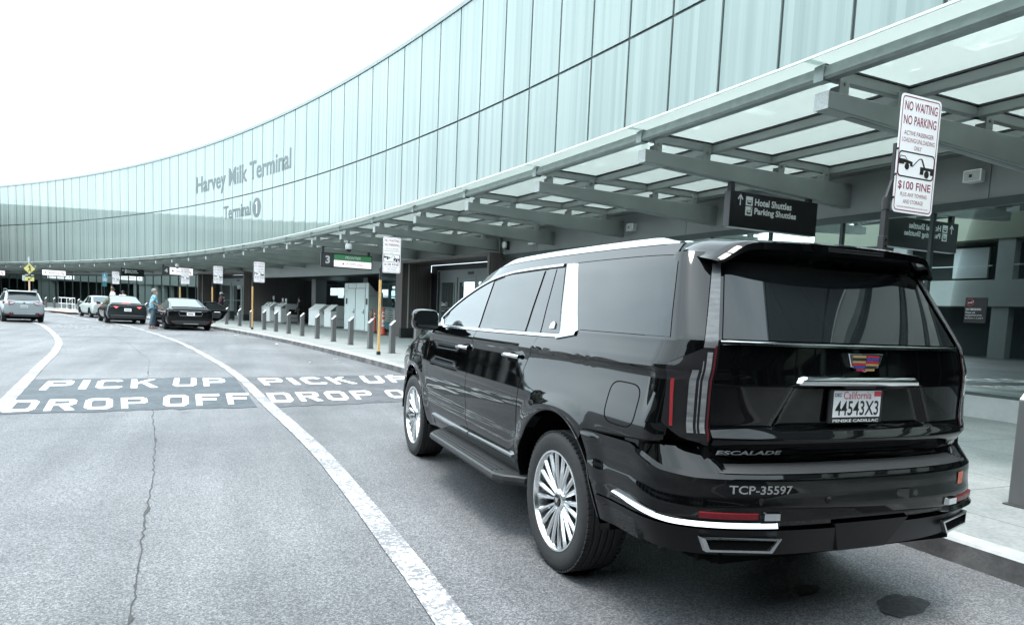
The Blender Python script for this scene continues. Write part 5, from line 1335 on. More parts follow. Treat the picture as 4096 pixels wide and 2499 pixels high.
def american(lab, s, d0, d1, z0, z1, num=None):
    r, F = hanging("gate_sign", lab, s, d0, d1, z0, z1)
    w_ = d1 - d0; x0 = d0 + .04
    if num:
        lit("number_panel", r, F, d0 + .03, d0 + .50, z0 + .03, z1 - .03, MATS["sign_dark_grey"]); x0 = d0 + .52
        m = MB(); text(m, num, lambda x, z, h: F(x, z, .005), d0 + .16, d0 + .38, z0 + .15, z1 - .15, .035); m.build("sign_lettering", M_SIGNTXT, r, fix=False)
    lit("lit_panel", r, F, x0, d1 - .04, z0 + .04, z1 - .04, M_GLOWW); W_ = d1 - .04 - x0; H_ = z1 - z0
    m = MB(); m.poly([F(x0 + W_ * .13 + .07 * math.cos(a), z0 + H_ * .5 + .07 * math.sin(a), .005) for a in [2 * PI * k / 14 for k in range(14)]]); m.build("airline_mark", mat("airline_dark", (.05, .06, .09), rough=.5), r, fix=False)
    m = MB(); text(m, "American", lambda x, z, h: F(x, z, .005), x0 + W_ * .27, x0 + W_ * .76, z0 + H_ * .33, z0 + H_ * .67, .0); m.build("sign_lettering", mat("airline_blue", (.10, .11, .19), rough=.5), r, fix=False)
    m = MB(); m.poly([F(x0 + W_ * a, z0 + H_ * b, .005) for a, b in ((.79, .78), (.81, .78), (.87, .52), (.84, .50))]); m.build("tail_mark", MATS["airline_dark"], r, fix=False)
    m = MB(); m.poly([F(x0 + W_ * a, z0 + H_ * b, .005) for a, b in ((.85, .50), (.88, .52), (.92, .26), (.89, .24))]); m.build("tail_mark", mat("airline_red", (.42, .05, .09), rough=.5), r, fix=False)
american("gate 4 sign with lit white airline panel, partly hidden by a parking sign", 62.77, -4.54, -2.30, 3.30, 3.91, "4")
american("lit white airline sign beside the yellow pedestrian crossing sign", 92.05, -4.44, -2.20, 3.32, 3.93)
american("lit white airline sign cut off by the left edge of the photo", 106.7, -4.3, -2.1, 3.32, 3.93)

# cameras, loudspeakers, lamps on the canopy and wall
def dome(lab, s, d, z):
    r = thing("security_camera", lab, "camera", *at(s, d, 0)); r['group'] = "dome cameras under the canopy"
    MB().lathe([(.001, z + .16), (.10, z + .16), (.13, z + .08), (.13, z - .03), (.10, z - .06)], 24, 'Z').build("housing", M_WHITE, r, smooth=50)
    MB().lathe([(.10, z - .06), (.09, z - .12), (.05, z - .16), (.001, z - .17)], 24, 'Z').build("dome", M_SMOKE, r, smooth=60)
    MB().box((.0, .0, z + .28), (.05, .05, .30)).build("mount", M_POLE, r)
dome("white dome camera hanging above the gate 3 sign", 29.9, -4.6, 3.78); dome("white dome camera hanging above the gate 4 sign", 59.4, -4.5, 3.85)
def speaker(lab, s, z, w_=.30):
    r = thing("wall_speaker", lab, "speaker", *at(s, 0, z)); r['group'] = "white loudspeakers on the grey wall"
    MB().hexa([(-.20, -w_ / 2, -.10), (-.02, -w_ / 2 + .04, -.10), (-.02, w_ / 2 - .04, -.10), (-.20, w_ / 2, -.10), (-.20, -w_ / 2, .10), (-.02, -w_ / 2 + .04, .09), (-.02, w_ / 2 - .04, .09), (-.20, w_ / 2, .10)]).build("cabinet", M_WHITE, r, bevel=.015)
    MB().box((-.203, .02, .0), (.006, .05, .05)).build("driver", M_POLE, r)
    MB().box((-.203, 0, 0), (.004, w_ - .05, .16)).build("grille", M_ENDG, r)
speaker("white box loudspeaker on the wall right of the large parking sign", 9.04, 4.06); speaker("white box loudspeaker on the wall behind the SUV roof", 18.28, 4.06)
hr = thing("wall_strobe", "round white alarm strobe on the wall above the timber door portal", "alarm", *at(25.5, 0, 4.02))
MB().cyl((-.16, 0, 0), .12, .07, 20, 'X').build("lens", M_WHITE, hr, smooth=40); MB().box((-.06, -.05, -.02), (.12, .12, .30)).build("back_box", M_POLE, hr)
wl = thing("wall_light", "small pale wall light on the grey cladding near the strobe", "light", *at(23.76, 0, 3.97)); MB().box((-.06, 0, 0), (.12, .36, .07)).build("housing", M_WHITE, wl, bevel=.01); MB().box((-.06, 0, -.038), (.1, .3, .008)).build("diffuser", M_BTOP, wl)
dp = thing("downpipe", "grey vertical downpipe on the wall beside the timber portal", "pipe", *at(25.95, -.1, 0)); MB().cyl((0, 0, 4.12), .06, .72, 14).build("pipe", M_STEELD, dp, smooth=40); MB().cyl((0, 0, 4.2), .075, .05, 14).build("pipe_collar", M_STEELD, dp, smooth=40)

# no smoking notice on the window
ns = thing("no_smoking_notice", "black no smoking notice stuck on the window at the right", "notice", *at(8.895, .022, 0))
F4 = lambda x, z, h: (-h, -x, z)
pn = MB().prism([(-.175, 1.69), (.175, 1.69), (.175, 2.105), (-.175, 2.105)], 0, .003, F4).build("notice_panel", M_GLOSSY_BLK, ns)
m = MB(); T = lambda s, x0, x1, z0, z1, b=0: text(m, s, lambda x, z, h: F4(x, z, .005), x0, x1, z0, z1, b)
T("NO SMOKING", -.155, .09, 1.895, 1.930, .015); T("Please use", -.155, .0, 1.845, 1.878); T("designated areas", -.155, .11, 1.797, 1.830); T("by Doors 1, 2 and 9", -.155, .13, 1.749, 1.782)
m.poly([F4(x, z, .005) for x, z in ((-.13, 2.015), (-.06, 2.015), (-.06, 2.027), (-.13, 2.027))]); m.poly([F4(x, z, .005) for x, z in ((-.055, 2.03), (-.04, 2.03), (-.045, 2.06), (-.05, 2.06))]); m.build("notice_lettering", M_SIGNTXT, pn, fix=False)
m = MB()
for k in range(28):
    a, b = 2 * PI * k / 28, 2 * PI * (k + 1) / 28; m.poly([F4(-.095 + r_ * math.cos(t), 2.028 + r_ * math.sin(t), .005) for r_, t in ((.052, a), (.060, a), (.060, b), (.052, b))])
m.poly([F4(x, z, .006) for x, z in ((-.135, 1.990), (-.129, 1.984), (-.055, 2.064), (-.061, 2.070))]); m.build("prohibition_ring", mat("notice_red", (.40, .02, .05), rough=.5), pn, fix=False)

# check-in kiosks, cabinet, lift, delineators
def kiosk(lab, s0, s1, d0, dep, screens):
    """counters face the road; local x outwards, y along the street"""
    r = thing("check_in_kiosk", lab, "kiosk", P((s0 + s1) / 2, d0, .154), (s0 + s1) / 2 / RR, group="curbside check-in kiosks")
    L_ = (s1 - s0) / 2
    MB().hexa([(.42, -L_, .10), (dep, -L_, .10), (dep, L_, .10), (.42, L_, .10), (.42, -L_, 1.38), (dep, -L_, 1.36), (dep, L_, 1.36), (.42, L_, 1.38)]).build("body", M_KIOSK, r, bevel=.02)
    MB().box((dep / 2 + .1, 0, .05), (dep - .1, 2 * L_ - .1, .10)).build("plinth", M_KDARK, r)
    for a0, a1 in ((.02, .99), (-.99, -.42)):
        yc, yw = L_ * (a0 + a1) / 2, L_ * (a1 - a0)
        MB().box((.24, yc, .53), (.40, yw, .98)).build("counter", M_KWHITE, r, bevel=.01)
        MB().hexa([(.02, yc - yw / 2, 1.03), (.50, yc - yw / 2, 1.40), (.50, yc + yw / 2, 1.40), (.02, yc + yw / 2, 1.03), (.02, yc - yw / 2, 1.07), (.50, yc - yw / 2, 1.44), (.50, yc + yw / 2, 1.44), (.02, yc + yw / 2, 1.07)]).build("sloped_top", M_KWHITE, r, bevel=.01)
        if screens:
            for q in (.2, .5, .8):
                for (xa, za) in ((.12, 1.155), (.32, 1.31)):
                    y = yc - yw / 2 + yw * q + (.06 if xa > .2 else -.04); MB().hexa([(xa, y - .11, za), (xa + .11, y - .11, za + .085), (xa + .11, y + .11, za + .085), (xa, y + .11, za), (xa, y - .11, za + .012), (xa + .11, y - .11, za + .097), (xa + .11, y + .11, za + .097), (xa, y + .11, za + .012)]).build("printed_card", M_KDARK, r)
    MB().hexa([(.06, -L_ * .42, 1.03), (.50, -L_ * .42, 1.37), (.50, L_ * .02, 1.37), (.06, L_ * .02, 1.03), (.06, -L_ * .42, 1.07), (.50, -L_ * .42, 1.41), (.50, L_ * .02, 1.41), (.06, L_ * .02, 1.07)]).build("dark_strip", M_KDARK, r)
    MB().box((.40, -L_ * .20, .90), (.30, .5, .20)).build("printer_slot", M_BLK, r)
    if screens:
        MB().box((.95, -L_ - .005, .80), (.62, .02, .36)).build("side_window", M_BLK, r); MB().box((.85, -L_ - .006, .36), (.8, .02, .05)).build("side_groove", M_KDARK, r)
        for y, h in ((L_ * .35, 1.72), (-L_ * .5, 1.58), (-L_ * .8, 1.56)):
            st = MB().tube([(.62, y, 1.36), (.62, y, h)], .02, 8).build("screen_stand", M_WHITE, r); MB().box((.60, y, h + .05), (.06, .22, .24)).build("screen", M_KIOSK, st, bevel=.01)
    else:
        MB().box((.85, -L_ - .004, .55), (.8, .015, .02)).build("side_groove", M_KDARK, r)
    return r
kiosk("farther white and grey check-in kiosk with printed cards on its sloped top", 53.6, 57.4, .60, 1.35, True)
kiosk("nearer check-in kiosk with two blank white counters beside the white cabinet", 45.55, 49.0, .60, .95, False)
tb = thing("information_board", "teal information board with pale head standing left of the farther kiosk", "board", P(57.75, .55, .154), 57.75 / RR)
MB().box((0, 0, .55), (.50, .07, 1.02)).build("board_panel", M_TEAL, tb, bevel=.01); MB().box((0, 0, 1.17), (.50, .08, .22)).build("board_head", M_KIOSK, tb, bevel=.01); MB().box((0, 0, .03), (.56, .30, .06)).build("foot", M_KDARK, tb)
# white equipment cabinet with two doors
cb = thing("equipment_cabinet", "tall white two-door cabinet with a sloped grey roof on the pavement", "cabinet", P(42.8, 1.0, .154), 42.8 / RR)
hl = 1.63
prof = [(0, 0), (.92, 0), (.92, 2.22), (.46, 2.30), (.0, 2.74)]
MB().prism(prof, -hl, hl, lambda x, z, h: (x, h, z)).build("cabinet_body", M_CABW, cb, bevel=.01)
MB().hexa([(.004, -hl - .01, 2.742), (.47, -hl - .01, 2.305), (.47, hl + .01, 2.305), (.004, hl + .01, 2.742), (.01, -hl - .01, 2.755), (.475, -hl - .01, 2.318), (.475, hl + .01, 2.318), (.01, hl + .01, 2.755)]).build("roof_sheet", M_KDARK, cb)
for k, (y0, y1) in enumerate(((.08, 1.10), (-1.22, -.10))):
    d_ = MB().box((-.012, (y0 + y1) / 2, 1.23), (.03, y1 - y0, 2.38)).build("door", M_CABW, cb, bevel=.006)
    MB().box((-.001, (y0 + y1) / 2, 1.235), (.012, y1 - y0 + .05, 2.43)).build("door_gap", M_KDARK, d_)
    hy = y0 + .10
    m = MB(); m.box((-.04, hy, 1.10), (.02, .05, .26)); m.tube([(-.04, hy, 1.06), (-.09, hy, 1.06), (-.09, hy + .16, 1.05)], .018, 8); m.build("handle", M_ALU, d_)
for y in (1.30, -1.44): MB().box((-.012, y, 1.68), (.03, .17, .34)).build("card_reader", M_BLK, cb, bevel=.01)
for y in (1.12, -.02, -1.25): MB().box((-.003, y, 2.55), (.008, .015, .36)).build("panel_seam", M_KDARK, cb)
MB().box((-.003, 1.36, 2.30), (.008, .5, .012)).build("panel_seam", M_KDARK, cb); MB().box((.25, -hl - .003, 2.02), (.5, .008, .012), M=Matrix.Rotation(R(0), 3, 'Y')).build("panel_seam", M_KDARK, cb)
# teal scissor lift
lf_ = thing("scissor_lift", "teal scissor lift with guard rails parked behind the white cabinet", "lift", P(38.9, 1.55, .154), 38.9 / RR)
MB().box((0, 0, .42), (.8, 1.75, .38)).build("chassis", M_TEAL, lf_, bevel=.02)
for y in (-.62, .62):
    for x in (-.36, .36): MB().cyl((x, y, .2), .2, .13, 20, 'X').build("wheel", M_TYRE, lf_, smooth=40)
for k in range(6):
    z0 = .62 + .125 * k
    m = MB(); m.tube([(-.3, -.8, z0), (-.3, .8, z0 + .10)], .03, 6); m.tube([(-.26, .8, z0), (-.26, -.8, z0 + .10)], .03, 6); m.tube([(.3, -.8, z0), (.3, .8, z0 + .10)], .03, 6); m.build("scissor_arm", M_ENDG, lf_)
MB().box((0, 0, 1.38), (.86, 1.8, .08)).build("platform", M_TEAL, lf_, bevel=.01)
bp_ = MB().box((0, -.92, 1.50), (.90, .03, .32)).build("side_board", M_TEAL, lf_)
m = MB(); F = lambda x, z, h: (x, -.938 - h, z); text(m, "Genie GS-3232", F, -.40, .34, 1.52, 1.63, .02); m.poly([F(-.30, 1.42, 0), F(.10, 1.42, 0), F(.10, 1.45, 0), F(-.30, 1.45, 0)]); m.build("board_lettering", M_WHITE, bp_, fix=False)
for z in (2.0, 2.65):
    MB().tube([(-.42, -.88, z), (.42, -.88, z), (.42, .88, z), (-.42, .88, z), (-.42, -.88, z)], .022, 8).build("guard_rail", M_TEAL, lf_)
for x in (-.42, .05, .42):
    for y in (-.88, .88): MB().tube([(x, y, 1.4), (x, y, 2.65)], .022, 8).build("rail_post", M_TEAL, lf_)
MB().box((-.05, -.5, 1.95), (.34, .3, .45)).build("control_box", M_KIOSK, lf_, bevel=.02); MB().tube([(.1, -.6, 1.7), (.2, -.62, 2.15), (.15, -.6, 2.3)], .02, 8).build("control_lever", M_POLE, lf_)
MB().cyl((.1, -.95, .45), .24, .03, 24, 'Y').build("hose_reel", M_KDARK, lf_, smooth=40)
# delineator posts
def delin(lab, s, d, h, stripes, rope=False):
    r = thing("delineator_post", lab, "delineator", P(s, d, .154), s / RR, group="orange delineator posts by the cabinet")
    MB().box((0, 0, .025), (.42, .42, .05)).build("rubber_base", M_PLAST, r, bevel=.015)
    MB().lathe([(.055, .05), (.055, h - .14), (.05, h - .12), (.03, h - .10), (.03, h - .06), (.045, h - .05), (.03, h), (.001, h)], 20, 'Z').build("tube", M_ORANGE, r, smooth=40)
    for z0, z1 in stripes: MB().lathe([(.0565, z0), (.0565, z1)], 20, 'Z').build("reflective_band", M_BTOP, r, smooth=60)
    if rope: MB().lathe([(.058, h - .42), (.075, h - .38), (.062, h - .34), (.078, h - .28), (.062, h - .22), (.07, h - .12), (.04, h - .08)], 16, 'Z').build("rope_wrap", mat("rope_tan", (.35, .22, .13), rough=.9, var=.4, vscale=40), r, smooth=60)
    return r
delin("orange delineator post wrapped in tan rope beside the white cabinet", 39.70, .55, 1.28, [], True)
delin("slim orange delineator post with two white bands beside the roped one", 39.30, .55, 1.22, [(.98, 1.06), (.80, .90)])
delin("orange delineator post with white bands just right of the yellow post", 38.25, .50, 1.22, [(.98, 1.06), (.78, .88)])
r = thing("striped_cone_post", "tall orange and white striped cone post by the timber portal", "delineator", P(36.75, -.15, .154), 36.75 / RR)
MB().box((0, 0, .02), (.40, .40, .04)).build("rubber_base", M_PLAST, r, bevel=.01)
MB().lathe([(.16, .04), (.075, .38), (.062, 1.05), (.055, 1.34), (.06, 1.38), (.001, 1.38)], 22, 'Z').build("cone_body", M_ORANGE, r, smooth=40)
for z0, z1 in ((.42, .55), (.60, .78), (.92, 1.0), (1.08, 1.17)):
    rr_ = lambda z: interp([(.04, .162), (.38, .077), (1.05, .064), (1.34, .057)], z); MB().lathe([(rr_(z0), z0), (rr_(z1), z1)], 22, 'Z').build("reflective_band", M_BTOP, r, smooth=60)
# ------------------------------------------------------------------ the other cars
def car(name, lab, loc, rz, c):
    """local frame: y forward from the rear bumper, x to the right"""
    r = thing(name, lab, "car", loc, rz); Wd, Ln = c['W'] / 2, c['L']; pm, gm = c['paint'], c['glass']
    rearz, beltz = c['deck'], c['belt']; top = c['top']            # top: list of (y, z) silhouette of the lower body
    zl = c.get('zl', .24)
    st = []
    ys = [0, .03, .10, .25, .5, .9, 1.4, 2.0, 2.6, 3.2, 3.7, Ln - .5, Ln - .2, Ln - .06, Ln]
    axr, axf = c['axles']; wr = c['wr']
    for y in ys:
        e = interp([(0, .86), (.03, .93), (.10, .965), (.25, .985), (.6, 1), (Ln - .9, 1), (Ln - .4, .95), (Ln - .1, .86), (Ln, .78)], y)
        w_ = Wd * e; zt_ = sinterp(top, y); zb_ = zl + (.14 if y < .02 else .05 if y < .06 else 0) + (.1 if y > Ln - .1 else 0)
        zm = lerp(zb_, zt_, .55)
        half = [(0, zb_), (w_ * .80, zb_), (w_ * .95, zb_ + .06), (w_ * .995, zb_ + .22), (w_, zm), (w_ * .985, lerp(zm, zt_, .55)), (w_ * .93, zt_ - .05), (w_ * .84, zt_), (w_ * .45, zt_ + .012), (0, zt_ + .016)]
        if abs(y - axr) < wr * 1.02 or abs(y - axf) < wr * 1.02: pass
        st.append([(x, y, z) for x, z in half] + [(-x, y, z) for x, z in reversed(half[1:-1])])
    MB().loft(st).build("body", pm, r, smooth=38, sub=1)
    # cabin
    (yb, zb), (y1, z1), (y2, z2), (y3, z3) = c['cabin']; cw, rw = Wd * c.get('cw', .90), Wd * c.get('rw', .70)
    def sec(y):
        zt_ = interp([(yb, zb), (y1, z1), ((y1 + y2) / 2, c['H']), (y2, z2), (y3, z3)], y); f = max(0, min(1, (zt_ - beltz) / (c['H'] - beltz))); wt = lerp(cw, rw, f)
        return zt_, wt
    cys = [yb, lerp(yb, y1, .33), lerp(yb, y1, .66), y1, lerp(y1, y2, .33), lerp(y1, y2, .66), y2, lerp(y2, y3, .5), y3]; rg = []
    for y in cys:
        zt_, wt = sec(y); zb0 = beltz - .06
        half = [(0, zb0), (cw, zb0), (lerp(cw, wt, .5), lerp(zb0, zt_, .5)), (wt, zt_ - .03), (wt * .86, zt_ + .004), (wt * .4, zt_ + .02), (0, zt_ + .024)]
        rg.append([(x, y, z) for x, z in half] + [(-x, y, z) for x, z in reversed(half[1:-1])])
    MB().loft(rg).build("cabin", c.get('cabpaint', pm), r, smooth=45)
    def glass(nm, pts): 
        (a, b, c_, d) = pts; MB().grid(lambda u, v: tuple(lerp(lerp(Vector(a), Vector(b), u), lerp(Vector(d), Vector(c_), u), v) + Vector((0, -.035 * math.sin(u * PI) if nm == "rear_window" else 0, .018 * math.sin(u * PI) if nm != "side_window" else 0))), 10, 6).build(nm, gm if nm != "rear_window" else c.get('rglass', gm), r, smooth=60)
    ra, rb = c.get('rw0', .90), c.get('rw1', .90)
    q0, q1 = .06, .94
    p = lambda t: (lerp(yb, y1, t), lerp(zb, z1, t))
    ya, za = p(q0); yt, zt_ = p(q1); wa, wt = sec(ya)[1] * ra, sec(yt)[1] * rb
    o_ = .022
    glass("rear_window", [(-wa, ya - o_, za + o_), (wa, ya - o_, za + o_), (wt, yt - o_, zt_ + o_), (-wt, yt - o_, zt_ + o_)])
    glass("windshield", [(-cw * .88, y3 - .08, z3 + .08), (cw * .88, y3 - .08, z3 + .08), (rw * .86, y2 + .05, z2 + .02), (-rw * .86, y2 + .05, z2 + .02)])
    for sg in (-1, 1):
        def sp_(y, t):
            zt2, wt2 = sec(y); z = lerp(beltz + .02, zt2 - .07, t); f = (z - beltz + .06) / max(.02, zt2 - .03 - beltz + .06); return Vector((sg * (lerp(cw, wt2, min(1, f)) + .008), y, z))
        ym = c.get('mid', (y1 + y2) / 2 - .1)
        for (a, b, at_, bt_) in ((c.get('swr', y1 - .45), ym - .04, c.get('swrt', y1 + .05), ym - .04), (ym + .04, y3 - .55, ym + .04, y2 + .02)):
            MB().grid(lambda u, v: tuple(sp_(lerp(lerp(a, b, u), lerp(at_, bt_, u), v), v)), 8, 4).build("side_window", gm, r, smooth=60)
        m = MB(); m.hexa([(sg * (Wd - .04), y3 - .75, beltz + .0), (sg * (Wd + .17), y3 - .78, beltz + .02), (sg * (Wd + .17), y3 - .64, beltz + .02), (sg * (Wd - .04), y3 - .62, beltz), (sg * (Wd - .04), y3 - .75, beltz + .12), (sg * (Wd + .15), y3 - .78, beltz + .16), (sg * (Wd + .15), y3 - .64, beltz + .15), (sg * (Wd - .04), y3 - .62, beltz + .12)]); m.build("door_mirror", pm, r, bevel=.02)
    for sg in (-1, 1):
        for y in (axr, axf):
            wh = thing("wheel", None, None, (sg * (Wd - .115), y, wr), 0 if sg > 0 else PI); wh.parent = r
            MB().lathe([(wr * .66, -.09), (wr * .92, -.11), (wr, -.08), (wr, .08), (wr * .92, .11), (wr * .66, .10)], 32).build("tyre", M_TYRE, wh, smooth=40)
            rm = MB(); rm.lathe([(wr * .67, .09), (wr * .63, .09), (wr * .60, .0), (wr * .66, -.08)], 32)
            for k in range(5):
                a = 2 * PI * k / 5; M = Matrix.Rotation(a, 3, 'X'); rm.box(M @ Vector((.07, 0, wr * .34)), (.03, .055, wr * .60), M=M)
            rm.cyl((.07, 0, 0), wr * .17, .05, 16, 'X'); rm.build("rim", c.get('rim', M_RIM), wh, smooth=40)
            MB().cyl((.0, 0, 0), wr * .60, .05, 24, 'X').build("brake_disc", M_DARK, wh)
            # dark wheel arch
            MB().prism([(y + (wr * 1.13) * math.cos(a), wr + (wr * 1.13) * math.sin(a)) for a in [PI * k / 14 - .1 + k * .2 / 14 for k in range(15)]], sg * (Wd - .3), sg * (Wd + .004), lambda x, z, h: (h, x, z)).build("wheel_arch", M_PLAST if c.get('clad') else M_DARK, r)
    MB().box((0, Ln / 2, .22), (c['W'] * .86, Ln * .92, .12)).build("underbody", M_DARK, r)
    return r
def plate(r, x0, x1, z0, z1, y, txt, m=None, frame=None):
    F = lambda x, z, h: (x, y - h, z)
    pp = MB().prism([(x0, z0), (x1, z0), (x1, z1), (x0, z1)], 0, .012, F).build("license_plate", m or M_SIGNW, r)
    b = MB(); w_ = x1 - x0
    for k in range(7):
        xa = x0 + w_ * (.13 + .108 * k); b.poly([F(xa, z0 + .035, .0135), F(xa + w_ * .07, z0 + .035, .0135), F(xa + w_ * .07, z1 - .045, .0135), F(xa, z1 - .045, .0135)])
    if txt != "": b.build("plate_marks", M_KDARK, pp, fix=False)
    return pp
def lamp(r, name, pts, y0, y1, m, mirror=True, parent=None):
    out_ = []
    for sg in ((-1, 1) if mirror else (1,)):
        b = MB(); n = len(pts); vs = [(sg * x, y0(x) if callable(y0) else y0, z) for x, z in pts] + [(sg * x, (y0(x) if callable(y0) else y0) + y1, z) for x, z in pts]
        b.add(vs, [tuple(range(n)), tuple(range(n, 2 * n))] + [(i, (i + 1) % n, n + (i + 1) % n, n + i) for i in range(n)]); out_.append(b.build(name, m, parent or r, bevel=.006))
    return out_
M_LAMP = mat("tail_lamp_red", (.22, .012, .02), rough=.15)
M_LAMPON = mat("tail_lamp_lit", (.5, .03, .04), rough=.2, emit=(1.0, .10, .10), estr=1.1)
M_SILVER = mat("silver_car_paint", (.31, .345, .36), rough=.28, metal=.35, spec=.6)
M_PALE = mat("pale_car_paint", (.34, .375, .36), rough=.25, spec=.6)
M_GREY = mat("dark_grey_car_paint", (.018, .023, .024), rough=.14, spec=.35)
M_BLKCAR = mat("black_car_paint", (.004, .0045, .005), rough=.08, spec=.3)
M_CGLASS = mat("car_glass", (.022, .027, .028), rough=.02, spec=.8)
M_PGLASS = mat("pale_reflecting_glass", (.075, .098, .108), rough=.03, spec=.28)

# silver crossover
cx = car("silver_crossover", "silver crossover with black roof rails and wheel cladding at the left edge", (-12.25, 38.5, 0), R(19), dict(
    W=1.80, L=4.45, H=1.58, paint=M_SILVER, glass=M_CGLASS, deck=1.05, belt=1.03, zl=.34, clad=True, wr=.345, axles=(.86, 3.52), rim=M_SILVER,
    top=[(0, 1.02), (.1, 1.06), (.6, 1.06), (3.2, 1.05), (3.6, 1.02), (4.2, .93), (4.45, .84)], cabin=((.10, 1.06), (.62, 1.52), (1.9, 1.55), (3.35, 1.04)), cw=.90, rw=.74, mid=1.75, swr=.55, swrt=.75, rw0=.88, rw1=.90))
for sg in (-1, 1):
    MB().tube([(sg * .62, .58, 1.56), (sg * .63, .75, 1.645), (sg * .63, 1.5, 1.67), (sg * .63, 2.1, 1.645), (sg * .62, 2.3, 1.58)], .026, 8).build("roof_rail", M_POLE, cx, smooth=60)
MB().hexa([(-.60, .40, 1.535), (.60, .40, 1.535), (.62, .75, 1.575), (-.62, .75, 1.575), (-.60, .38, 1.565), (.60, .38, 1.565), (.62, .75, 1.60), (-.62, .75, 1.60)]).build("spoiler", M_SILVER, cx, bevel=.012)
MB().hexa([(-.66, .05, 1.06), (.66, .05, 1.06), (.66, .12, 1.09), (-.66, .12, 1.09), (-.66, .06, 1.10), (.66, .06, 1.10), (.66, .14, 1.12), (-.66, .14, 1.12)]).build("window_ledge", M_SILVER, cx, bevel=.01)
yr = lambda x: .012 + .14 * max(0, (abs(x) - .6) / .3) ** 1.6
for l_ in lamp(cx, "taillight", [(.36, 1.005), (.60, 1.03), (.86, 1.035), (.885, .96), (.86, .89), (.62, .86), (.46, .90)], lambda x: yr(x) - .022, .05, M_LAMP):
    pass
for l_ in lamp(cx, "reversing_lamp", [(.40, .985), (.60, 1.0), (.60, .91), (.48, .925)], lambda x: yr(x) - .028, .02, mat("clear_lamp", (.62, .55, .56), rough=.2)): pass
lamp(cx, "fog_reflector", [(.50, .40), (.74, .41), (.74, .50), (.56, .50)], lambda x: yr(x) - .012, .03, M_LAMP)
lamp(cx, "bumper_cladding", [(.44, .34), (.86, .34), (.88, .66), (.76, .70), (.56, .68)], lambda x: yr(x) - .006, .04, M_PLAST)
MB().prism([(-.62, .30), (.62, .30), (.50, .46), (-.50, .46)], -.014, .03, lambda x, z, h: (x, h, z)).build("lower_diffuser", M_PLAST, cx); MB().box((0, -.018, .43), (.9, .02, .05)).build("bumper_strip", M_SILVER, cx, bevel=.01)
MB().prism([(-.40, .70), (.40, .70), (.46, .88), (-.46, .88)], -.002, .02, lambda x, z, h: (x, .004 + h * .1 - .008, z)).build("plate_recess", M_SILVER, cx)
plate(cx, -.155, .155, .74, .88, -.006, "7XKB219", M_KIOSK); MB().cyl((0, .002, .985), .045, .02, 16, 'Y').build("emblem", M_CHROME, cx, smooth=40)
# pale sedan
ps = car("pale_sedan", "pale silver sedan with red tail light stopped at the far kerb", (-10.3, 51.2, 0), R(21), dict(
    W=1.80, L=4.75, H=1.50, paint=M_PALE, glass=M_CGLASS, rglass=M_PGLASS, deck=1.0, belt=.96, zl=.22, wr=.335, axles=(1.0, 3.75),
    top=[(0, .98), (.12, 1.04), (.8, 1.03), (1.4, .98), (3.4, .97), (4.2, .88), (4.75, .74)], cabin=((.72, 1.02), (1.45, 1.44), (2.5, 1.47), (3.55, .97)), cw=.88, rw=.68, mid=2.0, swr=1.05, swrt=1.5))
lamp(ps, "taillight", [(.42, .95), (.86, 1.0), (.88, .90), (.72, .82), (.44, .86)], lambda x: -.01 + .16 * max(0, (abs(x) - .5) / .38) ** 2, .05, M_LAMPON)
plate(ps, -.155, .155, .68, .82, -.004, "6LRT408"); MB().box((0, .02, .33), (1.4, .06, .12)).build("lower_bumper", M_PLAST, ps, bevel=.02)
# dark grey sedan
k_ = 1.10
gs = car("grey_sedan", "dark grey sedan with lit red brake lights in the second lane", (-7.9, 40.9, 0), R(14), dict(
    W=1.86, L=4.70, H=1.42, paint=M_GREY, glass=M_CGLASS, rglass=M_PGLASS, deck=.95, belt=.92, zl=.20, wr=.335, axles=(.98, 3.85), rim=M_KDARK,
    top=[(0, .93), (.10, 1.0), (.5, .99), (1.2, .93), (3.4, .92), (4.2, .82), (4.7, .66)], cabin=((.42, 1.0), (1.65, 1.38), (2.45, 1.41), (3.75, .92)), cw=.86, rw=.62, mid=2.15, swr=1.1, swrt=1.7, rw0=.90, rw1=.94))
gs.scale = (k_, k_, k_)
lamp(gs, "taillight", [(.42, .86), (.62, .875), (.84, .90), (.87, .84), (.80, .775), (.52, .79)], lambda x: -.006 + .17 * max(0, (abs(x) - .5) / .37) ** 2, .05, M_LAMPON)
MB().hexa([(-.78, .0, .955), (.78, .0, .955), (.80, .16, .985), (-.80, .16, .985), (-.76, -.02, .985), (.76, -.02, .985), (.80, .16, 1.01), (-.80, .16, 1.01)]).build("boot_spoiler", M_GLOSS, gs, bevel=.01)
MB().box((0, .545, 1.085), (.40, .03, .045), M=Matrix.Rotation(R(-60), 3, 'X')).build("brake_light", M_LAMPON, gs)
plate(gs, -.16, .16, .64, .79, -.004, "8ABC764"); MB().box((0, .0, .36), (1.55, .05, .18)).build("lower_bumper", M_PLAST, gs, bevel=.03); MB().box((0, -.028, .43), (1.3, .012, .012)).build("bumper_line", M_KDARK, gs); MB().box((0, -.004, .92), (.05, .012, .06)).build("emblem", M_CHROME, gs, bevel=.006)
MB().box((0, .001, .81), (1.0, .01, .008)).build("boot_seam", M_DARK, gs)
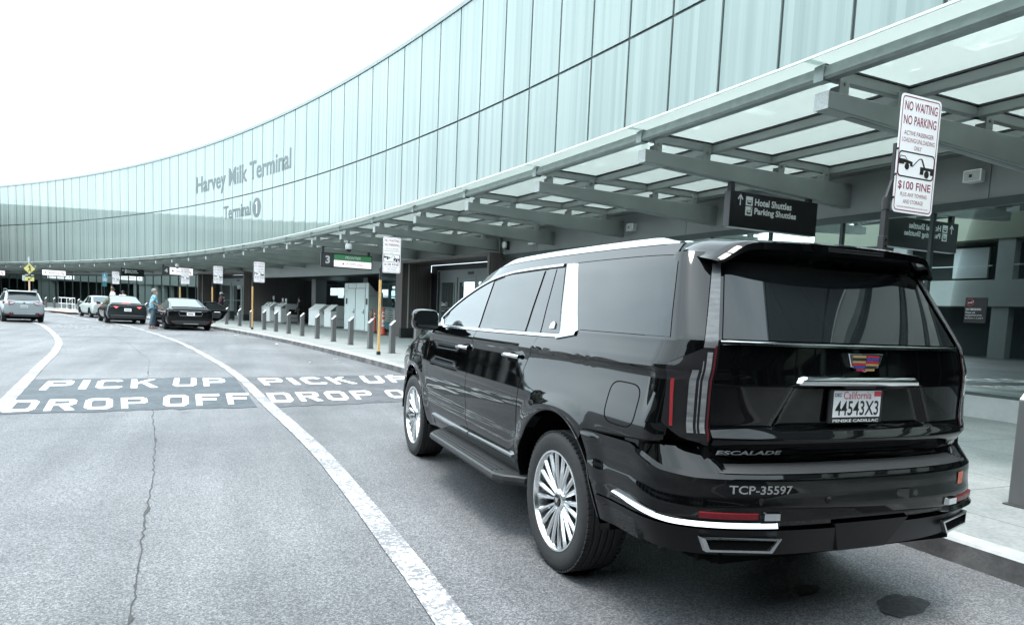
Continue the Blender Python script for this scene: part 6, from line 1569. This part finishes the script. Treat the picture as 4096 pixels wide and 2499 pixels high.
# black sedan with open doors
bs = car("black_sedan", "black sedan at the kerb with its right rear door open", (-4.40, 34.1, 0), R(12), dict(
    W=1.98, L=4.98, H=1.44, paint=M_BLKCAR, glass=M_CGLASS, rglass=M_PGLASS, deck=.98, belt=.95, zl=.20, wr=.35, axles=(1.0, 3.96), rim=M_KDARK,
    top=[(0, .93), (.10, 1.0), (.5, 1.0), (1.2, .96), (3.5, .95), (4.4, .84), (4.98, .66)], cabin=((.42, 1.0), (1.75, 1.39), (2.6, 1.42), (3.95, .95)), cw=.86, rw=.62, mid=2.25, swr=1.1, swrt=1.75, rw0=.88, rw1=.92))
bs.scale = (1.09, 1.09, 1.09)
MB().box((0, -.012, .845), (.92, .03, .035)).build("chrome_trim", M_CHROME, bs, bevel=.008)
lamp(bs, "taillight", [(.47, .885), (.70, .91), (.90, .885), (.93, .82), (.74, .79), (.48, .83)], lambda x: -.006 + .17 * max(0, (abs(x) - .55) / .37) ** 2, .05, M_SMOKE)
lamp(bs, "lamp_band", [(.50, .862), (.70, .875), (.72, .85), (.50, .845)], lambda x: -.020 + .17 * max(0, (abs(x) - .55) / .37) ** 2, .02, M_LENS)
plate(bs, -.165, .165, .665, .81, -.012, "", M_SIGNW); b = MB(); [b.poly([(x_, -.027, .71), (x_ + .035, -.027, .71), (x_ + .035, -.027, .77), (x_, -.027, .77)]) for x_ in (-.12, -.075, -.03, .015, .06)]; b.build("plate_lettering", mat("plate_brown", (.25, .08, .05), rough=.5), bs, fix=False)
b = MB(); b.tube([(-.50, -.01, .80), (-.44, -.012, .66), (.44, -.012, .66), (.50, -.01, .80)], .010, 6); b.build("plate_surround", M_KDARK, bs)
MB().prism([(-.62, .26), (.62, .26), (.78, .36), (.60, .44), (-.60, .44), (-.78, .36)], -.018, .03, lambda x, z, h: (x, h, z)).build("diffuser", M_PLAST, bs, bevel=.01); MB().box((0, -.03, .30), (.62, .02, .022)).build("diffuser_trim", M_ENDG, bs)
lamp(bs, "bumper_reflector", [(.60, .405), (.80, .39), (.80, .415), (.62, .43)], lambda x: .01, .02, M_LAMP)
MB().prism([(0, 0), (.03, .05), (-.03, .05)], 0, .01, lambda x, z, h: (x, -.012 + h, .905 + z)).build("emblem", M_CHROME, bs)
dr = MB()
hx, hy = Wd_ = (.95, 2.15)
th_ = R(62)
def dp_(t, z, o=0.0): return (hx + math.sin(th_) * t + math.cos(th_) * o, hy - math.cos(th_) * t + math.sin(th_) * o * 1, z)
outl = [(0, .42), (.55, .36), (.92, .52), (1.12, .86), (1.08, .95), (.98, .96), (.55, 1.30), (.05, 1.28), (0, .95)]
outl = [(0, .42), (.60, .40), (.86, .52), (1.10, .86), (1.10, .95), (0, .95)]
dr.prism(outl, -.05, .05, lambda t, z, o: dp_(t, z, o)); od = dr.build("open_door", M_BLKCAR, bs, bevel=.02)
dr = MB(); n = 5; fr = [(.03, .95), (.06, 1.30), (.50, 1.32), (.92, 1.10), (1.05, .95)]
for a, b in zip(fr, fr[1:]): dr.tube([dp_(*a), dp_(*b)], .02, 6)
dr.build("door_frame", M_BLKCAR, od); dr = MB(); dr.poly([dp_(*p) for p in [(.03, .95), (.06, 1.29), (.50, 1.31), (.92, 1.09), (1.05, .95)]]); dr.build("door_window", M_CGLASS, od)
dr = MB(); dr.prism([(.15, .55), (.75, .55), (.85, .80), (.15, .80)], -.065, -.05, lambda t, z, o: dp_(t, z, o)); dr.build("door_card", M_PLAST, od); dr = MB(); dr.tube([dp_(.5, .84, -.07), dp_(.78, .84, -.07)], .015, 6); dr.build("door_handle", M_CHROME, od)
# ------------------------------------------------------------------ people
M_SKIN = mat("skin", (.36, .20, .15), rough=.55)
M_SKIND = mat("skin_deep", (.10, .055, .04), rough=.55)
def skinned(name, m, parent, joints, edges, root=0, sub=2):
    """joints: (pos, radius or (rx, ry)); one continuous surface grown along the edges"""
    me = bpy.data.meshes.new(name); me.from_pydata([tuple(j[0]) for j in joints], edges, []); me.update()
    o = bpy.data.objects.new(name, me); COL.objects.link(o); o.parent = parent; me.materials.append(m)
    md = o.modifiers.new("skin", 'SKIN'); md.use_smooth_shade = True
    if not me.skin_vertices: 
        bm_ = bmesh.new(); bm_.from_mesh(me); bm_.verts.layers.skin.verify(); bm_.to_mesh(me); bm_.free()
    sv = me.skin_vertices[0].data
    for i, j in enumerate(joints):
        r_ = j[1] if isinstance(j[1], tuple) else (j[1], j[1]); sv[i].radius = r_; sv[i].use_root = (i == root)
    s2 = o.modifiers.new("sub", 'SUBSURF'); s2.levels = sub; s2.render_levels = sub
    return o
def person(lab, loc, rz, pose, look):
    """faces +y at rz = 0; pose gives joint positions for a 1.75 m figure"""
    r = thing("person", lab, "person", loc, rz)
    sc = look.get('scale', 1.0); r.scale = (sc, sc, sc)
    V = lambda *a: Vector(a)
    hipz = .93; lean = pose.get('lean', 0.0); fat = look.get('fat', 1.0)
    pel = V(0, 0, hipz); bel = V(0, .02 + lean * .3, 1.10); ch = V(0, lean * .7, 1.30); nk = V(0, lean, 1.47); hd0 = V(0, lean + .02, 1.56); hd1 = V(0, lean + .035, 1.66); hd2 = V(0, lean + .02, 1.735)
    J = [(pel, (.15 * fat, .12 * fat)), (bel, (.145 * fat, .13 * fat)), (ch, (.165 * fat, .12 * fat)), (nk, .055), (hd0, (.066, .075)), (hd1, (.078, .095)), (hd2, (.055, .065))]
    E_ = [(0, 1), (1, 2), (2, 3), (3, 4), (4, 5), (5, 6)]
    def chain(start, pts, rad):
        p = start
        for q, w_ in zip(pts, rad): J.append((Vector(q), w_)); E_.append((p, len(J) - 1)); p = len(J) - 1
        return p
    arms = {}
    for sg, key in ((-1, 'L'), (1, 'R')):
        sh = V(sg * .19 * fat ** .5, lean * .9, 1.41); el, wr_ = V(*pose['el' + key]), V(*pose['wr' + key]); arms[key] = (sh, el, wr_)
        e = chain(2, [sh, sh.lerp(el, .5), el, el.lerp(wr_, .5), wr_], [.062, .052, .042, .038, .028])
        d = (wr_ - el).normalized(); sd = d.cross(V(0, 0, 1)); sd = (sd if sd.length > .1 else V(0, 1, 0)).normalized(); up_ = sd.cross(d).normalized()
        pm = wr_ + d * .055; c = chain(e, [pm], [(.036, .018)])
        for k, (o_, l_) in enumerate(((-.027, .062), (-.009, .072), (.009, .068), (.026, .052))):
            chain(c, [pm + d * .045 + up_ * o_, pm + d * (.045 + l_ * .55) + up_ * o_ * 1.1 + sd * .008, pm + d * (.04 + l_) + up_ * o_ * 1.1 + sd * .03], [.0095, .0085, .007])
        chain(c, [wr_ + d * .03 + up_ * -.035, wr_ + d * .065 + up_ * -.055], [.011, .009])
    for sg, key in ((-1, 'L'), (1, 'R')):
        hp = V(sg * .095, 0, hipz - .05); kn, an = V(*pose['kn' + key]), V(*pose['an' + key])
        chain(0, [hp, hp.lerp(kn, .5), kn, kn.lerp(an, .4), an, an + V(0, .09, -.045), an + V(0, .17, -.055)], [.088, .076, .056, .055, .038, .036, .028])
    body = skinned("body", look['skin'], r, J, E_)
    for sg in (-1, 1):
        MB().lathe([(.001, -.006), (.022, -.004), (.027, .003), (.020, .008), (.001, .008)], 12, 'X', (sg * .082, lean + .01, 1.655)).build("ear", look['skin'], r, smooth=60)
        MB().lathe([(.001, -.006), (.010, -.003), (.012, .002), (.001, .007)], 10, 'X', (sg * .030, lean + .118, 1.665)).build("eye", M_BLACKTXT, r, smooth=60)
    MB().hexa([(-.016, lean + .105, 1.615), (.016, lean + .105, 1.615), (.012, lean + .155, 1.622), (-.012, lean + .155, 1.622), (-.008, lean + .105, 1.67), (.008, lean + .105, 1.67), (.005, lean + .125, 1.668), (-.005, lean + .125, 1.668)]).build("nose", look['skin'], r, bevel=.006)
    MB().box((0, lean + .110, 1.590), (.046, .012, .008)).build("mouth", mat("lips", (.25, .10, .09), rough=.6), r, bevel=.003)
    # shirt
    Jc, Ec = [], []
    def add(p, w_, frm=None):
        Jc.append((p, w_)); 
        if frm is not None: Ec.append((frm, len(Jc) - 1))
        return len(Jc) - 1
    a0 = add(V(0, .0, look.get('hem', .86)), (.185 * fat, .15 * fat)); a1 = add(bel, (.175 * fat, .165 * fat), a0); a2 = add(ch, (.185 * fat, .145 * fat), a1); a3 = add(nk - V(0, 0, .03), (.085, .08), a2)
    for key in 'LR':
        sh, el, wr_ = arms[key]; t = look.get('sleeve', .85)
        end = el if t >= 1 else sh.lerp(el, t); b0 = add(sh, .085, a2); b1 = add(sh.lerp(end, .5), .078, b0); b2 = add(end, .072, b1)
        if look.get('sleeve', .85) > 1: add(el.lerp(wr_, .5), .056, b2); add(wr_, .046, len(Jc) - 1)
    skinned("shirt", look['shirt'], r, Jc, Ec)
    # trousers
    Jc, Ec = [], []
    w0 = add(V(0, .0, hipz + .04), (.165 * fat, .14 * fat))
    for sg, key in ((-1, 'L'), (1, 'R')):
        hp = V(sg * .10, 0, hipz - .08); kn, an = V(*pose['kn' + key]), V(*pose['an' + key]); an2 = an + V(0, 0, .03)
        c0 = add(hp, .105, w0); c1 = add(hp.lerp(kn, .5), .095, c0); c2 = add(kn, .078, c1); c3 = add(kn.lerp(an2, .5), .074, c2); add(an2, .070, c3)
    skinned("trousers", look['trousers'], r, Jc, Ec)
    for sg, key in ((-1, 'L'), (1, 'R')):
        an = V(*pose['an' + key]); m = MB(); rg = []
        for y, w_, h in ((-.07, .035, .07), (-.03, .045, .095), (.05, .046, .08), (.14, .047, .055), (.19, .034, .04), (.205, .01, .02)):
            rg.append([(an.x + w_ * ca, an.y + y, an.z - .075 + (h if sa > 0 else 0) * (abs(sa))) for ca, sa in [(math.cos(2 * PI * i / 12), math.sin(2 * PI * i / 12)) for i in range(12)]])
        m.loft(rg).build("shoe", look.get('shoes', M_POLE), r, smooth=60)
    hm = look.get('hair')
    hb = lambda zc, rx, ry, rz_, zmin: [[(rx * math.cos(b) * math.cos(a), lean + .0 + ry * math.cos(b) * math.sin(a), zc + rz_ * math.sin(b)) for a in [2 * PI * i / 16 for i in range(16)]] for b in [lerp(zmin, PI / 2 - .02, k / 6) for k in range(7)]]
    if hm: 
        m = MB(); m.loft(hb(1.655, .094, .118, .125, -.35)); 
        m.xform(lambda p: p if p.y < lean + .07 or p.z > 1.70 else Vector((p.x, lean + .07, p.z))); m.build("hair", hm, r, smooth=60)
    if look.get('beard'):
        m = MB(); m.loft([[(w_ * math.cos(a), lean + yo + d_ * math.sin(a), z) for a in [2 * PI * i / 14 for i in range(14)]] for z, w_, d_, yo in ((1.615, .072, .052, .07), (1.58, .076, .060, .075), (1.53, .068, .056, .085), (1.47, .050, .042, .09), (1.42, .02, .02, .09))]); m.build("beard", look['beard'], r, smooth=60)
    if look.get('cap'):
        m = MB(); m.loft(hb(1.665, .098, .122, .12, .05)); cp_ = m.build("cap", look['cap'], r, smooth=60)
        m = MB(); m.loft([[(x, y, z) for x, y, z in ((-.085, lean + .06, 1.685), (.085, lean + .06, 1.685), (.085, lean + .06, 1.697), (-.085, lean + .06, 1.697))], [(x, y, z) for x, y, z in ((-.06, lean + .215, 1.672), (.06, lean + .215, 1.672), (.06, lean + .215, 1.680), (-.06, lean + .215, 1.680))]]); m.build("cap_peak", look['cap'], r)
    return r
M_HAWAII = bpy.data.materials.new("patterned_blue_shirt"); M_HAWAII.use_nodes = True
_n, _l = N(M_HAWAII); _t = _n.new("ShaderNodeTexCoord"); _v = _n.new("ShaderNodeTexNoise"); _v.inputs['Scale'].default_value = 9; _v.inputs['Detail'].default_value = 2; _v.inputs['Distortion'].default_value = 2.5
_l.new(_t.outputs['Object'], _v.inputs['Vector']); _r = _n.new("ShaderNodeValToRGB"); _r.color_ramp.interpolation = 'CONSTANT'
_r.color_ramp.elements[0].color = (.02, .06, .12, 1); _r.color_ramp.elements[1].position = .43; _r.color_ramp.elements[1].color = (.10, .36, .48, 1)
for p_, c_ in ((.52, (.30, .58, .66)), (.58, (.62, .74, .76)), (.66, (.05, .16, .26))): e_ = _r.color_ramp.elements.new(p_); e_.color = (*c_, 1)
_l.new(_v.outputs['Fac'], _r.inputs['Fac']); _l.new(_r.outputs['Color'], _n['Principled BSDF'].inputs['Base Color']); _n['Principled BSDF'].inputs['Roughness'].default_value = .8
M_JEANS = mat("washed_jeans", (.075, .11, .14), rough=.85, var=.3, vscale=9)
M_GREYHAIR = mat("grey_hair", (.22, .21, .20), rough=.8, var=.4, vscale=40); M_GREYBEARD = mat("grey_beard", (.36, .34, .32), rough=.85, var=.3, vscale=40)
M_DKHAIR = mat("dark_hair", (.015, .013, .012), rough=.6)
stand = dict(elL=(-.27, -.03, 1.14), elR=(.27, -.03, 1.14), wrL=(-.29, .10, .92), wrR=(.29, .10, .92), knL=(-.10, .02, .50), knR=(.10, .02, .50), anL=(-.11, -.02, .085), anR=(.11, -.02, .085))
man = dict(stand); man.update(elL=(-.30, .0, 1.15), wrL=(-.22, .20, .95), elR=(.30, -.05, 1.14), wrR=(.20, .24, 1.00), lean=.05, knL=(-.10, .05, .50), anL=(-.12, .0, .085), knR=(.11, -.04, .50), anR=(.10, -.12, .085))
person("heavy grey bearded man in a blue patterned shirt and jeans beside the black sedan", (-6.12, 34.85, 0), R(-82), man, dict(scale=1.12, fat=1.24, skin=M_SKIN, shirt=M_HAWAII, trousers=M_JEANS, hair=M_GREYHAIR, beard=M_GREYBEARD, hem=.80, shoes=M_SKIND))
trav = dict(stand); trav.update(elR=(.27, -.12, 1.16), wrR=(.34, -.30, .98), elL=(-.27, .02, 1.14), wrL=(-.24, .20, 1.0), knL=(-.10, .12, .52), anL=(-.1, .16, .085), knR=(.1, -.02, .50), anR=(.1, -.22, .11), lean=.03)
pT = P(58.0, -1.95, .154)
person("traveller in a pale cap and maroon top pulling a suitcase on the pavement", pT, R(-70), trav, dict(scale=1.12, skin=M_SKIND, shirt=mat("maroon_top", (.070, .018, .030), rough=.8, var=.8, vscale=5, dirt_col=(.015, .012, .014)), trousers=mat("grey_trousers", (.13, .135, .14), rough=.85), cap=mat("pale_cap", (.46, .46, .45), rough=.8), hair=M_DKHAIR, sleeve=1.2, shoes=M_WHITE))
su = thing("suitcase", "dark upright suitcase with a tall grey handle beside the traveller in the cap", "suitcase", P(57.6, -1.35, .154), 57.6 / RR + R(15))
MB().box((0, 0, .38), (.42, .26, .60)).build("shell", M_PLAST, su, bevel=.04)
MB().tube([(-.13, .08, .66), (-.13, .08, 1.14), (.13, .08, 1.14), (.13, .08, .66)], .012, 8).build("pull_handle", M_ENDG, su)
for x in (-.16, .16):
    for y in (-.08, .08): MB().cyl((x, y, .045), .045, .03, 14, 'X').build("wheel", M_POLE, su, smooth=40)
MB().box((0, -.135, .40), (.30, .012, .40)).build("front_pocket", M_PLAST, su, bevel=.01)
far = lambda s, d: P(s, d, .154)
person("person in a dark cap with a white top, standing beyond the pale sedan", far(66.0, -7.0), R(-60), stand, dict(scale=1.14, skin=M_SKIN, shirt=mat("white_shirt", (.62, .63, .63), rough=.8), trousers=M_PLAST, hair=M_DKHAIR, cap=M_POLE))
person("person in a white top with dark hair bending behind the grey sedan's roof", far(63.8, -7.0), R(-30), dict(stand, lean=.16), dict(scale=1.02, fat=1.25, skin=M_SKIN, shirt=MATS["white_shirt"], trousers=M_PLAST, hair=M_DKHAIR))
person("person in dark clothes standing at the side of the farther kiosk", P(52.4, 1.5, .154), R(60), stand, dict(scale=1.05, skin=M_SKIN, shirt=M_POLE, trousers=M_POLE, hair=M_DKHAIR, sleeve=1.2))
# ------------------------------------------------------------------ garage opposite and building behind (seen in the reflections), plus an added shading bridge
M_CONC3 = mat("garage_panel", (.34, .35, .35), rough=.7)
M_CONC = mat("garage_concrete", (.24, .245, .235), rough=.8, var=.15, vscale=.5)
M_CONC2 = mat("garage_concrete_dark", (.055, .06, .058), rough=.85)
M_TAN = mat("garage_tan", (.20, .205, .16), rough=.8, var=.15, vscale=.4)
gar = thing("parking_garage", "concrete parking garage across the road, reflected in the terminal's glass", "garage")
# road-facing line of the garage
RUNS = [[(-26, -70), (-26, -30), (-27, 10), (-28, 34)], [(-32, 78), (-36.5, 112), (-40, 125)]]
def gwall(z0, z1, out_, m, name):
    for GL in RUNS:
        mb = MB(); rg = []
        for x, y in GL: rg.append([(x + out_, y, z0), (x + out_, y, z1), (x - (12 if GL[0][1] < 0 else 4), y, z1), (x - (12 if GL[0][1] < 0 else 4), y, z0)])
        mb.loft(rg).build(name, m, gar)
gwall(0, 12.4, -3.0, M_CONC2, "inner_core")
gwall(3.3, 5.0, 0, M_CONC, "parapet"); gwall(7.6, 9.2, 0, M_TAN, "parapet"); gwall(11.2, 12.8, 0, M_TAN, "parapet")
for GL in RUNS:
    for i in range(len(GL) - 1):
        (xa, ya), (xb, yb_) = GL[i], GL[i + 1]; n_ = max(1, int((yb_ - ya) / 6))
        for k in range(n_):
            t = k / n_; MB().box((lerp(xa, xb, t) - .5, lerp(ya, yb_, t), 5.6), (.7, 1.0, 11.2)).build("column", M_CONC, gar)
            if ya > -31: MB().box((lerp(xa, xb, t) - 1.2, lerp(ya, yb_, t) + 2.6, 6.2), (.2, 2.2, 2.0)).build("wall_panel", M_CONC3, gar); MB().box((lerp(xa, xb, t) - .1, lerp(ya, yb_, t) + 3, 5.9), (.06, 4.6, .06)).build("balcony_rail", M_CONC3, gar)
# unseen bridge added behind the camera to shade ground and darken reflections
br = thing("shade_bridge", "unseen concrete bridge added behind the viewpoint to shade the ground and reflections", "bridge")
MB().box((-9, -21, 7.0), (36, 21, 1.4)).build("deck", M_CONC2, br); MB().box((-9, -10.4, 8.2), (36, .3, 1.4)).build("parapet", M_CONC2, br)
for x in (-22, -11, 5.0): MB().cyl((x, -23.5, 3.2), .8, 6.4, 24).build("pier", M_CONC2, br, smooth=40)
bh = thing("rear_building", "dark building beyond the added bridge behind the viewpoint", "building")
MB().box((-4, -62, 6.5), (50, 12, 13)).build("wall", M_CONC2, bh)
for k in range(12): MB().box((-27 + k * 4.2, -55.9, 6), (2.6, .2, 9)).build("window", M_TINT, bh)
